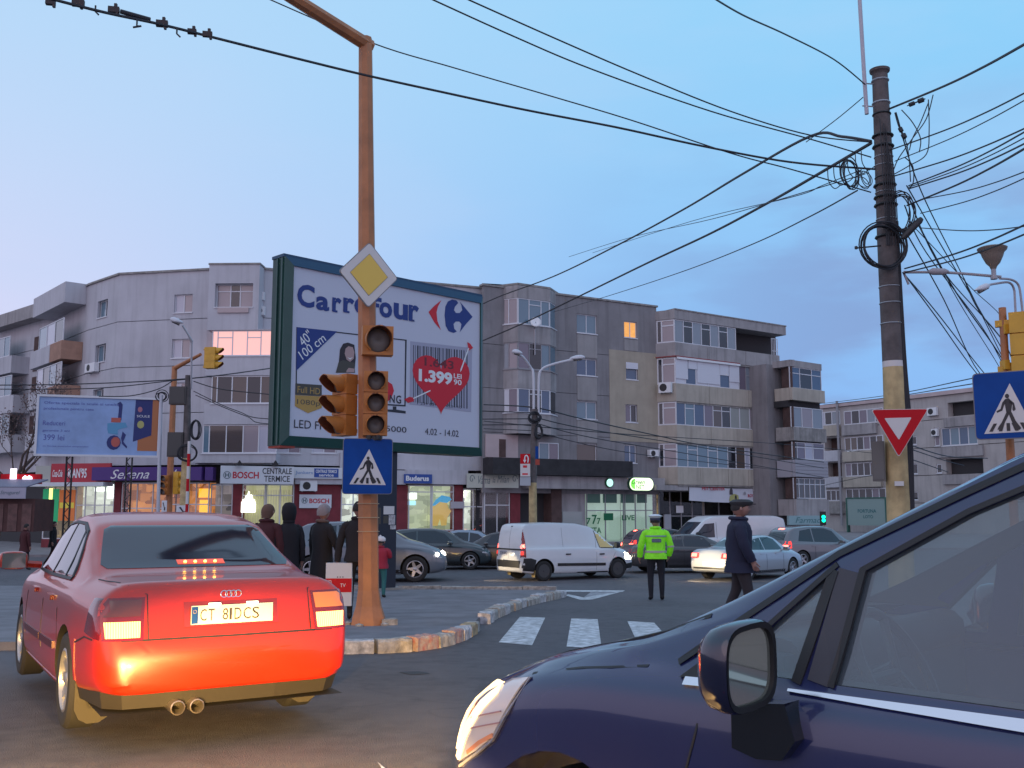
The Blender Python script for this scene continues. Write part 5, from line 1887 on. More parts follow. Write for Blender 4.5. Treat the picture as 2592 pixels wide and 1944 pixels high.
cable('overhead_cable', 'thick cable rising from the roof behind the billboard to the right pole', [(1180, 790, 50), (1260, 752, 45), (1400, 700, 38), (1560, 622, 31), (1730, 530, 26), (1880, 440, 21), (2050, 345, 17), (2130, 346, 16), (2205, 358, YR - .1)], .026, G)
cable('overhead_cable', 'dark cable rising over the middle roof to the loop beside the right pole', [(1180, 880, 45), (1320, 820, 40), (1480, 743, 34), (1640, 665, 28), (1800, 590, 24), (1950, 510, 20), (2060, 447, 17.5), (2205, 362, YR - .1)], .028, G)
cable('overhead_cable', 'thin low cable crossing the blue gap above the middle roof', [(1400, 790, 60), (1530, 752, 45), (1720, 690, 32), (1900, 620, 24), (2050, 548, 19), (2170, 482, 16)], .014, G)
cable('overhead_cable', 'faint thin cable above the dark one over the middle roof', [(1440, 650, 40), (1600, 600, 32), (1800, 555, 24), (1990, 500, 18), (2190, 440, YR)], .009, G)
cable('overhead_cable', 'faint thin cable from the sky left of the pole tip', [(2040, 360, 16), (2120, 300, 15.8), (2185, 246, YR - .1)], tn, G)
cable('overhead_cable', 'thin stray cable under the looped one left of the right pole', [(1500, 640, 38), (1750, 560, 26), (2000, 500, 18), (2080, 470, 16.5), (2180, 430, YR)], tn, G)
for i, (y0, x0, x1, y1, r_, Y1) in enumerate(((275, 2252, 2600, 108, th, 10), (380, 2252, 2600, 232, md_, 11), (408, 2265, 2600, 250, tn, 11), (446, 2262, 2600, 322, md_, 11), (470, 2300, 2600, 330, md_, 10.5), (474, 2300, 2600, 345, tn, 10.5),
            (478, 2300, 2600, 360, md_, 10), (520, 2296, 2600, 372, th * .8, 9.5), (505, 2330, 2600, 432, tn, 11), (540, 2330, 2600, 448, tn, 11), (680, 2290, 2600, 566, md_ * 1.1, 10), (690, 2290, 2600, 590, md_, 10), (577, 2330, 2600, 572, tn, 12))):
 xm, ym = (x0 + x1) / 2, (y0 + y1) / 2 + 16
 cable('overhead_cable', ORD[i] + ' from the top of the cables fanning right from the utility pole', [(x0, y0, YR - .1), (x0 * .6 + x1 * .4, y0 * .6 + y1 * .4 + 9, (YR * .6 + Y1 * .4)), (x0 * .3 + x1 * .7, y0 * .3 + y1 * .7 + 8, YR * .3 + Y1 * .7), (x1, y1, Y1)], r_, 'cables fanning right from the utility pole')
for i, (x0, y0, xm, ym, x1, y1, r_) in enumerate(((2268, 285, 2330, 480, 2440, 705, th * .7), (2295, 470, 2370, 600, 2545, 900, md_), (2300, 500, 2390, 690, 2550, 880, md_), (2290, 520, 2345, 640, 2500, 850, md_), (2320, 560, 2420, 740, 2540, 915, md_ * 1.2),
             (2322, 565, 2425, 760, 2530, 930, tn), (2300, 600, 2390, 760, 2480, 945, md_), (2285, 690, 2370, 790, 2500, 955, md_), (2288, 692, 2375, 810, 2485, 960, md_), (2440, 705, 2480, 790, 2560, 905, md_), (2300, 560, 2450, 720, 2560, 850, tn))):
 cable('overhead_cable', ORD[i] + ' of the cables slanting down from the right pole behind the blue sign', [(x0, y0, YR - .15), (xm, ym, YR + 3), (x1, y1, YR + 8), (2577, 985 + i * 7, 30)], r_, 'cables slanting down behind the crosswalk sign')
mb = MB()
lp = thing('cable_loop', 'loose drop cables hanging in a bow right of the pole tip', 'cable coil', at_Y(2350, 300, YR - .2))
for pts in (((2362, 240), (2345, 300), (2310, 350), (2275, 400), (2262, 430)), ((2350, 252), (2352, 330), (2345, 390), (2300, 420), (2265, 440)), ((2282, 278), (2310, 310), (2330, 350), (2327, 385)), ((2350, 260), (2330, 310), (2310, 350), (2302, 380)),
   ((2265, 285), (2275, 320), (2290, 350), (2300, 390), (2305, 460)), ((2290, 398), (2310, 420), (2312, 460), (2300, 480))):
 mb.tube(catmull([at_Y(x, y, YR - .2) for x, y in pts], 6), .009, 5)
part('loops', mb, cab, lp)
for i, (x, y, x2, y2) in enumerate(((2296, 268, 2342, 250), (2276, 320, 2292, 352))):
 isl = thing('cable_insulator', ('turnbuckle and insulator on the cable right of the pole tip', 'dark insulator hanging from a short chain at the pole top')[i], 'insulator', at_Y(x, y, YR - .2))
 mb = MB()
 a_, b_ = at_Y(x, y, YR - .2), at_Y(x2, y2, YR - .25)
 mb.tube([a_.lerp(b_, t) for t in (0, .1, .12, .4, .42, .6, .62, .9, .92, 1)], [.008, .008, .035, .035, .012, .012, .04, .04, .01, .01], 8)
 part('body', mb, cab, isl)
lp = thing('cable_loop', 'row of short hanging loops under the dark cable left of the right pole', 'cable coil', at_Y(2130, 420, YR - .2))
mb = MB()
for x in (2095, 2110, 2125, 2145, 2165, 2180):
 y = 432 - (x - 2090) * .55
 mb.tube(catmull([at_Y(x, y, YR - .25), at_Y(x + 3, y + 30, YR - .25), at_Y(x + 18, y + 48, YR - .22), at_Y(x + 34, y + 38, YR - .2)], 5), .008, 5)
part('loops', mb, cab, lp)
br = thing('pole_bracket', 'thin bracket bar with a knob sticking out left of the big cable coil', 'bracket', at_Y(2170, 628, YR - .2))
mb = MB()
mb.tube([at_Y(2166, 628, YR - .2), at_Y(2230, 622, YR - .2)], .012, 6)
mb.lathe([(0, -.03), (.025, -.02), (.025, .02), (0, .03)], 8, Matrix.Translation(at_Y(2167, 627, YR - .2)))
part('bar', mb, black, br)
# clips on the thick cable, top left
for i, (x, y, s) in enumerate(((128, 6, 1), (198, 8, 1.3), (288, 25, 1.2), (410, 60, 1.3), (486, 80, 1.0), (525, 87, 1.1))):
 c_ = at_Y(x, y, 10.2 + x * .002)
 k_ = thing('cable_clamp', ORD[i] + ' dark clamp from the left on the thick overhead cable', 'clamp', c_, group='clamps on the overhead cable')
 mb = MB()
 mb.box(c_, (.10 * s, .05, .055 * s), .2)
 mb.box(c_ + Vector((.02, 0, .04 * s)), (.03, .03, .05))
 mb.box(c_ + Vector((.04, 0, -.035 * s)), (.025, .03, .05))
 part('body', mb, mat('clamp_brown', (.035, .02, .022), .6), k_)
mb = MB()
c_, d_ = at_Y(305, 29, 10.8), at_Y(380, 50, 11.0)
k_ = thing('cable_splice', 'long dark splice sleeve on the thick cable at the upper left', 'cable joint', c_)
mb.tube([c_, d_], .027, 8)
part('sleeve', mb, cab, k_)
for i, (x, y) in enumerate(((242, 14), (347, 50), (448, 70))):
 c_ = at_Y(x, y, 10.6)
 k_ = thing('cable_hook', ORD[i] + ' small hook from the left hanging under the thick overhead cable', 'hook', c_ - Vector((0, 0, .08)), group='hooks under the overhead cable')
 mb = MB()
 mb.tube([c_, c_ - Vector((0, 0, .07)), c_ + Vector((.04, 0, -.075 if i == 1 else -.11))], .010, 5)
 if i == 1:
  mb.tube([c_ + Vector((-.04, 0, -.09)), c_ + Vector((.05, 0, -.075))], .012, 5)
 part('hook', mb, cab, k_)

# ------------------------------------------------------------ right: sign, signal, lamps
pl = plane_px(2464, 2650, 1030, 1020, 9.2, 8.86)
u0, u1 = pl.uv(2466, 1030)[0], pl.uv(2650, 1020)[0]
v1, v0 = pl.uv(2558, 940)[1], pl.uv(2558, 1111)[1]
ped_sign('crosswalk_sign', 'square blue crosswalk sign cut by the right edge of the view', pl, u0, u1, v0, v1, [pl.uv(2493, 1099), pl.uv(2621, 1092), pl.uv(2557, 971)])
YO = 9.4
o0_, o1_ = at_Y(2537, 779, YO), at_Y(2563, 1240, YO)
og = o1_ + (o1_ - o0_) * ((o1_.z + gz(YO) * -1 + 0.0) / (o0_.z - o1_.z))
og.z = gz(YO)
OP = thing('signal_post', 'thin orange post carrying a yellow signal at the right edge', 'traffic light pole', (og.x, YO, og.z))
mb = MB()
ngon_tube(mb, [(og.x, YO, og.z), o1_, o0_], [.042, .040, .034], 10)
part('shaft', mb, orange, OP, smooth=40)
for y in (835, 925):
 mb = MB()
 c_ = at_Y(2540, y, YO)
 mb.box(c_ + Vector((.10, -.02, 0)), (.22, .05, .045))
 mb.box(c_ + Vector((.01, -.01, 0)), (.05, .10, .09))
 part('bracket', mb, yellowp, OP)
signal_head('traffic_light', 'yellow signal head bracketed to the thin orange post at the right edge', at_Y(2606, 873, YO - .1), R(62), 3, .22, .62, .085, .16, yellowp, .18)

fl_ = thing('street_lamp', 'old funnel shaped lamp standing on a long pale arm right of the concrete pole', 'street lamp', at_Y(2285, 690, YR))
mb = MB()
mb.tube(catmull([at_Y(2287, 689, YR - .1), at_Y(2400, 690, YR - .3), at_Y(2535, 701, YR - .6)], 5), .022, 8)
mb.tube([at_Y(2287, 689, YR - .1), at_Y(2300, 720, YR - .1)], .018, 6)
part('arm', mb, mat('arm_grey', (.36, .33, .36), .6), fl_, smooth=40)
M = Matrix.Translation(at_Y(2516, 702, YR - .6))
px = 15 / FPX
mb = MB()
mb.lathe([(.0, -.03), (.05, -.03), (.05, .0), (.035, .02), (.035, .13)], 16, M)
part('stem', mb, mat('arm_grey', (.36, .33, .36), .6), fl_, smooth=40)
mb = MB()
mb.lathe([(.04, .13), (.055, .17), (.10, .22), (.15, .33), (.165, .38), (.205, .42), (.215, .45), (.19, .465), (.0, .47)], 24, M)
part('funnel', mb, mat('funnel_brown', (.22, .17, .14), .5), fl_, smooth=40)
mb = MB()
a_ = at_Y(2350, 687, YR - .3)
b_ = at_Y(2402, 688, YR - .35)
mb.tube([a_, a_.lerp(b_, .2), a_.lerp(b_, .8), b_], [.02, .055, .05, .02], 12)
part('luminaire', mb, mat('arm_grey', (.36, .33, .36), .6), fl_, smooth=40)

def lamp_head(c, dirv, ln, r, parent, name='lamp_head'):
 d = Vector(dirv).normalized()
 mb = MB()
 P = [c - d * ln * .5, c - d * ln * .35, c, c + d * ln * .3, c + d * ln * .48, c + d * ln * .5]
 mb.tube(P, [r * .3, r * .7, r, r * .85, r * .4, r * .1], 12)
 for i, v in enumerate(mb.v):
  z = v[2] - c.z
  if z < 0:
   mb.v[i] = (v[0], v[1], c.z + z * .45)
 part(name, mb, mat('lamp_white', (.55, .55, .60), .4), parent, smooth=40)
 mb = MB()
 mb.tube([c - d * ln * .25 - Vector((0, 0, r * .3)), c + d * ln * .3 - Vector((0, 0, r * .3))], [r * .5, r * .5], 10)
 part('lamp_glass', mb, mat('lamp_glass', (.10, .09, .09), .2, coat=.5), parent, smooth=40)

YL = 30
rl = thing('street_lamp', 'twin pipe lamp post with a drooping lamp head at the right edge', 'street lamp', (at_Y(2575, 900, YL).x, YL, gz(YL)))
mb = MB()
X_ = at_Y(2578, 900, YL).x
mb.tube([(X_ + .25, YL, gz(YL)), (X_ + .1, YL, at_Y(2575, 840, YL).z)], [.13, .09], 12)
part('post', mb, conc, rl, smooth=40)
mb = MB()
ga_ = mat('arm_grey', (.36, .33, .36), .6)
mb.tube(catmull([at_Y(2573, 842, YL), at_Y(2569, 760, YL), at_Y(2566, 730, YL), at_Y(2553, 715, YL - .2), at_Y(2520, 718, YL - .6), at_Y(2500, 722, YL - .9)], 6), .035, 8)
mb.tube(catmull([at_Y(2592, 830, YL), at_Y(2585, 760, YL), at_Y(2578, 722, YL), at_Y(2560, 708, YL - .2), at_Y(2530, 705, YL - .6)], 6), .035, 8)
part('arm', mb, ga_, rl, smooth=40)
lamp_head(at_Y(2486, 731, YL - 1), (1, .2, .55), .55, .12, rl)

# twin-arm lamp pole in the middle
YM = 36.0
m0 = at_Y(1354, 1036, YM)
MPp = thing('street_lamp', 'concrete lamp pole with twin pale arms rising behind the white van', 'street lamp', (at_Y(1349, 1400, YM).x, YM, gz(YM)))
mx_ = at_Y(1349, 1320, YM)
myz = at_Y(1349, 1222, YM).z
seg_pole(MPp, [(gz(YM), mx_.x, YM, .15, yel), (myz, mx_.x, YM, .14, yel), (myz, mx_.x, YM, .135, dconc), (m0.z, m0.x, YM, .11, dconc)], 14)
mb = MB()
mb.tube(catmull([at_Y(1351, 1050, YM), at_Y(1350, 950, YM), at_Y(1343, 930, YM), at_Y(1325, 905, YM - .3), at_Y(1312, 897, YM - .5)], 6), .045, 8)
mb.tube(catmull([at_Y(1363, 1050, YM), at_Y(1364, 960, YM), at_Y(1372, 935, YM), at_Y(1400, 922, YM), at_Y(1450, 910, YM)], 6), .045, 8)
part('arm', mb, mat('lamp_white', (.55, .55, .60), .4), MPp, smooth=40)
lamp_head(at_Y(1309, 893, YM - .5), (-1, -.1, .30), .38, .12, MPp)
lamp_head(at_Y(1461, 907, YM), (1, -.1, .12), .56, .12, MPp)
for nm, lab, r_, m_, o_ in (('road_sign', 'red and white diversion sign with a curved arrow on the middle lamp pole', (1317, 1149, 1342, 1206), sgn_white, 0), ('road_sign', 'small blue and red tag on the right of the middle lamp pole', (1355, 1130, 1363, 1161), sgn_blue, .05)):
 p_ = Pl(at_Y(1340, 1200, YM - .3), (1, 0, 0))
 t_ = thing(nm, lab, 'road sign', p_.P(*p_.uv((r_[0] + r_[2]) / 2, r_[3])))
 mb = MB()
 p_.slab(mb, *p_.rect(*r_), 0, .03)
 part('plate', mb, m_, t_)
 mb = MB()
 if m_ is sgn_white:
  p_.slab(mb, *p_.rect(1317, 1149, 1342, 1174), .031, .035)
  part('red_face', mb, sgn_red, t_)
  mb = MB()
  mb.tube(catmull([p_.P(*p_.uv(x, y), .04) for x, y in ((1336, 1171), (1337, 1160), (1333, 1153), (1329, 1156), (1328, 1165))], 4), .022, 5)
  p_.poly(mb, [p_.uv(1324, 1164), p_.uv(1332, 1164), p_.uv(1328, 1172)], .036, .05)
  part('arrow', mb, white, t_)
  mb = MB()
  for q in ((1324, 1178, 1334, 1184), (1322, 1198, 1336, 1202)):
   p_.slab(mb, *p_.rect(*q), .031, .034)
  part('print', mb, pred, t_)
 else:
  p_.slab(mb, *p_.rect(1355, 1163, 1366, 1177), 0, .03)
  part('red_plate', mb, mat('rust_red', (.35, .05, .03), .6), t_)
t_ = thing('signal_box', 'pale box strapped to the middle lamp pole under the red and white sign', 'electrical box', at_Y(1330, 1230, YM - .25))
mb = MB()
p_.slab(mb, *p_.rect(1316, 1207, 1343, 1229), -.2, .0)
part('box', mb, mat('box_grey', (.38, .40, .44), .6), t_)
coil('cable_coil', 'thick black cable coil on the middle lamp pole', at_Y(1363, 1092, YM - .15), .13, .24, 5, R(10), .03, .018, .03, seed=9)
coil('cable_coil', 'small cable knot below the arms of the middle lamp pole', at_Y(1352, 1055, YM - .15), .18, .16, 5, R(10), .05, .02, .05, seed=10)

# small orange mast on the left with three heads
YS = 45.0
s0 = at_Y(442, 928, YS)
s1 = at_Y(427, 1290, YS)
SM = thing('signal_mast', 'slender orange signal mast with a short arm in front of the pale block', 'traffic light pole', (s1.x, YS, gz(YS)))
mb = MB()
ngon_tube(mb, [(s1.x, YS, gz(YS)), (s1.x, YS, 1.5), (s0.x, YS, s0.z)], [.17, .15, .12], 8)
part('shaft', mb, orange, SM)
mb = MB()
mb.tube([s0 + Vector((0, 0, -.08)), at_Y(508, 897, YS - 1)], [.11, .07], 8)
part('arm', mb, orange, SM)
signal_head('traffic_light', 'orange hooded signal at the tip of the left mast arm, seen from its side', at_Y(548, 906, YS - 1), R(80), 3, .36, .95, .13, .5, yellowp, .3)
signal_head('traffic_light', 'dark lensed signal low on the left side of the slender left mast', at_Y(415, 1228, YS - .4), R(-10), 3, .33, .88, .13, .2, orange2, .2)
signal_head('traffic_light', 'yellow signal low on the right side of the slender left mast, turned away', at_Y(458, 1222, YS - .3), R(60), 3, .36, 1.0, .13, .3, yellowp, .28)

YU = 41.0
u0_ = at_Y(476, 950, YU)
UP = thing('utility_pole', 'concrete utility pole with boxes and coils behind the slender orange mast', 'utility pole', (at_Y(466, 1300, YU).x, YU, gz(YU)))
ub = at_Y(466, 1300, YU)
umz = at_Y(466, 1160, YU).z
seg_pole(UP, [(gz(YU), ub.x, YU, .20, yel), (umz, ub.x, YU, .18, yel), (umz, ub.x, YU, .17, dconc), (u0_.z, u0_.x, YU, .11, dconc)], 14)
mb = MB()
mb.tube([at_Y(484, 985, YU), at_Y(485, 868, YU - .3), at_Y(478, 850, YU - .4)], .04, 8)
mb.tube([at_Y(488, 866, YU - .3), at_Y(462, 824, YU - .6)], .035, 8)
part('lamp_arm', mb, steel, UP)
lamp_head(at_Y(447, 814, YU - .8), (-1, -.2, .45), .55, .15, UP)
for i, (r_, lb) in enumerate((((428, 978, 470, 1023), 'dark metal cabinet high on the left utility pole'), ((423, 1094, 462, 1156), 'dark grey cabinet lower on the left utility pole beside the orange mast'))):
 p_ = Pl(at_Y(440, 1000, YU - .2), (1, 0, 0))
 t_ = thing('electrical_cabinet', lb, 'electrical box', p_.P(*p_.uv((r_[0] + r_[2]) / 2, r_[3])))
 mb = MB()
 p_.slab(mb, *p_.rect(*r_), -.4, .0)
 part('box', mb, mat('box_dark', (.06, .055, .055), .6), t_)
 mb = MB()
 q = p_.rect(*r_)
 p_.slab(mb, q[0] + .05, q[1] - .05, q[2] + .05, q[3] - .05, .001, .02)
 part('door', mb, mat('box_dark', (.06, .055, .055), .6), t_)
coil('cable_coil', 'black coil high on the right side of the left utility pole', at_Y(494, 1086, YU - .2), .16, .38, 5, R(10), .04, .022, .04, seed=21)
coil('cable_coil', 'round black coil low on the left utility pole above the yellow paint', at_Y(474, 1147, YU - .3), .34, .33, 5, R(10), .04, .018, .03, seed=22)
coil('cable_coil', 'messy coil on top of the white pipe left of the orange mast', at_Y(409, 1003, YU), .20, .2, 4, R(10), .04, .018, .05, seed=23)
wp = thing('pipe_post', 'thin white pipe post beside the right edge of the blue hoarding', 'post', (at_Y(404, 1156, YU).x, YU, gz(YU)))
mb = MB()
mb.tube([(at_Y(402, 1300, YU).x, YU, gz(YU)), at_Y(408, 1000, YU)], .07, 10)
part('shaft', mb, mat('pipe_white', (.5, .5, .56), .5), wp, smooth=40)
bl = thing('banded_post', 'thin white post with red bands in front of the left utility pole', 'post', (at_Y(478, 1200, YU - 1).x, YU - 1, gz(YU)))
a_, b_ = at_Y(473, 1300, YU - 1), at_Y(479, 1117, YU - 1)
a_.z = gz(YU)
for k in range(10):
 mb = MB()
 mb.tube([a_.lerp(b_, k / 10), a_.lerp(b_, (k + 1) / 10)], .06, 8)
 part('band', mb, sgn_white if k % 2 else sgn_red, bl)
for i, (r_, lb) in enumerate((((409, 1267, 422, 1297), 'narrow white board at the foot of the slender orange mast'), ((446, 1279, 478, 1305), 'white board with black arrows at the foot of the left utility pole'))):
 p_ = Pl(at_Y(440, 1290, YU - .8), (1, 0, 0))
 t_ = thing('notice_board', lb, 'sign', p_.P(*p_.uv((r_[0] + r_[2]) / 2, r_[3])))
 mb = MB()
 p_.slab(mb, *p_.rect(*r_), -.03, .0)
 q = p_.rect(*r_)
 p_.slab(mb, (q[0] + q[1]) / 2 - .03, (q[0] + q[1]) / 2 + .03, gz(YU), q[2], -.06, -.031)
 part('board', mb, wht, t_)
 mb = MB()
 p_.poly(mb, [(q[0] + (q[1] - q[0]) * a, q[2] + (q[3] - q[2]) * b) for a, b in ((.2, .8), (.35, .85), (.6, .4), (.75, .45), (.7, .15), (.45, .2), (.5, .35))], .001, .006)
 part('arrow', mb, pblk, t_)

# ------------------------------------------------------------ blue hoarding on lattice legs
PH = plane_px(92, 401, 1075, 1083, 46, 47.6)
hv1 = (PH.uv(100, 1003)[1] + PH.uv(400, 1013)[1]) / 2
hv0 = (PH.uv(92, 1148)[1] + PH.uv(400, 1154)[1]) / 2
hu0, hu1 = PH.uv(96, 1075)[0], PH.uv(400, 1083)[0]
HB = thing('billboard', 'pale blue advertising hoarding with an orange and navy edge, on two lattice legs', 'billboard', PH.P((hu0 + hu1) / 2, gz(46), 0))
mb = MB()
for a, b, c, d in ((hu0 - .1, hu1 + .1, hv0 - .1, hv0), (hu0 - .1, hu1 + .1, hv1, hv1 + .1), (hu0 - .1, hu0, hv0, hv1), (hu1, hu1 + .1, hv0, hv1)):
 PH.slab(mb, a, b, c, d, -.15, .06)
part('frame', mb, frm, HB)
mb = MB()
PH.slab(mb, hu0, hu1, hv0, hv1, -.1, 0)
pan = part('panel', mb, mat('hoarding_blue', (.26, .38, .64), .5, var=.2, vscale=.8), HB)
W_, H_ = hu1 - hu0, hv1 - hv0

def hq(pts, m, o=.002):
 mb = MB()
 PH.poly(mb, [(hu0 + W_ * a, hv0 + H_ * b) for a, b in pts], o, o + .004)
 part('print', mb, m, pan)

hq([(.83, .08), (1, .08), (1, 1), (.83, 1)], mat('print_orange', (.42, .15, .06), .6))
hq([(.80, 1.0), (.945, 1.0), (.945, .36), (.79, .24)], mat('print_navy', (.02, .03, .15), .6), .007)
hq([(.84 + .02 * math.cos(R(30 * k)), .82 + .05 * math.sin(R(30 * k))) for k in range(12)], mat('print_pink', (.4, .15, .2), .6), .012)
hq([(.85 + .03 * math.cos(R(30 * k)), .55 + .07 * math.sin(R(30 * k))) for k in range(12)], mat('print_olive', (.40, .38, .14), .6), .012)
# a tool figure in blue and red
hq([(.645, .92), (.67, .95), (.69, .90), (.685, .62), (.655, .62), (.66, .85)], mat('print_navy', (.02, .03, .15), .6), .007)
hq([(.60, .66), (.68, .66), (.68, .58), (.60, .58)], mat('print_coral', (.45, .10, .08), .6), .012)
hq([(.57, .56), (.72, .58), (.74, .50), (.66, .45), (.66, .36), (.58, .38), (.57, .46)], mat('print_tealblue', (.10, .30, .50), .6), .0075)
hq([(.63 + .06 * math.cos(R(30 * k)), .22 + .13 * math.sin(R(30 * k))) for k in range(12)], mat('print_navy', (.02, .03, .15), .6), .007)
hq([(.645 + .038 * math.cos(R(30 * k)), .23 + .09 * math.sin(R(30 * k))) for k in range(12)], mat('print_coral', (.45, .10, .08), .6), .012)
hq([(.70, .42), (.73, .36), (.71, .24), (.745, .15), (.74, .12), (.70, .2), (.69, .3)], mat('print_navy', (.02, .03, .15), .6), .007)
hp = mat('print_indigo', (.09, .11, .36), .6)
for s_, a, b, c, d in (('Oferta speciala la scule si unelte', .04, .66, .86, .92), ('profesionale pentru casa', .04, .45, .76, .82), ('Reduceri', .04, .22, .50, .58), ('garantie 3 ani', .04, .26, .38, .43), ('399 lei', .05, .22, .24, .34), ('in limita stocului disponibil', .05, .42, .12, .15)):
 lettering(PH, s_, (hu0 + W_ * a, hu0 + W_ * b, hv0 + H_ * c, hv0 + H_ * d), hp, pan, .012)
lettering(PH, 'SCULE', (hu0 + W_ * .815, hu0 + W_ * .925, hv0 + H_ * .68, hv0 + H_ * .72), white, pan, .013)
for x in (178, 330):
 u = PH.uv(x, 1100)[0]
 mb = MB()
 for du in (-.12, .12):
  for do in (-.12, -.36):
   mb.tube([PH.P(u + du, gz(46), do), PH.P(u + du, hv0 + 1, do)], .035, 6)
 for k in range(16):
  z0 = gz(46) + (hv0 - gz(46)) * k / 16
  z1 = gz(46) + (hv0 - gz(46)) * (k + 1) / 16
  s_ = 1 if k % 2 else -1
  mb.tube([PH.P(u - .12 * s_, z0, -.12), PH.P(u + .12 * s_, z1, -.12)], .02, 5)
  mb.tube([PH.P(u + .12, z0, -.24 + .12 * s_), PH.P(u + .12, z1, -.24 - .12 * s_)], .02, 5)
 part('lattice_leg', mb, black, HB)

# ------------------------------------------------------------ low cables over the facades
for i, (pts, r_) in enumerate(((((-20, 975, 44), (200, 972, 44), (480, 958, 41), (700, 930, 45)), .025), (((-20, 985, 44), (240, 983, 44), (440, 963, 42), (478, 960, 41)), .022), (((250, 1003, 43), (330, 1002, 43), (400, 985, 42), (440, 962, 41)), .022),
        (((490, 965, 41), (560, 985, 41), (700, 1000, 40), (1000, 1030, 38), (1354, 1045, 36)), .02), (((490, 990, 41), (600, 1040, 41), (720, 1062, 40), (1340, 1060, 36)), .018),
        (((495, 1000, 41), (620, 1052, 41), (720, 1075, 40), (1345, 1075, 36)), .018), (((1225, 1024, 38), (1354, 1032, 36), (1480, 1062, 38), (1660, 1102, 44), (1800, 1130, 50), (2085, 1170, 60)), .025),
        (((1360, 1058, 36), (1480, 1085, 38), (1700, 1120, 46), (2085, 1185, 60)), .02), (((1360, 1072, 36), (1500, 1108, 39), (1750, 1150, 48), (2085, 1208, 60)), .018),
        (((1360, 1080, 36), (1600, 1100, 42), (1990, 1125, 60), (2240, 1150, 70)), .018), (((1225, 1066, 38), (1350, 1078, 36)), .018), (((1225, 1085, 38), (1350, 1090, 36)), .015), (((1360, 1095, 36), (1620, 1150, 42), (1980, 1190, 60)), .016),
        (((2085, 1025, 60), (2235, 1008, 40), (2440, 975, 25), (2600, 950, 18)), .014), (((2085, 1021, 60), (2250, 1000, 40), (2440, 962, 25), (2600, 925, 18)), .014),
        (((2300, 1125, 18), (2400, 1155, 22), (2500, 1160, 25)), .012), (((2300, 1135, 18), (2390, 1165, 22), (2440, 1178, 25)), .010), (((2300, 1160, 18), (2400, 1195, 24)), .010), (((2080, 1230, 60), (2170, 1210, 40), (2240, 1200, 20)), .014))):
 cable('street_cable', ('thin cable strung low across the %s, %s of its bundle' % (('pale left block', 'pale left block', 'pale left block', 'shops and billboard', 'shops and billboard', 'shops and billboard', 'middle and right blocks', 'middle and right blocks', 'middle and right blocks', 'middle and right blocks', 'middle bay', 'middle bay', 'middle and right blocks', 'far right roof', 'far right roof', 'far right wall', 'far right wall', 'far right wall', 'narrow end bay')[i], ORD[(0, 1, 2, 0, 1, 2, 0, 1, 2, 3, 0, 1, 4, 0, 1, 0, 1, 2, 0)[i]])), list(pts), r_, 'low cables strung across the facades')

# ------------------------------------------------------------ kiosk and bare tree at the far left
YK = 40
pk = Pl(at_Y(0, 1300, YK), (1, .1, 0))
KS = thing('kiosk', 'brown kiosk with a pale lilac lettered awning at the left edge', 'kiosk', pk.P(0, gz(YK)))
kr_ = pk.rect(-160, 1213, 84, 1400)
mb = MB()
pk.slab(mb, kr_[0], pk.uv(80, 1300)[0], gz(YK), pk.uv(0, 1262)[1], -2.5, -.3)
part('body', mb, mat('kiosk_brown', (.085, .030, .028), .7, var=.4, vscale=1.5), KS)
mb = MB()
a_ = pk.rect(-160, 1232, 66, 1262)
pk.slab(mb, *a_, .0, .05)
part('valance', mb, mat('kiosk_lilac', (.36, .34, .42), .6), KS)
lettering(pk, 'Strugurel', pk.rect(2, 1242, 52, 1254), mat('print_slate', (.10, .15, .17), .6), KS, .06, shear=.3)
mb = MB()
mb.add([pk.P(a_[0], a_[3], .05), pk.P(a_[1], a_[3], .05), pk.P(a_[1] + .3, a_[3] + .35, -1.5), pk.P(a_[0], a_[3] + .35, -1.5), pk.P(a_[0], a_[3] - .03, .05), pk.P(a_[1], a_[3] - .03, .05), pk.P(a_[1] + .3, a_[3] + .30, -1.5), pk.P(a_[0], a_[3] + .30, -1.5)],
  [(0, 1, 2, 3), (7, 6, 5, 4), (0, 4, 5, 1), (1, 5, 6, 2), (2, 6, 7, 3), (3, 7, 4, 0)])
part('awning', mb, mat('kiosk_lilac_dark', (.15, .14, .20), .6), KS)
for k in range(4):
 x = -60 + k * 36
 mb = MB()
 pk.slab(mb, *pk.rect(x, 1275, x + 24, 1345), -.299, -.27)
 part('shutter', mb, mat('kiosk_shutter', (.13, .06, .055), .6, var=.4, vscale=4), KS)
t_ = thing('illuminated_sign', 'small glowing pinkish white sign on a red strip above the kiosk', 'sign', pk.P(*pk.uv(33, 1222), -1))
mb = MB()
pk.slab(mb, *pk.rect(-40, 1196, 66, 1222), -1.8, -1.6)
part('red_strip', mb, sgn_red, t_)
mb = MB()
q = pk.rect(19, 1200, 46, 1218)
pk.poly(mb, [(q[0] + (q[1] - q[0]) * a, q[2] + (q[3] - q[2]) * b) for a, b in ((0, .1), (.05, .7), (.25, 1), (.45, .75), (.65, 1), (.9, .8), (1, .1))], -1.59, -1.5)
part('lit_face', mb, emis('sign_pinkwhite', (1.0, .82, 1.0), 2.2), t_)
t_ = thing('illuminated_sign', 'tall glowing white strip light at the very left edge', 'sign', pk.P(*pk.uv(0, 1212), -1))
mb = MB()
pk.slab(mb, *pk.rect(-12, 1182, 3, 1213), -1.59, -1.5)
part('lit_face', mb, emis('sign_pinkwhite', (1.0, .82, 1.0), 2.2), t_)

TR = thing('bare_tree', 'leafless brown tree before the receding end of the pale block, far left', 'tree', (at_Y(-10, 1300, 50).x, 50, gz(50)))
rt = random.Random(5)
mb = MB()
tw = MB()

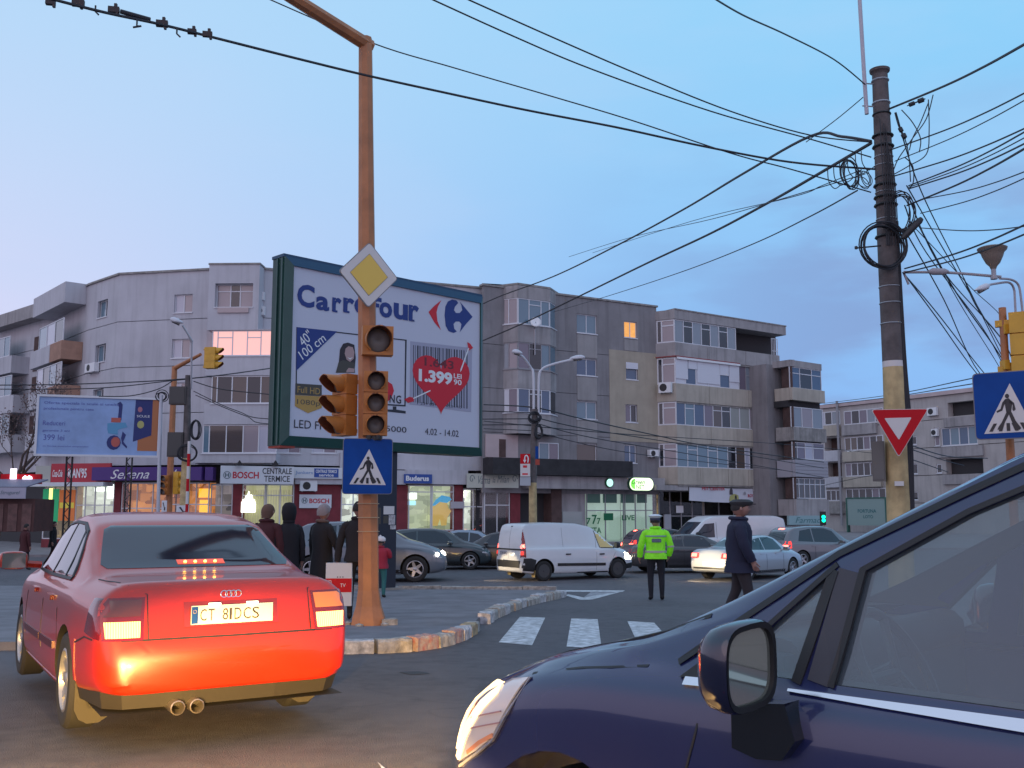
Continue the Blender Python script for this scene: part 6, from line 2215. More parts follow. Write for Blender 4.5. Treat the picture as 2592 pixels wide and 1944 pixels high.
def grow(p, d, ln, r, lv):
 pts = [p]
 q = Vector(p)
 dd = Vector(d)
 for k in range(3):
  dd = (dd + Vector((rt.uniform(-.25, .25), rt.uniform(-.25, .25), rt.uniform(-.05, .2)))).normalized()
  q = q + dd * ln / 3
  pts.append(q.copy())
 (mb if lv < 3 else tw).tube(pts, [r, r * .85, r * .7, r * .55], 6 if lv < 3 else 3)
 if lv < 6:
  for k in range(3 if lv < 5 else 4):
   nd = (dd + Vector((rt.uniform(-.9, .9), rt.uniform(-.9, .9), rt.uniform(-.2, .6)))).normalized()
   grow(pts[rt.choice((1, 2, 3, 3))], nd, ln * .66, r * .52, lv + 1)

grow(Vector((TR.location.x, 50, gz(50))), (0, 0, 1), 3.9, .20, 0)
part('trunk', mb, mat('bark', (.10, .065, .055), .9, var=.4, vscale=6), TR)
tb = part('twigs', tw, mat('bark_twigs', (.13, .09, .085), .9), TR, kind='stuff')
fo = MB()
for k in range(1800):
 v = tw.v[rt.randrange(len(tw.v))]
 c = Vector(v) + Vector((rt.gauss(0, .12), rt.gauss(0, .12), rt.gauss(0, .12)))
 a = Vector((rt.gauss(0, 1), rt.gauss(0, 1), rt.gauss(0, 1))).normalized() * .055
 b = a.cross(Vector((rt.gauss(0, 1), rt.gauss(0, 1), rt.gauss(0, 1)))).normalized() * .04
 fo.add([c - a, c + b, c + a, c - b], [(0, 1, 2, 3)])
part('dead_leaves', fo, mat('dead_leaves', (.16, .10, .09), .9, var=.4, vscale=5), TR, kind='stuff')
# ------------------------------------------------------------ vehicles

def paint(name, col, rough=.28, metal=.0, coat=1.0):
 return mat(name, col, rough, metal=metal, coat=coat, spec=.5)

tint = mat('car_glass_tinted', (0.012, 0.016, 0.028), 0.04, spec=.55, coat=.25)
tl_off = mat('tail_lens_red', (0.22, 0.008, 0.010), 0.12, coat=.8)
tl_on = mat('tail_lens_lit', (0.6, 0.02, 0.02), 0.3, emit=(1.0, .14, .10), estr=6.5)
tl_dim = mat('tail_lens_glow', (0.6, 0.02, 0.02), 0.3, emit=(1.0, .045, .03), estr=1.6)
hl_on = mat('headlamp_lit', (0.8, 0.8, 0.7), 0.3, emit=(1.0, .90, .68), estr=22.0)
hl_off = mat('headlamp_glass', (0.38, 0.38, 0.42), 0.12, coat=1)
trim = mat('car_trim_black', (0.012, 0.012, 0.014), 0.5)
under = mat('underbody', (0.012, 0.011, 0.011), 0.85)
rim_m = mat('alloy_rim', (0.42, 0.42, 0.45), 0.35, metal=.7)
steelrim = mat('steel_rim_dark', (0.05, 0.05, 0.055), 0.5)
plate_m = mat('number_plate_white', (0.70, 0.68, 0.62), 0.45)

def gauss_smooth(x, y, s):
 out = np.zeros_like(y)
 for i in range(len(x)):
  w = np.exp(-.5 * ((x - x[i]) / s) ** 2)
  out[i] = (w * y).sum() / w.sum()
 return out

def car_loft(L, keys, nx=80, ns=22, smooth=.05):
 """keys: rows (x, ztop, halfwidth, zbelt, roof halfwidth, zbottom) measured from the rear bumper"""
 K = np.array(keys, float)
 t = np.linspace(0, 1, nx)
 xs = L * (t + (-.5 * np.sin(2 * np.pi * t) / (2 * np.pi)) * .75)
 fine = np.linspace(0, L, 400)
 cols = []
 for c in range(1, 6):
  y = np.interp(fine, K[:, 0], K[:, c])
  y2 = gauss_smooth(fine, y, smooth)
  e = np.clip(np.minimum(fine, L - fine) / (smooth * 2), 0, 1)
  y = y * (1 - e) + y2 * e
  cols.append(np.interp(xs, fine, y))
 zt, w, zb, wr, z0 = cols
 secs = []
 for i in range(nx):
  b = min(zb[i], zt[i] - .025)
  g = zt[i] - b
  W, Rr, Z0 = w[i], min(wr[i], w[i] - .05), z0[i]
  H = b - Z0
  pts = [(0, Z0), (W * .55, Z0), (W - .10, Z0 + .004), (W - .035, Z0 + .05), (W - .008, Z0 + .22 * H), (W, Z0 + .5 * H), (W - .006, Z0 + .72 * H), (W - .018, b - .06 * min(1, H / .4)),
    (W - .040, b - .008), (W - .068, b + min(.022, g * .2))]
  up = min(1, g / .25)
  base = W - .075
  pts += [(base + (Rr - base) * .30, b + g * (.30 if up > .5 else .45)), (base + (Rr - base) * .72, b + g * .66), (Rr, zt[i] - .060 * up - .004), (Rr - .035, zt[i] - .028 * up - .002), (Rr * .76, zt[i] - .010 * up), (Rr * .38, zt[i] - .002), (0, zt[i])]
  q = [Vector((0, p[0], p[1])) for p in pts]
  cm = catmull(q, 2)
  secs.append([(xs[i], p.y, p.z) for p in cm])
 n = len(secs[0])
 V, F = [], []
 # full ring: left side up then right side down
 ring = []
 for s in secs:
  r = [(x, y, z) for x, y, z in s] + [(x, -y, z) for x, y, z in s[-2:0:-1]]
  ring.append(r)
 m = len(ring[0])
 for r in ring:
  V += r
 for i in range(nx - 1):
  for k in range(m):
   q = (k + 1) % m
   F.append((i * m + k, i * m + q, (i + 1) * m + q, (i + 1) * m + k))
 F.append(tuple(range(m))[::-1])
 F.append(tuple((nx - 1) * m + k for k in range(m)))
 return V, F

def bool_cut(me, cutter_me, solver='EXACT'):
 o = bpy.data.objects.new('tmp_body', me)
 c = bpy.data.objects.new('tmp_cut', cutter_me)
 COL.objects.link(o)
 COL.objects.link(c)
 md = o.modifiers.new('b', 'BOOLEAN')
 md.operation = 'DIFFERENCE'
 md.object = c
 md.solver = solver
 dg = bpy.context.evaluated_depsgraph_get()
 out = bpy.data.meshes.new_from_object(o.evaluated_get(dg))
 bpy.data.objects.remove(o)
 bpy.data.objects.remove(c)
 return out

class Car:
 """local frame: +x forwards from the rear bumper, +y left, z up from the ground"""

 def __init__(s, name, label, cat, L, keys, loc, heading, paint_m, wheels, wr, tw, nx=64, smooth=.05, roll=0, group=None, cabin=None, arch_pad=.05, scale=1.0, origin_x=0.0):
  s.root = thing(name, label, cat, loc, heading, group)
  s.root.scale = (scale,) * 3
  s.ox = origin_x
  V, F = car_loft(L, keys, nx, smooth=smooth)
  mb = MB()
  mb.add(V, F)
  me = mb.mesh('body_raw', [paint_m, under], smooth=False)
  bm = bmesh.new()
  bm.from_mesh(me)
  s.bvh = BVHTree.FromBMesh(bm)
  bm.free()
  cut = MB()
  for wx in wheels:
   for sd in (-1, 1):
    M = Matrix.Translation((wx, sd * tw, wr)) @ Matrix.Rotation(R(90), 4, 'X')
    cut.lathe([(wr + arch_pad, -.16), (wr + arch_pad, .30 if sd < 0 else .16), (wr + arch_pad, .30)], 28, Matrix.Translation((wx, sd * (tw - .10) - (0 if sd > 0 else 0), wr)) @ Matrix.Rotation(R(-90 * sd), 4, 'X') , 1)
  cm = cut.mesh('cut', [paint_m, under])
  me2 = bool_cut(me, cm)
  s.body_mesh = me2
  s.pm = paint_m
  s.body = None
  s.wheels, s.wr, s.tw = wheels, wr, tw
  s.L = L
  bpy.data.meshes.remove(cm)

 def finish_body(s, angle=35):
  s.body_mesh.shade_smooth()
  s.body_mesh.set_sharp_from_angle(angle=R(angle))
  s.body = link('body', s.body_mesh, s.root, world=False)
  return s.body

 def patch(s, poly, axis, m, name, lift=.004, skirt=.02, maxe=.08, parent=None, label=None, depth_max=None, smooth=True, kind=None):
  """lay a thin shaped piece on the body. axis: L R (x,z), B F (y,z), T (x,y)"""
  P = [Vector(p) for p in poly]
  dense = []
  for i in range(len(P)):
   a, b = P[i], P[(i + 1) % len(P)]
   k = max(1, int((b - a).length / maxe))
   for j in range(k):
    dense.append(a + (b - a) * j / k)
  xs = [p.x for p in dense]
  ys = [p.y for p in dense]
  grid = []
  gx = np.arange(min(xs) + maxe / 2, max(xs), maxe)
  gy = np.arange(min(ys) + maxe / 2, max(ys), maxe)
  for a in gx:
   for b in gy:
    grid.append(Vector((a, b)))
  nb = len(dense)
  out = delaunay_2d_cdt(dense + grid, [], [list(range(nb))], 1, 1e-6)
  vs, es, fs = out[0], out[1], out[2]
  res = []
  D = {'L': Vector((0, -1, 0)), 'R': Vector((0, 1, 0)), 'B': Vector((1, 0, 0)), 'F': Vector((-1, 0, 0)), 'T': Vector((0, 0, -1))}[axis]
  for v in vs:
   a, b = v
   if axis in 'LR':
    o = Vector((a, 0, b)) - D * 3
   elif axis in 'BF':
    o = Vector((0, a, b)) - D * 9
   else:
    o = Vector((a, b, 5))
   h = s.bvh.ray_cast(o, D)
   if h[0] is None:
    nr = s.bvh.find_nearest(o + D * (3 if axis in 'LR' else (9 if axis == 'B' else 4)))
    h = (nr[0], nr[1])
   res.append(h[0] - D * lift)
  # boundary loop
  cnt = {}
  for f in fs:
   for i in range(len(f)):
    e = (f[i], f[(i + 1) % len(f)])
    k = (min(e), max(e))
    cnt[k] = cnt.get(k, 0) + 1
  mb = MB()
  mb.add(res, fs)
  n0 = len(res)
  low = [p + D * (skirt + lift) for p in res]
  mb.add(low, [])
  for (a, b), c in cnt.items():
   if c == 1:
    mb.f.append((a, b, n0 + b, n0 + a))
    mb.m.append(0)
  # drop loose low verts is unnecessary
  me = bpy.data.meshes.new(name)
  me.from_pydata([tuple(v) for v in mb.v], [], mb.f)
  me.materials.append(m)
  bm = bmesh.new()
  bm.from_mesh(me)
  bmesh.ops.delete(bm, geom=[v for v in bm.verts if not v.link_faces], context='VERTS')
  bmesh.ops.recalc_face_normals(bm, faces=bm.faces)
  bm.normal_update()
  avg = sum((f.normal for f in bm.faces if abs(f.normal.dot(D)) > .3), Vector())
  if avg.dot(D) > 0:
   bmesh.ops.reverse_faces(bm, faces=bm.faces)
  bm.to_mesh(me)
  bm.free()
  if smooth:
   me.shade_smooth()
   me.set_sharp_from_angle(angle=R(40))
  return link(name, me, parent or s.root, label, world=False, kind=kind)

 def strip(s, pts, w, axis, m, name, lift=.003, parent=None):
  """a thin line laid on the body"""
  P = [Vector(p) for p in pts]
  a, b = [], []
  for i, p in enumerate(P):
   t = (P[min(i + 1, len(P) - 1)] - P[max(i - 1, 0)]).normalized()
   n = Vector((-t.y, t.x))
   a.append(p + n * w / 2)
   b.append(p - n * w / 2)
  return s.patch(a + b[::-1], axis, m, name, lift=lift, skirt=.006, maxe=.12, parent=parent, smooth=False)

 def add_wheels(s, rim='alloy', m=None, spokes=5, width=.20, steer=0, detail=1):
  tme, rme = wheel_meshes(s.wr, width, rim, spokes, m)
  for wx in s.wheels:
   for sd in (-1, 1):
    t = link('wheel', tme, s.root, world=False)
    t.location = (wx, sd * (s.tw - .12), s.wr)
    t.rotation_euler = (0, 0, 0 if sd > 0 else math.pi)
    r = link('rim', rme, t, world=False)

 def box(s, name, c, h, m, rz=0, parent=None):
  mb = MB()
  mb.box(c, h, rz)
  return part(name, mb, m, parent or s.root, world=False)

 def mirror(s, x, z, side, m, w=.20, h=.13, glassm=None):
  y = side * (s.tw + .02)
  mb = MB()
  c = Vector((x, y + side * .12, z))
  M = Matrix.Translation(c) @ Matrix.Rotation(R(90), 4, 'Y')
  prof = [(0, -.07), (.45, -.07), (.5, -.05), (.5, .03), (.38, .08), (.2, .10), (0, .11)]
  vs = []
  seg = 16
  for r, hh in prof:
   for k in range(seg):
    a = 2 * math.pi * k / seg
    cx, cz = math.cos(a), math.sin(a)
    cx = math.copysign(abs(cx) ** .6, cx)
    cz = math.copysign(abs(cz) ** .6, cz)
    vs.append((c.x + hh, c.y + cx * r * w, c.z + cz * r * h))
  fs = []
  for i in range(len(prof) - 1):
   for k in range(seg):
    q = (k + 1) % seg
    fs.append((i * seg + k, i * seg + q, (i + 1) * seg + q, (i + 1) * seg + k))
  mb.add(vs, fs)
  mb.tube([(x + .02, y - side * .10, z - h * .3), (x + .02, y + side * .06, z - h * .2)], .03, 6)
  o = part('door_mirror', mb, m, s.root, smooth=40, world=False)
  g = MB()
  g.box((c.x - .072, c.y, c.z), (.006, w * .8, h * .8))
  part('mirror_glass', g, mat('mirror_glass', (.25, .26, .24), .05, metal=.6), o, world=False)
  return o

_wm = {}

def wheel_meshes(r, width, rim, spokes, m=None):
 k = (round(r, 3), width, rim, spokes)
 if k in _wm:
  return _wm[k]
 # outer side is +y
 M = Matrix.Rotation(R(-90), 4, 'X')
 t = MB()
 h = width / 2
 rr = r * .66
 t.lathe([(rr, -h), (r * .93, -h), (r, -h * .75), (r, h * .75), (r * .93, h), (r * .80, h + .008), (rr, h - .005), (rr * .97, h - .05), (rr * .9, -h * .2)], 32, M)
 tm = t.mesh('wheel', [rubber], smooth=30)
 q = MB()
 if rim == 'alloy':
  vs, fs = [], []
  prof = [(rr * 1.0, h - .004), (rr * .93, h - .0), (rr * .90, h - .02), (rr * .88, -.02)]
  seg = 32
  for a, b in prof:
   for j in range(seg):
    an = 2 * math.pi * j / seg
    vs.append(M @ Vector((a * math.cos(an), a * math.sin(an), b)))
  for i in range(len(prof) - 1):
   for j in range(seg):
    fs.append((i * seg + j, i * seg + (j + 1) % seg, (i + 1) * seg + (j + 1) % seg, (i + 1) * seg + j))
  q.add(vs, fs)
  for j in range(spokes):
   an = 2 * math.pi * j / spokes
   c, sn = math.cos(an), math.sin(an)
   pts = []
   for (a, b, z) in ((rr * .15, .045, h - .035), (rr * .15, -.045, h - .035), (rr * .92, -.025, h - .018), (rr * .92, .025, h - .018)):
    pts.append(M @ Vector((a * c - b * sn, a * sn + b * c, z)))
   q.prism(pts, M @ Vector((0, 0, -.03)))
  q.lathe([(0, h - .055), (rr * .22, h - .055), (rr * .22, h - .02), (rr * .12, h - .01), (0, h - .01)], 16, M)
  q.lathe([(0, -.03), (rr * .88, -.03), (rr * .88, -.01), (0, -.01)], 20, M, 1)
  rm = q.mesh('rim', [m or rim_m, under], smooth=30)
 else:
  q.lathe([(rr * 1.0, h - .004), (rr * .9, h - .03), (rr * .6, h - .05), (rr * .45, h - .02), (rr * .2, h - .015), (rr * .15, h + .01), (0, h + .01)], 24, M)
  for j in range(8):
   an = 2 * math.pi * j / 8
   q.lathe([(0, h - .05), (rr * .07, h - .05), (rr * .07, h - .040), (0, h - .040)], 8, M @ Matrix.Translation((rr * .74 * math.cos(an), rr * .74 * math.sin(an), 0)), 1)
  rm = q.mesh('rim', [m or steelrim, under], smooth=30)
 _wm[k] = (tm, rm)
 return _wm[k]

# profiles -------------------------------------------------------------
SEDAN = [(0, .60, .66, .56, .50, .34), (.02, .64, .72, .58, .55, .31), (.07, .90, .77, .82, .60, .28), (.13, .97, .80, .88, .64, .27), (.30, .99, .83, .90, .66, .24), (.80, 1.01, .855, .91, .64, .20), (1.0, 1.07, .86, .91, .60, .19),
   (1.60, 1.36, .865, .905, .56, .18), (2.0, 1.41, .865, .90, .57, .18), (2.5, 1.41, .865, .89, .57, .18), (2.85, 1.34, .865, .88, .59, .18), (3.55, .99, .86, .84, .66, .18), (3.8, .93, .85, .80, .68, .18), (4.2, .82, .81, .72, .62, .20),
   (4.38, .72, .74, .64, .55, .24), (4.46, .60, .64, .54, .45, .30), (4.48, .54, .58, .48, .42, .34)]
HATCH = [(0, .62, .66, .56, .50, .36), (.03, .80, .74, .66, .56, .30), (.10, 1.02, .79, .84, .60, .27), (.30, 1.28, .82, .90, .58, .24), (.55, 1.42, .84, .92, .57, .20), (1.2, 1.47, .855, .92, .58, .18), (1.9, 1.47, .86, .90, .58, .18), (2.35, 1.40, .86, .89, .60, .18),
   (3.05, 1.02, .86, .85, .66, .18), (3.4, .94, .84, .80, .66, .18), (3.8, .80, .79, .70, .60, .22), (3.95, .68, .70, .60, .50, .27), (4.0, .56, .60, .50, .42, .34)]

def simple_car(name, label, kind, loc, heading, pm_, tail=None, head=None, group=None, wheelm='alloy', scale=1.0, brake3=None, plate=True, wheel_tone=None, roofk=None):
 K = {'sedan': SEDAN, 'hatch': HATCH}[kind]
 if roofk:
  K = [(a, b * (roofk if b > 1.05 else 1), c, d, e, f) for a, b, c, d, e, f in K]
 L = K[-1][0]
 wheels = (.98, 3.60) if kind == 'sedan' else (.72, 3.22)
 c = Car(name, label, 'car', L, K, loc, heading, pm_, wheels, .315, .86, nx=48, scale=scale, group=group)
 c.finish_body()
 c.add_wheels(wheelm, wheel_tone)
 if kind == 'sedan':
  rw = [(-.52, 1.04), (.52, 1.04), (.46, 1.33), (-.46, 1.33)]
  sides = [[(1.18, .96), (1.95, .945), (1.95, 1.33), (1.62, 1.28)], [(2.0, .945), (2.85, .93), (3.05, .96), (2.75, 1.27), (2.45, 1.34), (2.0, 1.335)]]
  ws = [(-.60, 1.02), (.60, 1.02), (.50, 1.33), (-.50, 1.33)]
 else:
  k_ = roofk or 1
  rw = [(-.50, 1.02), (.50, 1.02), (.46, 1.34 * k_), (-.46, 1.34 * k_)]
  sides = [[(.60, 1.0), (1.28, .965), (1.28, 1.37 * k_), (.78, 1.30 * k_)], [(1.34, .965), (2.35, .94), (2.62, .97), (2.30, 1.28 * k_), (1.95, 1.38 * k_), (1.34, 1.38 * k_)]]
  ws = [(-.62, 1.03), (.62, 1.03), (.50, 1.36 * k_), (-.50, 1.36 * k_)]
 c.patch(rw, 'B', tint, 'rear_window', maxe=.12)
 c.patch(ws, 'F', tint, 'windscreen', maxe=.12)
 for q in sides:
  for ax in 'LR':
   c.patch(q, ax, tint, 'side_window', maxe=.14)
 zt = .66
 for sd in (-1, 1):
  if kind == 'sedan':
   q = [(sd * .42, .70), (sd * .76, .70), (sd * .76, .86), (sd * .42, .86)]
   qs = [(0.06, .70), (.26, .72), (.22, .86), (.1, .86)]
  else:
   q = [(sd * .52, .72), (sd * .76, .72), (sd * .74, 1.0), (sd * .62, 1.0)]
   qs = [(0.04, .72), (.24, .74), (.28, 1.0), (.12, 1.0)]
  c.patch(q if sd > 0 else q[::-1], 'B', tl_off if tail is None else tl_dim, 'tail_light', lift=.008, maxe=.1)
  if tail:
   q2 = [(sd * .50, .74), (sd * .74, .74), (sd * .74, .85), (sd * .50, .85)]
   c.patch(q2 if sd > 0 else q2[::-1], 'B', tl_on, 'tail_lamp_lit', lift=.016, maxe=.1)
  c.patch(qs, 'L' if sd > 0 else 'R', tl_off if tail is None else tl_dim, 'tail_light', lift=.006, maxe=.1)
  h0, h1 = (.58, .74) if kind == 'sedan' else (.60, .78)
  q = [(sd * .36, h0), (sd * .70, h0 + .02), (sd * .70, h1), (sd * .40, h1 - .04)]
  c.patch(q if sd > 0 else q[::-1], 'F', hl_off, 'headlight', lift=.008, maxe=.1)
  if head:
   q = [(sd * (.56 + .05 * math.cos(R(45 * k))), (h0 + h1) / 2 + .05 * math.sin(R(45 * k))) for k in range(8)]
   c.patch(q if sd > 0 else q[::-1], 'F', hl_on, 'headlight_bulb', lift=.02, maxe=.1)
   c.patch([(L - .24 + .045 * math.cos(R(45 * k)), .67 + .045 * math.sin(R(45 * k))) for k in range(8)], 'L' if sd > 0 else 'R', hl_on, 'headlight_bulb', lift=.02, maxe=.1)
  c.patch([(L - .34, .60), (L - .12, .58), (L - .16, .72), (L - .36, .76)], 'L' if sd > 0 else 'R', hl_off, 'headlight', lift=.006, maxe=.1)
  c.mirror(2.95 if kind == 'sedan' else 2.5, .96, sd, pm_)
  for hx in ((1.6, 2.5) if kind == 'sedan' else (1.15, 2.05)):
   c.patch([(hx, .80), (hx + .17, .80), (hx + .17, .83), (hx, .83)], 'L' if sd > 0 else 'R', pm_, 'door_handle', lift=.02, maxe=.1)
  for sx in ((1.97, 2.98, 1.18) if kind == 'sedan' else (1.31, 2.5)):
   c.strip([(sx, .30), (sx, .93)], .012, 'L' if sd > 0 else 'R', trim, 'door_seam')
  c.strip([(1.4, .26), (3.1, .26)], .08, 'L' if sd > 0 else 'R', trim, 'sill')
 if brake3:
  c.patch([(-.15, brake3), (.15, brake3), (.15, brake3 + .045), (-.15, brake3 + .045)], 'B', tl_on, 'brake_light', lift=.012, maxe=.1)
 c.patch([(-.62, .36), (.62, .36), (.62, .42), (-.62, .42)], 'B', trim, 'bumper_strip', lift=.01)
 c.patch([(-.26, .48), (.26, .48), (.26, .59), (-.26, .59)], 'B', plate_m, 'number_plate', lift=.012)
 c.patch([(-.50, .32), (.50, .32), (.50, .45), (-.50, .45)], 'F', trim, 'grille', lift=.006)
 return c

def place(px, py, hdg, ox=0.0, oy=0.0):
 """where a ground pixel puts a point (ox, oy) of a car with this heading"""
 g = at_g(px, py)
 f = Vector((math.cos(hdg), math.sin(hdg), 0))
 l = Vector((-math.sin(hdg), math.cos(hdg), 0))
 o = g - f * ox - l * oy
 return Vector((o.x, o.y, gz(o.y)))

# ------------------------------------------------------------ red saloon, near left
HA = R(90 + 31.5)
red = mat('paint_red', (0.42, 0.015, 0.002), 0.30, coat=.6, spec=.5)
AUDI = [(0, .60, .64, .54, .50, .36), (.015, .65, .70, .58, .55, .34), (.05, .66, .755, .60, .58, .33), (.075, .72, .775, .66, .60, .33), (.095, .955, .79, .86, .62, .33), (.14, .995, .805, .90, .66, .33), (.30, 1.0, .825, .905, .67, .32), (.74, 1.015, .85, .92, .68, .26),
  (.86, 1.045, .855, .925, .70, .22), (1.50, 1.36, .862, .93, .62, .20), (1.85, 1.415, .864, .93, .60, .20), (2.2, 1.43, .865, .925, .60, .20), (2.6, 1.405, .865, .915, .60, .20), (2.85, 1.34, .865, .905, .615, .20), (3.5, 1.0, .86, .87, .66, .20), (3.75, .94, .85, .83, .68, .20),
  (4.2, .82, .81, .73, .62, .22), (4.38, .72, .74, .64, .55, .24), (4.46, .60, .64, .54, .45, .30), (4.48, .54, .58, .48, .42, .34)]
f_ = Vector((math.cos(HA), math.sin(HA), 0))
au = Car('red_car', 'red saloon car seen from behind at the left with its brake lights on', 'car', 4.48, AUDI, Vector((-1.75, 6.50, 0)), HA, red, (1.0, 3.62), .315, .865, nx=110, smooth=.035)
au.finish_body(50)
au.add_wheels('alloy', None, 9)
au.patch([(-.625, 1.045), (.625, 1.045), (.655, 1.07), (.565, 1.30), (.51, 1.328), (-.51, 1.328), (-.565, 1.30), (-.655, 1.07)], 'B', tint, 'rear_window', maxe=.035, lift=.007)
for ax in 'LR':
 au.patch([(1.30, .985), (1.52, .98), (1.655, 1.27), (1.60, 1.262), (1.42, 1.13)], ax, tint, 'side_window', maxe=.04, lift=.006)
 au.patch([(1.56, .98), (2.12, .975), (2.16, 1.335), (1.90, 1.325), (1.74, 1.285)], ax, tint, 'side_window', maxe=.04, lift=.006)
 au.patch([(2.20, .975), (3.02, .965), (3.18, .985), (2.86, 1.235), (2.65, 1.31), (2.24, 1.335)], ax, tint, 'side_window', maxe=.04, lift=.006)
 for tq in ([(1.26, .972), (1.44, 1.155), (1.62, 1.285), (1.9, 1.342)], [(1.9, 1.342), (2.3, 1.352), (2.66, 1.325), (2.9, 1.24), (3.2, .99)], [(1.26, .965), (2.2, .955), (3.2, .96)]):
  au.strip(tq, .018, ax, trim, 'window_trim', lift=.012)
 au.strip([(1.53, .965), (1.68, 1.285)], .018, ax, trim, 'window_pillar', lift=.010)
 au.strip([(2.16, .965), (2.20, 1.34)], .026, ax, trim, 'window_pillar', lift=.010)
 au.strip([(1.42, .93), (1.40, .75), (1.30, .55)], .009, ax, trim, 'door_seam')
 au.strip([(2.14, .93), (2.13, .6), (2.10, .26)], .009, ax, trim, 'door_seam')
 au.strip([(3.12, .93), (3.16, .6), (3.14, .26)], .009, ax, trim, 'door_seam')
 au.strip([(1.42, .50), (2.12, .49)], .05, ax, mat('trim_red_dark', (.09, .004, .005), .4), 'side_moulding', lift=.012)
 au.strip([(2.16, .49), (3.12, .48)], .05, ax, mat('trim_red_dark', (.09, .004, .005), .4), 'side_moulding', lift=.012)
 au.strip([(1.42, .235), (3.22, .235)], .05, ax, chrome, 'sill_strip', lift=.004)
 for hx in (1.62, 2.52):
  au.patch([(hx, .795), (hx + .20, .80), (hx + .20, .835), (hx, .83)], ax, red, 'door_handle', lift=.025)
au.mirror(2.93, 1.03, 1, red, .22, .15)
au.mirror(2.93, 1.03, -1, red, .22, .15)
# lamps
lamp_red = mat('tail_lens_dark_red', (0.14, 0.004, 0.006), 0.10, coat=1)
lamp_smoke = mat('tail_lens_smoked', (0.10, 0.022, 0.015), 0.12, coat=1)
brake_on = mat('brake_lens_lit', (0.8, 0.3, 0.1), 0.3, emit=(1.0, .46, .15), estr=3.8)
for _m in (brake_on,):
 _t = _m.node_tree
 _g = _t.nodes.new('ShaderNodeTexCoord')
 _w = _t.nodes.new('ShaderNodeTexWave')
 _w.bands_direction = 'Y'
 _w.inputs['Scale'].default_value = 22
 _w.inputs['Distortion'].default_value = .6
 _t.links.new(_g.outputs['Object'], _w.inputs[0])
 _r = _t.nodes.new('ShaderNodeMapRange')
 _r.inputs[3].default_value = 1.6
 _r.inputs[4].default_value = 5.0
 _t.links.new(_w.outputs['Fac'], _r.inputs[0])
 _t.links.new(_r.outputs[0], _t.nodes['Principled BSDF'].inputs['Emission Strength'])
amb = mat('turn_lens_amber', (0.45, 0.13, 0.03), 0.15, coat=1, emit=(1, .22, .03), estr=.5)
for sd in (-1, 1):
 def q_(pts):
  return [(sd * a, b) for a, b in pts][::sd]
 au.patch(q_([(.545, .655), (.775, .655), (.785, .905), (.53, .905)]), 'B', lamp_red, 'tail_light', lift=.006, maxe=.05)
 au.patch(q_([(.56, .795), (.765, .795), (.77, .892), (.548, .892)]), 'B', lamp_smoke if sd > 0 else amb, 'tail_lens', lift=.010, maxe=.05)
 au.patch(q_([(.565, .672), (.757, .672), (.765, .765), (.56, .765)]), 'B', brake_on, 'brake_light', lift=.012, maxe=.05)
 ax = 'L' if sd > 0 else 'R'
 au.patch([(.10, .66), (.36, .69), (.30, .90), (.12, .905)], ax, lamp_red, 'tail_light', lift=.006, maxe=.05)
 au.strip([(.04, .655), (.36, .66), (.62, .60)], .010, ax, trim, 'bumper_seam')
 au.patch([(.62, .62), (.66, .62), (.66, .36), (.62, .36)][::-1], ax, red, 'bumper_edge', lift=.004)
au.strip([(-.79, .655), (-.4, .655), (0, .653), (.4, .655), (.79, .655)], .012, 'B', trim, 'bumper_seam')
au.strip([(.515, .66), (.515, .92), (.62, .975)], .007, 'B', trim, 'lid_seam')
au.strip([(-.515, .66), (-.515, .92), (-.62, .975)], .007, 'B', trim, 'lid_seam')
for sd in (-1, 1):
 au.strip([(.10, sd * .60), (.30, sd * .645), (.72, sd * .70)], .008, 'T', trim, 'lid_seam')
# plate recess (its shade painted as darker red), plate and letters
au.patch([(-.30, .715), (.30, .715), (.30, .865), (-.30, .865)], 'B', mat('paint_red_shaded', (.20, .008, .010), .4, coat=.6), 'plate_recess_shade', lift=.004)
pl_o = MB()
YPL, ZPL = -.0, .785
hit = au.bvh.ray_cast(Vector((-5, 0, ZPL)), Vector((1, 0, 0)))[0]
PX = hit.x - .018
pl_o.box((PX, 0, ZPL), (.012, .52, .115))
pob = part('number_plate', pl_o, plate_m, au.root, world=False)
mb = MB()
mb.box((PX - .0065, .238, ZPL), (.003, .04, .105))
part('plate_band', mb, sgn_blue, pob, world=False)
pplane = Pl((PX - .0075, 0, ZPL), (0, -1, 0))

def plate_text(s, u0, u1, v0, v1, m, parent, pln, bold=.0):
 vs, fs = text_mesh(s, bold, 0, 1)
 lo, hi = vs.min(0), vs.max(0)
 q = (vs - lo) / (hi - lo)
 mb = MB()
 mb.add([pln.O + pln.U * (u0 + (u1 - u0) * a) + pln.V * (v0 + (v1 - v0) * b) for a, b in q], fs)
 return part('lettering', mb, m, parent, world=False)

for s_, a, b in (('C', -.205, -.165), ('T', -.155, -.115), ('8', -.065, -.030), ('1', -.022, -.006), ('D', .010, .055), ('C', .068, .115), ('S', .125, .170)):
 plate_text(s_, a, b + (.0), -.036, .036, pblk, pob, pplane, .0)
plate_text('RO', -.252, -.226, -.045, -.022, white, pob, pplane, .02)
mb = MB()
for k in range(8):
 a = R(45 * k)
 mb.box((PX - .009, .239 + .010 * math.cos(a), ZPL + .022 + .010 * math.sin(a)), (.001, .003, .003))
part('star_ring', mb, sgn_yel, pob, world=False)
for sd in (-1, 1):
 mb = MB()
 mb.box((PX - .02, sd * .12, ZPL + .066), (.03, .07, .012))
 part('plate_lamp', mb, emis('plate_lamp', (1, .85, .55), 5), au.root, world=False)
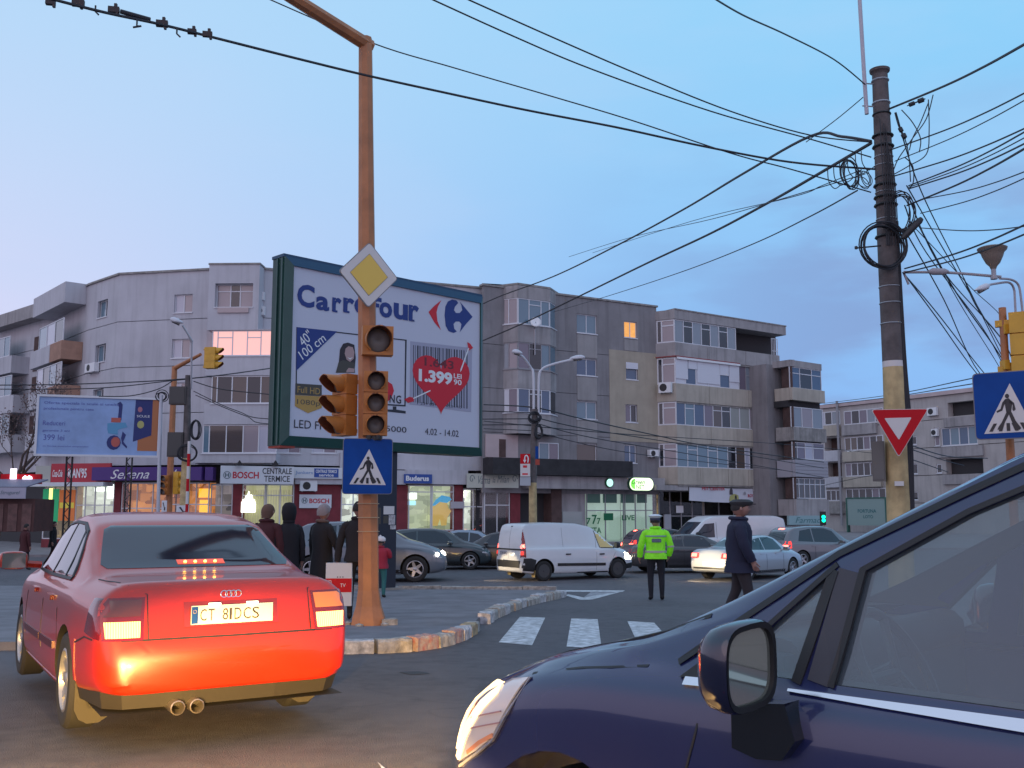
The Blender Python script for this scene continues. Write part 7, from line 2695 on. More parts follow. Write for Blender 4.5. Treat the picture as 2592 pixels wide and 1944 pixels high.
# four ring emblem
for k in range(4):
 mb = MB()
 cy_ = .045 - .030 * k
 z_ = .905
 hx = au.bvh.ray_cast(Vector((-5, cy_, z_)), Vector((1, 0, 0)))[0].x
 mb.tube([(hx - .008, cy_ + .021 * math.cos(R(30 * j)), z_ + .021 * math.sin(R(30 * j))) for j in range(12)], .0035, 5, closed=True)
 part('emblem_ring', mb, chrome, au.root, world=False)
# high brake light row inside the rear glass
hb = au.patch([(-.175, 1.062), (.155, 1.062), (.155, 1.092), (-.175, 1.092)], 'B', mat('hb_housing', (.25, .02, .01), .3, emit=(1, .10, .02), estr=.8), 'high_brake_light', lift=.012)
for k in range(4):
 y_ = .10 - .07 * k
 h_ = au.bvh.ray_cast(Vector((-5, y_, 1.077)), Vector((1, 0, 0)))[0]
 mb = MB()
 mb.lathe([(0, 0), (.011, 0), (.009, .006), (0, .008)], 10, Matrix.Translation((h_.x - .016, y_, 1.077)) @ Matrix.Rotation(R(-90), 4, 'Y'))
 part('brake_bulb', mb, emis('brake_bulb', (1, .45, .08), 9), hb, world=False)
# lower valance, exhausts, mud flaps
mb = MB()
pf = [(.03, -.70), (.10, -.80), (.70, -.84)]
vs = []
for (x, y) in [(.66, .83), (.14, .765), (.04, .66), (.01, .3), (.01, -.3), (.04, -.66), (.14, -.765), (.66, -.83)]:
 vs += [(x + .01, y, .40), (x + .06, y * .96, .245)]
mb.add(vs, [(2 * i, 2 * i + 1, 2 * i + 3, 2 * i + 2) for i in range(7)])
mb.quad((.06, -.76, .225), (.06, .76, .225), (.9, .76, .24), (.9, -.76, .24))
part('rear_valance', mb, mat('valance_grey', (.017, .014, .012), .65), au.root, world=False)
mb = MB()
mb.box((.45, 0, .26), (.5, .9, .10))
part('silencer', mb, mat('silencer', (.12, .10, .09), .6), au.root, world=False)
for k in (0, 1):
 y_ = .335 - .115 * k
 mb = MB()
 M = Matrix.Translation((.14, y_, .245)) @ Matrix.Rotation(R(-90), 4, 'Y')
 mb.lathe([(.042, -.2), (.044, .155), (.038, .16), (.036, .15), (.036, -.15)], 18, M)
 part('exhaust_tip', mb, mat('exhaust_steel', (.35, .30, .26), .35, metal=.8), au.root, smooth=40, world=False)
for sd in (-1, 1):
 mb = MB()
 pts = [(.66, sd * .60, .36), (.66, sd * .82, .36), (.66, sd * .82, .17), (.66, sd * .79, .11), (.66, sd * .74, .08), (.66, sd * .67, .08), (.66, sd * .62, .11), (.66, sd * .60, .17)]
 mb.prism(pts, (.012, 0, 0))
 part('mud_flap', mb, mat('mud_flap', (.035, .030, .022), .85), au.root, world=False)
au.box('rear_axle', (1.0, 0, .28), (.10, 1.4, .08), under)

# ------------------------------------------------------------ white panel van
VAN = [(0, .62, .72, .55, .60, .34), (.02, .95, .80, .85, .68, .30), (.05, 1.50, .835, 1.0, .70, .28), (.12, 1.76, .855, 1.02, .69, .26), (.30, 1.80, .87, 1.02, .68, .24), (1.2, 1.83, .875, 1.02, .68, .22), (2.2, 1.80, .875, 1.02, .66, .20), (2.75, 1.70, .872, 1.0, .62, .20),
  (3.05, 1.52, .87, .98, .60, .20), (3.6, 1.10, .868, .93, .66, .20), (3.75, 1.03, .86, .90, .68, .20), (4.15, .93, .82, .80, .64, .22), (4.35, .80, .75, .68, .56, .26), (4.43, .62, .66, .55, .46, .30), (4.45, .56, .60, .50, .42, .34)]
wp_ = mat('paint_white', (0.62, 0.63, 0.66), 0.35, coat=.7, var=.06, vscale=1.0)
HV = R(31)
vn = Car('panel_van', 'white panel van with a lit tail light crossing in front of the shops', 'van', 4.45, VAN, place(1378, 1471, HV, .80, -.86), HV, wp_, (.80, 3.70), .315, .875, nx=70, arch_pad=.07)
vn.finish_body(40)
vn.add_wheels('steel')
vn.patch([(3.02, 1.02), (3.55, 1.0), (3.62, 1.02), (3.20, 1.40), (3.05, 1.50), (2.90, 1.52)], 'R', mat('van_glass_shop_glow', (.30, .23, .09), .15, coat=.6, emit=(.6, .42, .12), estr=.25), 'side_window')  # lit shop seen through the glass, put into its colour and glow
vn.strip([(3.02, 1.00), (3.62, .985), (3.68, 1.02), (3.22, 1.43), (3.05, 1.53), (2.87, 1.56), (3.0, 1.0)], .03, 'R', trim, 'window_seal')
vn.patch([(3.02, 1.02), (3.55, 1.0), (3.62, 1.02), (3.20, 1.40), (3.05, 1.50), (2.90, 1.52)], 'L', tint, 'side_window')
vn.patch([(-.60, 1.12), (.60, 1.12), (.52, 1.58), (-.52, 1.58)], 'F', tint, 'windscreen')
for ax in 'LR':
 vn.strip([(1.30, .50), (3.18, .47)], .09, ax, trim, 'side_moulding', lift=.015)
 vn.patch([(.0, .34), (.42, .30), (.50, .66), (.30, .72), (.06, .72)], ax, trim, 'bumper_corner', lift=.008)
 vn.strip([(2.82, .30), (2.84, 1.0), (2.92, 1.58)], .012, ax, mat('seam_grey', (.2, .2, .22), .6), 'door_seam')
 vn.strip([(3.66, .95), (3.45, .6), (3.30, .30)], .012, ax, mat('seam_grey', (.2, .2, .22), .6), 'door_seam')
 vn.strip([(1.55, 1.05), (1.55, 1.66)], .008, ax, mat('seam_grey', (.2, .2, .22), .6), 'panel_seam')
 vn.patch([(1.62, .80), (1.80, .80), (1.80, .84), (1.62, .84)], ax, trim, 'door_handle', lift=.03)
 vn.patch([(2.95, .78), (3.13, .78), (3.13, .82), (2.95, .82)], ax, trim, 'door_handle', lift=.03)
 vn.strip([(1.2, .235), (3.3, .235)], .03, ax, trim, 'sill')
 vn.patch([(4.02, .62), (4.28, .60), (4.22, .78), (4.0, .84)], ax, hl_on, 'headlight', lift=.006)
 vn.patch([(4.0, .30), (4.40, .32), (4.38, .50), (4.0, .46)], ax, trim, 'bumper_corner', lift=.008)
for sd in (-1, 1):
 def q_(pts):
  return [(sd * a, b) for a, b in pts][::sd]
 vn.patch(q_([(.70, .74), (.83, .74), (.845, 1.30), (.80, 1.66), (.76, 1.30)]), 'B', tl_off, 'tail_light', lift=.012, maxe=.08)
 vn.patch(q_([(.74, 1.03), (.83, 1.03), (.83, 1.16), (.74, 1.16)]), 'B', tl_on, 'tail_lamp_lit', lift=.024, maxe=.06)
 vn.patch(q_([(.73, .82), (.82, .82), (.82, .93), (.73, .93)]), 'B', tl_dim, 'tail_lamp', lift=.024, maxe=.06)
 ax = 'L' if sd > 0 else 'R'
 vn.patch([(.03, .74), (.13, .74), (.15, 1.25), (.10, 1.62), (.05, 1.2)], ax, tl_off, 'tail_light', lift=.010, maxe=.08)
 vn.patch([(.03, 1.03), (.12, 1.03), (.12, 1.16), (.03, 1.16)], ax, tl_on, 'tail_lamp_lit', lift=.016, maxe=.06)
 vn.mirror(3.55, 1.08, sd, trim, .16, .20)
 vn.patch(q_([(.40, .60), (.70, .62), (.70, .80), (.44, .78)]), 'F', hl_on, 'headlight', lift=.006)
vn.strip([(0.0, .70), (0.0, 1.70)], .012, 'B', mat('seam_grey', (.2, .2, .22), .6), 'door_seam')
vn.strip([(-.74, .985), (.74, .985)], .045, 'B', trim, 'rear_rail', lift=.02)
vn.patch([(-.66, .42), (.66, .42), (.70, .64), (-.70, .64)], 'B', trim, 'rear_bumper', lift=.02)
vn.patch([(.10, .78), (.58, .78), (.58, .93), (.10, .93)], 'B', mat('plate_grey', (.36, .36, .42), .5), 'number_plate', lift=.012)
_h = vn.bvh.ray_cast(Vector((-5, .34, .855)), Vector((1, 0, 0)))[0].x
plate_text('CT 09 VAN', -.54, -.14, -.03, .04, pblk, vn.root, Pl((_h - .016, 0, .855), (0, -1, 0)))
vn.patch([(-.04, 1.69), (.04, 1.69), (.04, 1.715), (-.04, 1.715)], 'B', trim, 'high_brake_light', lift=.02)
for sd in (-1, 1):
 mb = MB()
 mb.prism([(.46, sd * .62, .34), (.46, sd * .86, .34), (.46, sd * .84, .12), (.46, sd * .66, .12)], (.012, 0, 0))
 part('mud_flap', mb, mat('mud_flap_ochre', (.30, .22, .09), .8), vn.root, world=False)

# ------------------------------------------------------------ the other traffic
blu = paint('paint_steel_blue', (0.10, 0.15, 0.22))
simple_car('grey_car', 'blue grey car behind the waiting people, its nose right of the billboard post', 'hatch', place(1050, 1474, R(4), 3.22 * 1.27, -.86 * 1.27), R(4), paint('paint_blue_grey', (.11, .135, .17)), head=True, scale=1.27, tail=True)
simple_car('grey_car', 'grey green car with one red light glimpsed between the waiting people', 'sedan', place(700, 1452, R(2), 1.0, -.86), R(2), paint('paint_grey_green', (.17, .21, .20)), tail=True, brake3=1.12)
simple_car('dark_car', 'black saloon with bright headlights facing left just behind the white van', 'sedan', place(1188, 1441, R(178), 3.60, .86), R(178), paint('paint_black', (.012, .013, .018)), head=True, roofk=1.0)
simple_car('blue_car', 'pale blue saloon facing left behind the black saloon, near the billboard post', 'sedan', place(1085, 1432, R(176), 3.60, .86), R(176), paint('paint_pale_blue', (.20, .27, .36)), roofk=1.02)
simple_car('dark_car', 'dark hatchback with a glowing high brake light beyond the nose of the white van', 'hatch', place(1640, 1428, R(12), .72, -.86), R(12), paint('paint_wine', (.045, .02, .03)), tail=True, brake3=1.36)
simple_car('dark_car', 'dark saloon between the police officer and the silver car', 'sedan', place(1665, 1452, R(8), .98, -.86), R(8), paint('paint_graphite', (.035, .033, .040)), head=True, roofk=.97)
sv = simple_car('silver_car', 'silver saloon with a glaringly lit rear bumper right of the police officer', 'sedan', place(1900, 1470, R(44), .98, -.86), R(44), paint('paint_silver', (.40, .42, .46), metal=.3), tail=True)
simple_car('grey_car', 'grey family hatchback with lit brake lights behind the silver saloon, tall roof', 'hatch', place(2032, 1438, R(24), .72, -.86), R(24), paint('paint_grey', (.13, .13, .15)), tail=True, brake3=1.42, roofk=1.06, scale=1.04)
# round lamp glow seen in the silver car's rear glass: the headlamp of the van behind it, reflected
WV = [(0, .62, .80, .55, .66, .34), (.03, 1.0, .90, .85, .78, .32), (.10, 1.9, .95, 1.1, .84, .30), (.5, 2.02, .96, 1.1, .84, .28), (2.5, 2.02, .96, 1.1, .84, .26), (3.4, 2.0, .95, 1.1, .80, .26), (3.75, 1.85, .94, 1.1, .74, .26), (4.5, 1.18, .93, 1.0, .76, .26),
  (4.75, 1.05, .90, .92, .74, .26), (5.0, .80, .80, .70, .6, .28), (5.05, .60, .70, .52, .5, .34)]
g_ = place(1862, 1432, R(196), 2.5, .95)
wv = Car('delivery_van', 'big white delivery van facing left behind the silver saloon', 'van', 5.05, WV, g_, R(196), wp_, (.95, 4.1), .34, .95, nx=60, arch_pad=.07)
wv.finish_body(40)
wv.add_wheels('steel')
wv.patch([(-.72, 1.16), (.72, 1.16), (.64, 1.76), (-.64, 1.76)], 'F', tint, 'windscreen')
for ax in 'LR':
 wv.patch([(3.35, 1.15), (4.15, 1.12), (4.25, 1.16), (3.75, 1.68), (3.35, 1.72)], ax, tint, 'side_window')
 wv.strip([(3.25, .4), (3.27, 1.75)], .012, ax, trim, 'door_seam')
 wv.strip([(2.0, .4), (2.0, 1.8)], .012, ax, trim, 'door_seam')
 wv.patch([(2.1, .95), (2.3, .95), (2.3, .99), (2.1, .99)], ax, trim, 'door_handle', lift=.02)
for sd in (-1, 1):
 q = [(sd * .45, .74), (sd * .76, .76), (sd * .76, .94), (sd * .50, .92)]
 wv.patch(q if sd > 0 else q[::-1], 'F', hl_on, 'headlight', lift=.006)
 wv.mirror(4.2, 1.25, sd, trim, .16, .24)
 q = [(sd * .80, .8), (sd * .90, .8), (sd * .90, 1.3), (sd * .80, 1.3)]
 wv.patch(q if sd > 0 else q[::-1], 'B', tl_off, 'tail_light', lift=.01)
wv.patch([(-.5, .62), (.5, .62), (.5, .72), (-.5, .72)], 'F', trim, 'grille', lift=.006)
simple_car('dark_car', 'dark estate car partly hidden between the billboard post and the black saloon', 'hatch', place(1010, 1443, R(3), .72, -.86), R(3), paint('paint_dark_teal', (.02, .035, .045)), tail=True, scale=1.05)
simple_car('dark_car', 'dark saloon glimpsed far behind over the roof of the silver saloon', 'sedan', place(1960, 1418, R(5), .98, -.86), R(5), paint('paint_black', (.012, .013, .018)), tail=True, brake3=1.12)

# ------------------------------------------------------------ dark blue minivan, near right
OB = Vector((0.494, 2.847, 0))
DB = Vector((-.729, .685, 0)).normalized()
NB = Vector((DB.y, -DB.x, 0))
HWB = .845
LB_, XR = 4.17, 2.95                    # rear bumper lies 2.95 m behind the reference point
orig = OB + NB * HWB - DB * XR
HB_ = math.atan2(DB.y, DB.x)
bluep = mat('paint_dark_blue', (0.014, 0.018, 0.080), 0.25, coat=1.0, spec=.5)
FR = .05
MPV = [(0, .70, .66, .60, .50, .36), (.04, 1.0, .76, .80, .58, .30), (.15, 1.30, .80, .93, .60, .26), (.35, 1.50, .82, .96, .60, .22), (.9, 1.57, .84, .965, .61, .20), (1.5, 1.675, .845, .96, .64, .19), (1.9, 1.655, .845, .955, .645, .19), (2.1, 1.61, .845, .952, .65, .19),
  (3.20, 1.06, .845, .945, .71, .19), (3.34, 1.03, .842, .94, .71, .19), (3.6, .965, .830, .90, .69, .19), (3.88, .87, .80, .80, .62, .20), (4.05, .74, .71, .66, .52, .22), (4.14, .62, .56, .55, .42, .28), (4.17, .55, .46, .48, .36, .34)]

def S(s, z):
 return (s + XR, z)

bc = Car('blue_minivan', 'dark blue minivan at the lower right with its door mirror and lit headlight close by', 'car', LB_, MPV, orig, HB_, bluep, (.80, 3.44), .315, .845, nx=120, smooth=.05, arch_pad=.065)
# cabin and window openings cut from the body
cab_keys = [(x, z - .055, w - .085, b - .02, r - .05, .45) for x, z, w, b, r, _ in MPV if .3 < x < 3.25]
cab_keys = [(x - .35, z, w, b, r, k) for x, z, w, b, r, k in cab_keys]
V, F = car_loft(cab_keys[-1][0], cab_keys, 30, smooth=.05)
mb = MB()
mb.add([(x + .35, y, z) for x, y, z in V], F, 1)
cabm = mb.mesh('cab', [bluep, mat('cabin_lining', (.035, .033, .036), .8)])
body = bc.body_mesh
body.materials.clear()
for m_ in (bluep, under):
 body.materials.append(m_)
lining = mat('cabin_lining', (.035, .033, .036), .8)
cabm.materials.clear()
for m_ in (bluep, under):
 cabm.materials.append(m_)
body = bool_cut(body, cabm)
win_q = [S(-.055, .99), S(-.275, .985), S(-.345, 1.262)]
win_f = [S(-.375, .985), S(-1.32, .975), S(-1.30, 1.50), S(-.90, 1.50), S(-.70, 1.415), S(-.44, 1.268)]
win_r = [S(-1.40, .975), S(-2.15, .985), S(-2.10, 1.44), S(-1.40, 1.46)]
def prism_cut(body, pts, d):
 c_ = MB()
 c_.prism(pts, d, 1)
 return bool_cut(body, c_.mesh('c', [bluep, under]))

for q in (win_q, win_f, win_r):
 body = prism_cut(body, [(a, -1.2, b) for a, b in q], (0, 2.4, 0))
body = prism_cut(body, [(3.8, y, z) for y, z in ((-.66, 1.07), (.66, 1.07), (.56, 1.46), (-.56, 1.46))], (-2.0, 0, 0))
body = prism_cut(body, [(-.2, y, z) for y, z in ((-.58, 1.02), (.58, 1.02), (.50, 1.42), (-.50, 1.42))], (1.1, 0, 0))
bc.body_mesh = body
bc.finish_body(40)
bc.add_wheels('alloy', None, 7)
cg = bpy.data.materials.new('car_glass_clear')
cg.use_nodes = True
t = cg.node_tree
t.nodes.remove(t.nodes['Principled BSDF'])
o_ = t.nodes['Material Output']
tr = t.nodes.new('ShaderNodeBsdfTransparent')
tr.inputs[0].default_value = (.70, .80, .79, 1)
gl = t.nodes.new('ShaderNodeBsdfGlossy')
gl.inputs['Roughness'].default_value = .01
mx = t.nodes.new('ShaderNodeMixShader')
fr = t.nodes.new('ShaderNodeLayerWeight')
fr.inputs[0].default_value = .5
ma = t.nodes.new('ShaderNodeMath')
ma.operation = 'MULTIPLY_ADD'
ma.inputs[1].default_value = .30
ma.inputs[2].default_value = .09
t.links.new(fr.outputs['Facing'], ma.inputs[0])
t.links.new(ma.outputs[0], mx.inputs[0])
t.links.new(tr.outputs[0], mx.inputs[1])
t.links.new(gl.outputs[0], mx.inputs[2])
df = t.nodes.new('ShaderNodeBsdfDiffuse')  # bluish dirt film, also standing in for sky reflected in the pane
df.inputs[0].default_value = (.40, .50, .60, 1)
m2 = t.nodes.new('ShaderNodeMixShader')
m2.inputs[0].default_value = .16
t.links.new(mx.outputs[0], m2.inputs[1])
t.links.new(df.outputs[0], m2.inputs[2])
t.links.new(m2.outputs[0], o_.inputs[0])
for ax in 'LR':
 for q, nm in ((win_q, 'quarter_window'), (win_f, 'side_window'), (win_r, 'side_window')):
  bc.patch(q, ax, cg, nm, lift=-.012, skirt=.004, maxe=.06)
bc.patch([(-.67, 1.06), (.67, 1.06), (.57, 1.47), (-.57, 1.47)], 'F', cg, 'windscreen', lift=-.01, skirt=.004)
bc.patch([(-.58, 1.02), (.58, 1.02), (.50, 1.42), (-.50, 1.42)], 'B', cg, 'rear_window', lift=-.01, skirt=.004)
seal = trim
for ax in 'LR':
 # black window frames
 bc.strip([S(-.03, .985), S(-.36, 1.285)], .014, ax, seal, 'window_seal', lift=.006)
 bc.strip([S(-.275, .98), S(-.352, 1.27)], .028, ax, seal, 'window_pillar', lift=.006)
 bc.strip([S(-.335, .985), S(-.395, 1.27)], .060, ax, mat('pillar_cover', (.045, .043, .055), .5), 'window_pillar', lift=.004)
 bc.strip([S(-.372, .98), S(-.435, 1.275)], .018, ax, seal, 'window_seal', lift=.008)
 bc.strip([S(.10, .995), S(-.02, 1.08), S(-.36, 1.312), S(-.68, 1.465), S(-.90, 1.565), S(-1.3, 1.58), S(-2.1, 1.50)], .018, ax, seal, 'roof_seal', lift=.006)
 bc.strip([S(-.43, 1.272), S(-.70, 1.424), S(-.90, 1.51), S(-1.32, 1.51)], .014, ax, seal, 'window_seal', lift=.007)
 bc.patch([S(-.26, .966), S(-1.0, .966), S(-1.36, .966), S(-2.15, .968), S(-2.15, .938), S(-1.36, .936), S(-.9, .940), S(-.5, .951), S(-.26, .960)], ax, chrome, 'chrome_strip', lift=.012, skirt=.01)
 bc.strip([S(.055, .953), S(-.02, .955)], .020, ax, chrome, 'chrome_strip', lift=.012)
 bc.patch([S(.075, .96), S(-.03, .965), S(-.045, 1.03), S(-.015, 1.035)][::-1], ax, trim, 'corner_cover', lift=.01)
 # seams
 bc.strip([S(-.02, .93), S(.0, .82), S(.035, .70), S(.04, .45), S(.02, .25)], .007, ax, trim, 'door_seam')
 bc.strip([S(-1.36, .93), S(-1.36, .60), S(-1.33, .25)], .008, ax, trim, 'door_seam')
 bc.patch([S(-1.0, .80), S(-1.2, .80), S(-1.2, .84), S(-1.0, .84)], ax, bluep, 'door_handle', lift=.025)
 # head lamp wrapping the front corner
 lampm = mat('headlamp_shell', (.42, .38, .40), .12, coat=1, emit=(1, .75, .62), estr=.18)
 bc.patch([S(.66, .895), S(.77, .875), S(.88, .80), S(.98, .69), S(1.04, .58), S(1.0, .575), S(.88, .635), S(.80, .69), S(.74, .78)], ax, lampm, 'headlight', lift=.010, maxe=.03)
 bc.strip([S(.65, .898), S(.735, .77), S(.795, .683), S(.88, .625), S(1.0, .56)], .008, ax, mat('lamp_edge', (.25, .25, .30), .3), 'headlight_edge', lift=.012)
 bc.strip([S(.93, .62), S(.86, .665), S(.79, .70)], .014, ax, mat('lamp_amber_lens', (.45, .18, .10), .15, coat=1, emit=(1, .35, .15), estr=.22), 'turn_lens', lift=.015)
 for dz in (0, .035):
  bc.strip([S(.92, .70 + dz), S(.83, .725 + dz), S(.755, .745 + dz)], .005, ax, mat('lamp_pink_line', (.38, .22, .24), .2), 'lamp_reflection', lift=.015)  # red reflections in the lens, drawn as thin pink lines
 bc.strip([S(.66, .905), S(.45, .945), S(.2, .975)], .006, ax, trim, 'bonnet_seam')
for ax in 'LR':
 bc.patch([S(.80, .858), S(.88, .795), S(.98, .685), S(1.035, .585), S(1.005, .58), S(.95, .66), S(.86, .765), S(.79, .83)], ax, mat('headlamp_lit_side', (.8, .7, .5), .3, emit=(1, .70, .36), estr=1.7), 'headlight_bulb', lift=.016, maxe=.04)
for sd in (-1, 1):
 q = [(.75, .86), (.72, .60), (.60, .56), (.54, .62), (.58, .76), (.68, .85)]
 q = [(sd * a, b) for a, b in q]
 bc.patch(q if sd < 0 else q[::-1], 'F', mat('headlamp_lit_warm', (.8, .7, .5), .3, emit=(1, .66, .30), estr=2.3), 'headlight_bulb', lift=.014, maxe=.05)
bc.strip([(3.60, -.60), (3.30, -.66)], .008, 'T', trim, 'bonnet_seam')
bc.strip([(2.98, .69), (3.30, .675), (3.70, .60), (3.9, .50)], .008, 'T', trim, 'bonnet_seam')
bc.strip([(3.25, -.66), (3.28, .0), (3.25, .66)], .04, 'T', trim, 'wiper_cowl')
# interior: dash, wheel, seats
mb = MB()
mb.box((2.98, 0, .90), (.44, 1.36, .26))
mb.tube([(2.80, -.62, 1.0), (2.80, .62, 1.0)], .07, 10)
part('dashboard', mb, mat('dash_dark', (.030, .028, .032), .7), bc.root, smooth=40, world=False)
mb = MB()
M = Matrix.Translation((2.58, .36, .97)) @ Matrix.Rotation(R(-62), 4, 'Y')
mb.tube([M @ Vector((.185 * math.cos(R(15 * k)), .185 * math.sin(R(15 * k)), 0)) for k in range(24)], .016, 8, closed=True)
mb.tube([M @ Vector((0, 0, 0)), M @ Vector((0, 0, -.22))], .035, 8)
for a in (0, 120, 240):
 mb.tube([M @ Vector((0, 0, 0)), M @ Vector((.18 * math.cos(R(a + 90)), .18 * math.sin(R(a + 90)), 0))], .014, 6)
part('steering_wheel', mb, trim, bc.root, smooth=40, world=False)
seatm = mat('seat_cloth', (.16, .11, .09), .9, var=.3, vscale=8)
for x_ in (1.75, .80):
 for y_ in (-.36, .36):
  mb = MB()
  pts = [(x_ + .45, y_, .62), (x_ + .02, y_, .60), (x_ - .10, y_, .90), (x_ - .20, y_, 1.12)]
  for k in range(3):
   a, b = Vector(pts[k]), Vector(pts[k + 1])
   d = (b - a)
   n = Vector((-d.z, 0, d.x)).normalized() * .13
   mb.prism([a + Vector((0, -.24, 0)), a + Vector((0, .24, 0)), b + Vector((0, .24 - .02 * k, 0)), b + Vector((0, -.24 + .02 * k, 0))], -n)
  mb.box((x_ - .20, y_, 1.25), (.10, .26, .17))
  part('seat', mb, seatm, bc.root, world=False)
# big door mirror with its glass towards the viewer
ms = -.20

def mirr(side):
 # shell swept from the front to the glass edge
 cy0 = side * (HWB + .100)
 zc = 1.035
 mb = MB()
 prof = [(-.045, 1.0), (-.038, 1.04), (-.01, 1.05), (.025, .98), (.05, .80), (.065, .5), (.07, 0)]
 seg = 28
 w, h = .088, .106
 vs = []
 for dx, k in prof:
  for j in range(seg):
   a = 2 * math.pi * j / seg
   c_, s_ = math.cos(a), math.sin(a)
   c_ = math.copysign(abs(c_) ** .55, c_)
   s_ = math.copysign(abs(s_) ** .6, s_)
   hh = h * (1.0 + .12 * (c_ * side < 0) * 0)
   vs.append((ms + XR + dx + .02 * c_ * side, cy0 + c_ * w * max(k, .02), zc + s_ * hh * max(k, .02) + .012 * c_ * side * -1))
 fs = []
 for i in range(len(prof) - 1):
  for j in range(seg):
   q = (j + 1) % seg
   fs.append((i * seg + j, i * seg + q, (i + 1) * seg + q, (i + 1) * seg + j))
 mb.add(vs, fs)
 o = part('door_mirror', mb, mat('paint_blue_dark_reflection', (.005, .006, .028), .15, coat=1), bc.root, smooth=50, world=False)  # same blue paint, darkened for the dark surroundings it reflects
 rim = MB()
 loop_o, loop_i, loop_g = vs[:seg], [], []
 c0 = Vector((ms + XR - .045, cy0, zc))
 for v in loop_o:
  d = Vector(v) - Vector((v[0], cy0, zc))
  loop_i.append(Vector(v) - d * .13)
  loop_g.append(Vector(v) - d * .13 + Vector((.012, 0, 0)))
 rim.add([Vector(v) + Vector((-.002, 0, 0)) for v in loop_o] + loop_i + loop_g, [(j, (j + 1) % seg, seg + (j + 1) % seg, seg + j) for j in range(seg)] + [(seg + j, seg + (j + 1) % seg, 2 * seg + (j + 1) % seg, 2 * seg + j) for j in range(seg)])
 part('mirror_rim', rim, trim, o, smooth=40, world=False)
 g = MB()
 g.add(loop_g, [tuple(range(seg))])
 part('mirror_glass', g, mat('mirror_glass_dark', (.42, .43, .36), .05, metal=.75), o, world=False)
 st = MB()
 st.tube([(ms + XR + .03, side * (HWB - .03), zc - .075), (ms + XR + .03, side * (HWB + .06), zc - .07)], .035, 8)
 part('mirror_arm', st, trim, o, smooth=40, world=False)

 if side > 0:
  # mirror's dark reflection in the door paint, built as a solid
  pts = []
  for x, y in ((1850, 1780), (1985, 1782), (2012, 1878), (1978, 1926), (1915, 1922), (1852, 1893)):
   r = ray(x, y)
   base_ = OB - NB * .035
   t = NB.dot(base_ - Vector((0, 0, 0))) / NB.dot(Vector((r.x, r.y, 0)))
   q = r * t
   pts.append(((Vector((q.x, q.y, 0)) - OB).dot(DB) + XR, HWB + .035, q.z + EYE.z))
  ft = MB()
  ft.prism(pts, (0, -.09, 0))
  part('mirror_reflection', ft, mat('reflection_black', (.006, .006, .009), .12, coat=1), o, world=False)

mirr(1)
mirr(-1)
bc.patch([(-.40, .38), (.40, .38), (.40, .52), (-.40, .52)], 'F', trim, 'grille')

# ------------------------------------------------------------ lamp light
def spot(name, loc, target, e, ang, blend, col=(1, .78, .45), r=.06):
 d = bpy.data.lights.new(name, 'SPOT')
 d.energy = e
 d.spot_size = R(ang)
 d.spot_blend = blend
 d.color = col
 d.shadow_soft_size = r
 o = bpy.data.objects.new(name, d)
 COL.objects.link(o)
 o.location = loc
 o.rotation_euler = (Vector(target) - Vector(loc)).to_track_quat('-Z', 'Y').to_euler()
 return o

# dipped headlamps of the car the picture was taken from
spot('own_headlamp', (-1.15, 2.0, .62), (-2.0, 6.6, -1.26), 4200, 53, .30, (1, .60, .18))
spot('own_headlamp', (-.10, 2.0, .62), (-1.5, 6.8, -1.32), 2200, 53, .30, (1, .60, .18))
# following cars' dipped beams on the van and the silver saloon
vb = vn.root.matrix_basis @ Vector((-1.6, .3, .65))
spot('following_headlamp', vb, vn.root.matrix_basis @ Vector((0, 0, .22)), 160, 50, .3)
vb = sv.root.matrix_basis @ Vector((-1.6, .2, .65))
spot('following_headlamp', vb, sv.root.matrix_basis @ Vector((0, 0, .25)), 420, 56, .3)
# ------------------------------------------------------------ people
skin = mat('skin', (0.36, 0.19, 0.15), 0.55, var=.1, vscale=20)

def skin_mesh(chain, name, mats, levels=1, zmat=None):
 """chain: (verts, radii, edges) grown with a Skin modifier; zmat(co)->material index"""
 vs, rr, es = chain
 me = bpy.data.meshes.new(name)
 me.from_pydata([tuple(v) for v in vs], es, [])
 o = bpy.data.objects.new('tmp_skin', me)
 COL.objects.link(o)
 sk = o.modifiers.new('k', 'SKIN')
 sk.use_smooth_shade = True
 if not me.skin_vertices:
  bpy.context.view_layer.objects.active = o
  me.skin_vertices  # noqa
 for i, v in enumerate(me.skin_vertices[0].data):
  r = rr[i]
  v.radius = r if isinstance(r, tuple) else (r, r)
  v.use_root = (i == 0)
 ss = o.modifiers.new('s', 'SUBSURF')
 ss.levels = levels
 dg = bpy.context.evaluated_depsgraph_get()
 out = bpy.data.meshes.new_from_object(o.evaluated_get(dg))
 bpy.data.objects.remove(o)
 out.name = name
 out.materials.clear()
 for m in mats:
  out.materials.append(m)
 for p in out.polygons:
  p.material_index = zmat(p.center) if zmat else 0
 out.shade_smooth()
 return out

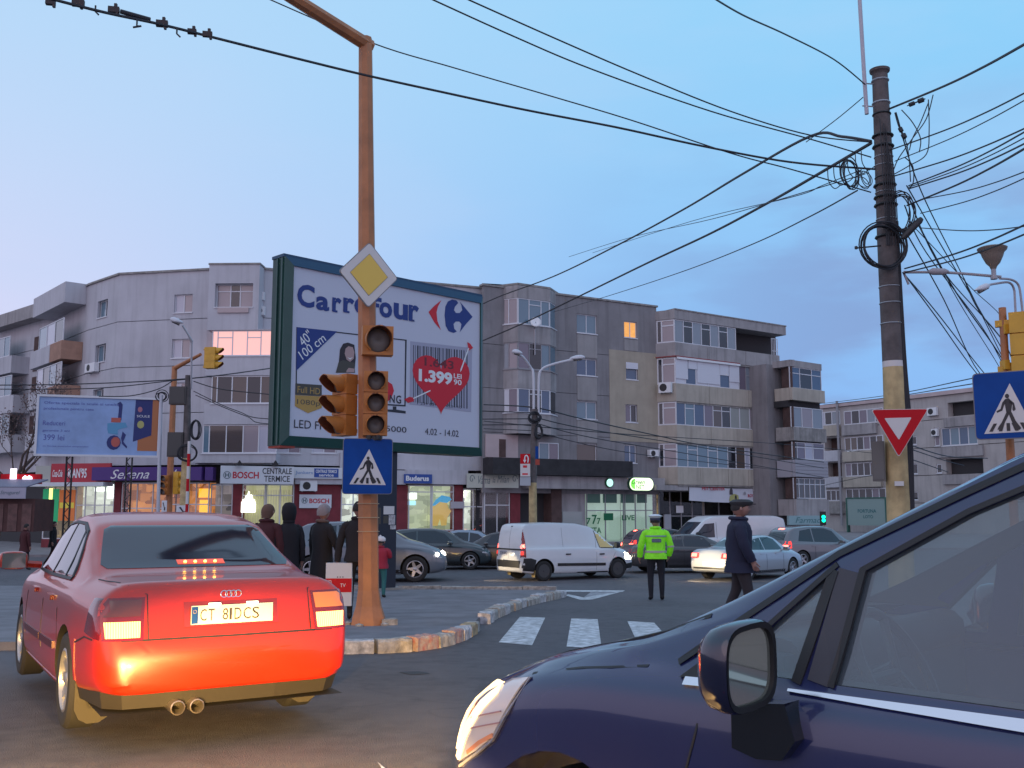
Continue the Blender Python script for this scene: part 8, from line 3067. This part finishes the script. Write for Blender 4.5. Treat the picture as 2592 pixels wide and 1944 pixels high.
def person(label, loc, yaw, H=1.74, top=None, legs=None, hair=None, style='coat', coat_len=.52, pose='stand', hat=None, shoe=None, hair_shape='short', build=1.0, arms=None, lean=0.0, hood=False, child=False, neck_turn=0.0):
 """local frame: the person faces -y, +x is their left... built at 1.74 m and scaled"""
 k = H / 1.74
 root = thing('person', label, 'person', loc, yaw)
 root.scale = (k * build, k * build, k)
 top = top or black
 legs = legs or black
 hs = 1.22 if child else 1.0
 P, Rr, E = [], [], []

 def add(p, r, par=None):
  P.append(Vector(p))
  Rr.append(r)
  if par is not None:
   E.append((par, len(P) - 1))
  return len(P) - 1
 pel = add((0, 0, .93), (.145, .11))
 sp = add((0, -.0, 1.10), (.135, .10), pel)
 ch = add((0, .01, 1.30), (.155, .115), sp)
 up = add((0, .015, 1.42), (.12, .09), ch)
 nk = add((0, .005, 1.50), .055, up)
 nk2 = add((0, -.01, 1.56), .052, nk)
 A_ = arms or {}
 st = {'stand': ((0, .0, .0), (0, .0, .0)), 'walk': ((-.24, .0, .0), (.26, .0, .10)), 'step': ((-.10, 0, 0), (.14, 0, .04))}[pose]
 for sd in (-1, 1):
  fy = st[0 if sd < 0 else 1][0]
  lift = st[0 if sd < 0 else 1][2]
  hp_ = add((sd * .09, 0, .86), .095, pel)
  kn = add((sd * .10, fy * .45 - .02, .50 + lift * .3), .062, hp_)
  cf = add((sd * .10, fy * .75 + .01, .32 + lift * .5), .056, kn)
  an = add((sd * .10, fy + .02, .09 + lift), .042, cf)
  hl = add((sd * .10, fy + .03, .045 + lift), .045, an)
  toe = add((sd * .115, fy - .13, .035 + lift * .4), (.045, .032), hl)
  sh = add((sd * .175, .015, 1.40), .062, up)
  a = A_.get(sd, ((sd * .245, .02, 1.13), (sd * .255, -.03, .90)))
  el = add(a[0], .044, sh)
  wr_ = add(a[1], .032, el)
  d = (Vector(a[1]) - Vector(a[0])).normalized()
  pm_ = add(Vector(a[1]) + d * .055, (.036, .022), wr_)
  side = Vector((0, -1, 0)) if abs(d.y) < .8 else Vector((0, 0, 1))
  for j, (o_, ln) in enumerate(((-.026, .060), (-.009, .070), (.009, .066), (.026, .052))):
   b0 = Vector(a[1]) + d * .095 + side * o_
   f1 = add(b0, .0095, pm_)
   f2 = add(b0 + d * ln * .5 + Vector((-sd * .008, 0, 0)), .0085, f1)
   add(b0 + d * ln + Vector((-sd * .024, 0, 0)), .007, f2)
  t1 = add(Vector(a[1]) + d * .04 + side * .036, .011, wr_)
  add(Vector(a[1]) + d * .085 + side * .052 + Vector((-sd * .01, 0, 0)), .009, t1)
 shoe = shoe or black

 def zm(c):
  if c.z > 1.49:
   return 0
  if c.z < .10:
   return 2
  if c.z < .96 and abs(c.x) < .22 and not (abs(c.x) > .2):
   return 1
  if abs(c.x) > .2 or c.z > .95:
   return 3 if c.z > .98 else 0
  return 1
 bme = skin_mesh((P, Rr, E), 'body', [skin, legs, shoe, top], 1, zm)
 # head joined to the same mesh
 mb = MB()
 hc = Vector((0, -.015, 1.645))
 seg, rings = 24, 16
 vs = []
 for i in range(rings + 1):
  ph = math.pi * i / rings
  for j in range(seg):
   a = 2 * math.pi * j / seg
   x, y, z = math.sin(ph) * math.cos(a), math.sin(ph) * math.sin(a), math.cos(ph)
   rx, ry, rz = .078, .098, .118
   if z < 0:
    rx *= 1 - .30 * (-z) ** 1.3
    ry *= 1 - .12 * (-z)
   X, Y, Z = x * rx, y * ry, z * rz
   if y < 0:
    fx = math.exp(-(x / .20) ** 2)
    Y -= .022 * fx * math.exp(-((z + .12) / .16) ** 2)          # nose
    Y -= .006 * fx * math.exp(-((z + .50) / .10) ** 2)          # lips
    Y += .010 * (math.exp(-((abs(x) - .38) / .16) ** 2)) * math.exp(-((z - .06) / .12) ** 2)   # eye sockets
    Y -= .008 * fx * math.exp(-((z + .80) / .12) ** 2)          # chin
   vs.append((X * hs, Y * hs, Z * hs))
 ct, sn = math.cos(neck_turn), math.sin(neck_turn)
 vs = [(hc.x + x * ct - y * sn, hc.y + x * sn + y * ct, hc.z + z + (.02 if child else 0)) for x, y, z in vs]
 fs = []
 for i in range(rings):
  for j in range(seg):
   q = (j + 1) % seg
   fs.append((i * seg + j, i * seg + q, (i + 1) * seg + q, (i + 1) * seg + j))
 mb.add(vs, fs)
 for sd in (-1, 1):
  e = Vector((sd * .080 * hs, 0.005, -.01))
  e = Vector((e.x * ct - e.y * sn, e.x * sn + e.y * ct, e.z)) + hc
  mb.tube([e + Vector((0, 0, -.028)), e, e + Vector((0, 0, .03))], [.008, .016, .012], 6)
 hm = mb.mesh('head', [skin], smooth=True)
 bm = bmesh.new()
 bm.from_mesh(bme)
 bm.from_mesh(hm)
 bm.to_mesh(bme)
 bm.free()
 bpy.data.meshes.remove(hm)
 link('body', bme, root, world=False)
 # eyes
 for sd in (-1, 1):
  mb = MB()
  e = Vector((sd * .030 * hs, -.083 * hs, .008))
  e = Vector((e.x * ct - e.y * sn, e.x * sn + e.y * ct, e.z)) + hc
  mb.lathe([(0, -.004), (.009, -.002), (.009, .002), (0, .004)], 8, Matrix.Translation(e) @ Matrix.Rotation(R(90), 4, 'X'))
  part('eye', mb, mat('eye_dark', (.03, .02, .02), .3), root, world=False)
 # coat or jacket
 if style:
  mb = MB()
  bot = .93 - coat_len * .8 if style == 'coat' else .86
  rings_ = [(bot, .205, .155), (bot + .15, .198, .15), (.90, .190, .145), (1.05, .172, .135), (1.20, .180, .140), (1.33, .198, .138), (1.41, .185, .120), (1.455, .125, .095), (1.50, .080, .080), (1.535, .075, .078)]
  if style == 'coat':
   rings_[0] = (bot, .225, .175)
  else:
   rings_[1] = (bot + .05, .20, .155)
   rings_[2] = (.97, .188, .145)
  rings_ = [(z, a * (1.06 if hood else 1), b * (1.08 if hood else 1)) for z, a, b in rings_]
  seg = 26
  rr = random.Random(hash(label) % 999 if 0 else len(label))
  ph_ = rr.uniform(0, 6)
  vs = []
  for z, a, b in rings_:
   for j in range(seg):
    an = 2 * math.pi * j / seg
    wv_ = 1 + .04 * math.sin(3 * an + ph_ + z * 9) + .03 * math.sin(5 * an + z * 23) + .02 * math.sin(9 * an - z * 31)
    x = math.copysign(abs(math.cos(an)) ** .85, math.cos(an)) * a * wv_
    y = math.copysign(abs(math.sin(an)) ** .85, math.sin(an)) * b * wv_ + .01
    vs.append((x, y, z))
  fs = []
  for i in range(len(rings_) - 1):
   for j in range(seg):
    q = (j + 1) % seg
    fs.append((i * seg + j, i * seg + q, (i + 1) * seg + q, (i + 1) * seg + j))
  fs.append(tuple(range(seg))[::-1])
  mb.add(vs, fs)
  for sd in (-1, 1):
   a = A_.get(sd, ((sd * .245, .02, 1.13), (sd * .255, -.03, .90)))
   s0 = Vector((sd * .135, .015, 1.405))
   path = catmull([s0, Vector((sd * .20, .015, 1.36)), Vector(a[0]), Vector(a[1])], 5)
   n = len(path)
   rad = [.075 - .026 * min(1, i / n) + .004 * math.sin(i * 2.1) for i in range(n)]
   mb.tube(path, rad, 12)
  me = mb.mesh('jacket', [top], smooth=50)
  sb = link('jacket' if style == 'jacket' else 'coat', me, root, world=False)
  mb = MB()
  mb.tube([(math.cos(R(30 * j)) * .082, .012 + math.sin(R(30 * j)) * .085, 1.505 + .01 * math.sin(R(30 * j))) for j in range(12)], .028, 8, closed=True)
  part('collar', mb, hat if hair_shape == 'fur' else top, root, smooth=True, world=False)
 # hair
 if hair is not None:
  mb = MB()
  vs = []
  seg, rings = 22, 12
  back_low = {'short': -.25, 'long': -1.0, 'fur': -.35, 'bob': -.75}.get(hair_shape, -.3)
  pad = {'short': .010, 'long': .018, 'fur': .024, 'bob': .012}.get(hair_shape, .012)
  for i in range(rings + 1):
   for j in range(seg):
    a = 2 * math.pi * j / seg
    back = (math.sin(a) + 1) / 2
    zlow = .55 + (back_low - .55) * min(1, back * 1.35)
    z = 1 - (1 - zlow) * i / rings
    rad = math.sqrt(max(0, 1 - min(1, abs(z)) ** 2)) if z > 0 else 1 - .1 * abs(z)
    jt = 1 + (.06 if hair_shape == 'fur' else .02) * math.sin(a * 9 + i * 1.7)
    X = math.cos(a) * rad * (.078 * hs + pad) * jt
    Y = math.sin(a) * rad * (.098 * hs + pad) * jt
    vs.append((hc.x + X * ct - Y * sn, hc.y + X * sn + Y * ct, hc.z + z * (.118 * hs + pad)))
  fs = []
  for i in range(rings):
   for j in range(seg):
    q = (j + 1) % seg
    fs.append((i * seg + j, i * seg + q, (i + 1) * seg + q, (i + 1) * seg + j))
  mb.add(vs, fs)
  part('hair', mb, hair, root, smooth=True, world=False)
 if hood:
  mb = MB()
  mb.lathe([(.05, -.16), (.115, -.12), (.135, .0), (.128, .09), (.08, .15), (0, .165)], 20, Matrix.Translation(hc + Vector((0, .02, .01))))
  part('hood', mb, top, root, smooth=True, world=False)
 if hat == 'cap':
  mb = MB()
  mb.lathe([(.088, .03), (.092, .075), (.125, .105), (.128, .118), (.06, .145), (0, .148)], 26, Matrix.Translation(hc) @ Matrix.Diagonal((1, 1.1, 1, 1)))
  part('cap', mb, mat('cap_white', (.70, .72, .78), .6), root, smooth=40, world=False)
  mb = MB()
  mb.lathe([(.090, .02), (.094, .02), (.096, .07), (.092, .07)], 26, Matrix.Translation(hc) @ Matrix.Diagonal((1, 1.1, 1, 1)))
  part('cap_band', mb, mat('cap_band_navy', (.03, .04, .08), .6), root, smooth=40, world=False)
  mb = MB()
  mb.add([hc + Vector((.085 * math.cos(R(a)), .098 * math.sin(R(a)) - (0 if k == 0 else .045), .045 - .02 * k)) for k in (0, 1) for a in range(200, 341, 14)], [(i, i + 1, 12 + i, 11 + i) for i in range(10)])
  part('cap_peak', mb, black, root, world=False)
 if hat == 'flat':
  mb = MB()
  mb.lathe([(.086, .04), (.100, .065), (.105, .09), (.07, .125), (0, .13)], 22, Matrix.Translation(hc + Vector((0, -.01, 0))) @ Matrix.Diagonal((1, 1.25, 1, 1)))
  mb.box(hc + Vector((0, -.125, .060)), (.12, .07, .012))
  part('cap', mb, mat('cap_dark', (.03, .028, .032), .7), root, smooth=40, world=False)
 if hat == 'knit':
  mb = MB()
  mb.lathe([(.098 * hs, .0), (.105 * hs, .03), (.100 * hs, .09), (.06 * hs, .14), (0, .15)], 22, Matrix.Translation(hc + Vector((0, .005, .02))))
  mb.lathe([(0, -.03), (.03, 0), (0, .03)], 10, Matrix.Translation(hc + Vector((0, 0, .18))))
  part('knit_hat', mb, mat('wool_white', (.62, .58, .60), .9, bump=.4, bscale=120), root, smooth=40, world=False)
 return root

# police officer in the road, back to the viewer (faces +y)
hiv = mat('hi_vis_green', (0.26, 0.80, 0.02), 0.7, var=.2, vscale=12, emit=(.20, .85, .02), estr=.10)
navyc = mat('cloth_navy_black', (.010, .010, .016), .85)
pg_ = at_g(1662, 1519)
OFF = person('police officer in a bright green jacket and white cap standing in the road', (pg_.x, pg_.y, gz(pg_.y)), R(178), 1.80, top=hiv, legs=navyc, style='jacket', hat='cap', hair=mat('hair_dark', (.02, .015, .015), .8), build=1.16,
    arms={-1: ((-.27, .0, 1.12), (-.25, -.10, .93)), 1: ((.27, .02, 1.12), (.285, -.06, .90))})
refl = mat('reflective_grey', (.42, .40, .36), .5)
for z, a, b, hh, m_ in ((1.01, .193, .153, .045, refl), (1.335, .206, .150, .03, mat('reflective_bluegrey', (.20, .30, .34), .5))):
 mb = MB()
 mb.lathe([(1.0, -hh / 2), (1.03, -hh / 2), (1.03, hh / 2), (1.0, hh / 2)], 26, Matrix.Translation((0, .01, z)) @ Matrix.Diagonal((a, b, 1, 1)))
 part('reflective_band', mb, m_, OFF, world=False)
mb = MB()
mb.box((0, .163, 1.245), (.17, .018, .075))
part('back_panel', mb, mat('panel_slate', (.10, .13, .17), .5), OFF, world=False)
lettering(Pl((0, .1725, 1.245), (-1, 0, 0)), 'POLITIA', (-.075, .075, -.022, .022), mat('print_faint', (.22, .26, .30), .5), None, .0015)
_l = bpy.data.objects[-1] if 0 else [o for o in bpy.data.objects if o.name.startswith('lettering')][-1]
for o in bpy.data.objects:
 if o.name.startswith('lettering') and o.parent is None and o.get('kind') is None:
  o.parent = OFF
  o.location = (0, 0, 0)
for sd in (-1, 1):
 mb = MB()
 mb.tube([(sd * .27, .0, 1.135), (sd * .272, .0, 1.10)], .066, 12)
 part('sleeve_band', mb, refl, OFF, world=False)

# man walking to the right behind the blue minivan
wg = at_Y(1877, 1500, 15.0)
person('man in a dark jacket and flat cap walking right, behind the blue minivan', (wg.x, 15.0, gz(15)), R(84), 1.84, top=mat('cloth_navy', (.010, .011, .035), .8), legs=mat('cloth_brown_black', (.030, .022, .026), .85),
  style='coat', coat_len=.20, pose='step', hat='flat', hair=mat('hair_dark', (.02, .015, .015), .8), build=1.26, arms={-1: ((-.24, -.02, 1.14), (-.22, -.10, .93)), 1: ((.24, .08, 1.14), (.235, .06, .91))})

def stand(label, x, y, Y, yaw, H, **k):
 g = at_Y(x, y, Y)
 return person(label, (g.x, Y, gz(Y) + .10), yaw, H, **k)

maroon = mat('cloth_maroon', (.055, .009, .012), .85)
blk = mat('cloth_black', (.012, .010, .014), .9)
stand('stout person in a dark red coat waiting left of the hooded person', 674, 1400, 15.6, R(160), 1.70, top=maroon, legs=blk, style='coat', coat_len=.5, hair=mat('hair_ginger', (.13, .07, .05), .9), hair_shape='bob', build=1.12)
stand('person in a long black hooded coat between the red coat and the fur hat', 729, 1400, 15.6, R(200), 1.68, top=blk, legs=blk, style='coat', coat_len=.55, hood=True, build=.88)
stand('woman in a long dark coat and pale fluffy fur hat waiting left of the mast', 816, 1400, 15.9, R(140), 1.70, top=blk, legs=maroon, style='coat', coat_len=.50, hat=mat('fur_brown', (.13, .08, .07), .95), hair=mat('fur_hat_pale', (.30, .25, .26), .95, bump=.8, bscale=80), hair_shape='fur', build=1.0,
  arms={-1: ((-.25, -.06, 1.14), (-.16, -.20, 1.05)), 1: ((.25, .0, 1.13), (.26, -.04, .90))})
cb = stand('person half hidden by the orange mast carrying a flat white and red box', 905, 1400, 15.5, R(185), 1.74, top=blk, legs=blk, style='jacket', hair=mat('hair_dark', (.02, .015, .015), .8),
   arms={1: ((.27, .02, 1.12), (.30, -.02, .86)), -1: ((-.25, .02, 1.12), (-.25, -.03, .88))})
fg = at_Y(962, 1400, 21.5)
person('small child in a red jacket, teal trousers and white hat beside the billboard post', (fg.x, 21.5, gz(21.5) + .10), R(175), 1.22, top=mat('cloth_red', (.28, .012, .035), .8), legs=mat('cloth_teal', (.02, .12, .13), .8), style='jacket', hat='knit', hair=mat('hair_dark', (.02, .015, .015), .8), build=1.28, child=True,
  arms={-1: ((-.22, -.05, 1.20), (-.12, -.2, 1.25)), 1: ((.24, -.02, 1.18), (.2, -.16, 1.1))})
# flat box carried low
bxp = Pl(at_Y(825, 1480, 15.35), (1, .02, 0))
rc = bxp.rect(824, 1425, 890, 1534)
bt_ = thing('cardboard_box', 'flat white cardboard box with a broad red band carried beside the orange mast', 'box', bxp.P((rc[0] + rc[1]) / 2, rc[2], 0))
mb = MB()
bxp.slab(mb, rc[0], rc[1], rc[2], rc[3], -.12, 0)
part('carton', mb, mat('carton_white', (.55, .55, .60), .7), bt_)
mb = MB()
hq_ = rc[3] - rc[2]
bxp.slab(mb, rc[0] - .001, rc[1] + .001, rc[2] + hq_ * .32, rc[3] - hq_ * .36, .0005, .004)
part('red_band', mb, sgn_red, bt_)
lettering(bxp, 'LCD', (rc[0] + .02, rc[0] + .09, rc[2] + hq_ * .52, rc[2] + hq_ * .60), white, bt_, .006)
lettering(bxp, 'TV', (rc[0] + .22, rc[0] + .30, rc[2] + hq_ * .44, rc[2] + hq_ * .52), white, bt_, .006)
mb = MB()
for k in range(3):
 bxp.slab(mb, rc[0] + .17 + .04 * k, rc[0] + .185 + .04 * k, rc[3] - hq_ * .34, rc[3] - hq_ * .315, .001, .003)
part('print_marks', mb, pblk, bt_)

# two passers-by far left near the shops
for lab, x, Y, H, yw, tp_ in (('dark figure walking in front of the green and yellow shop posters', 136, 43, 1.75, R(100), blk), ('dim figure standing beside the brown kiosk', 66, 38.5, 1.70, R(150), maroon), ('dim figure in the amber light of the cafe front', 355, 52, 1.70, R(190), blk),
        ('dim figure at the bright cafe window right of the slender mast', 505, 52, 1.65, R(200), blk)):
 g = at_Y(x, 1340, Y)
 person(lab, (g.x, Y, gz(Y) + (.12 if Y > 49.5 else 0)), yw, H, top=tp_, legs=blk, style='coat', coat_len=.3, hair=mat('hair_dark', (.02, .015, .015), .8), pose='step')
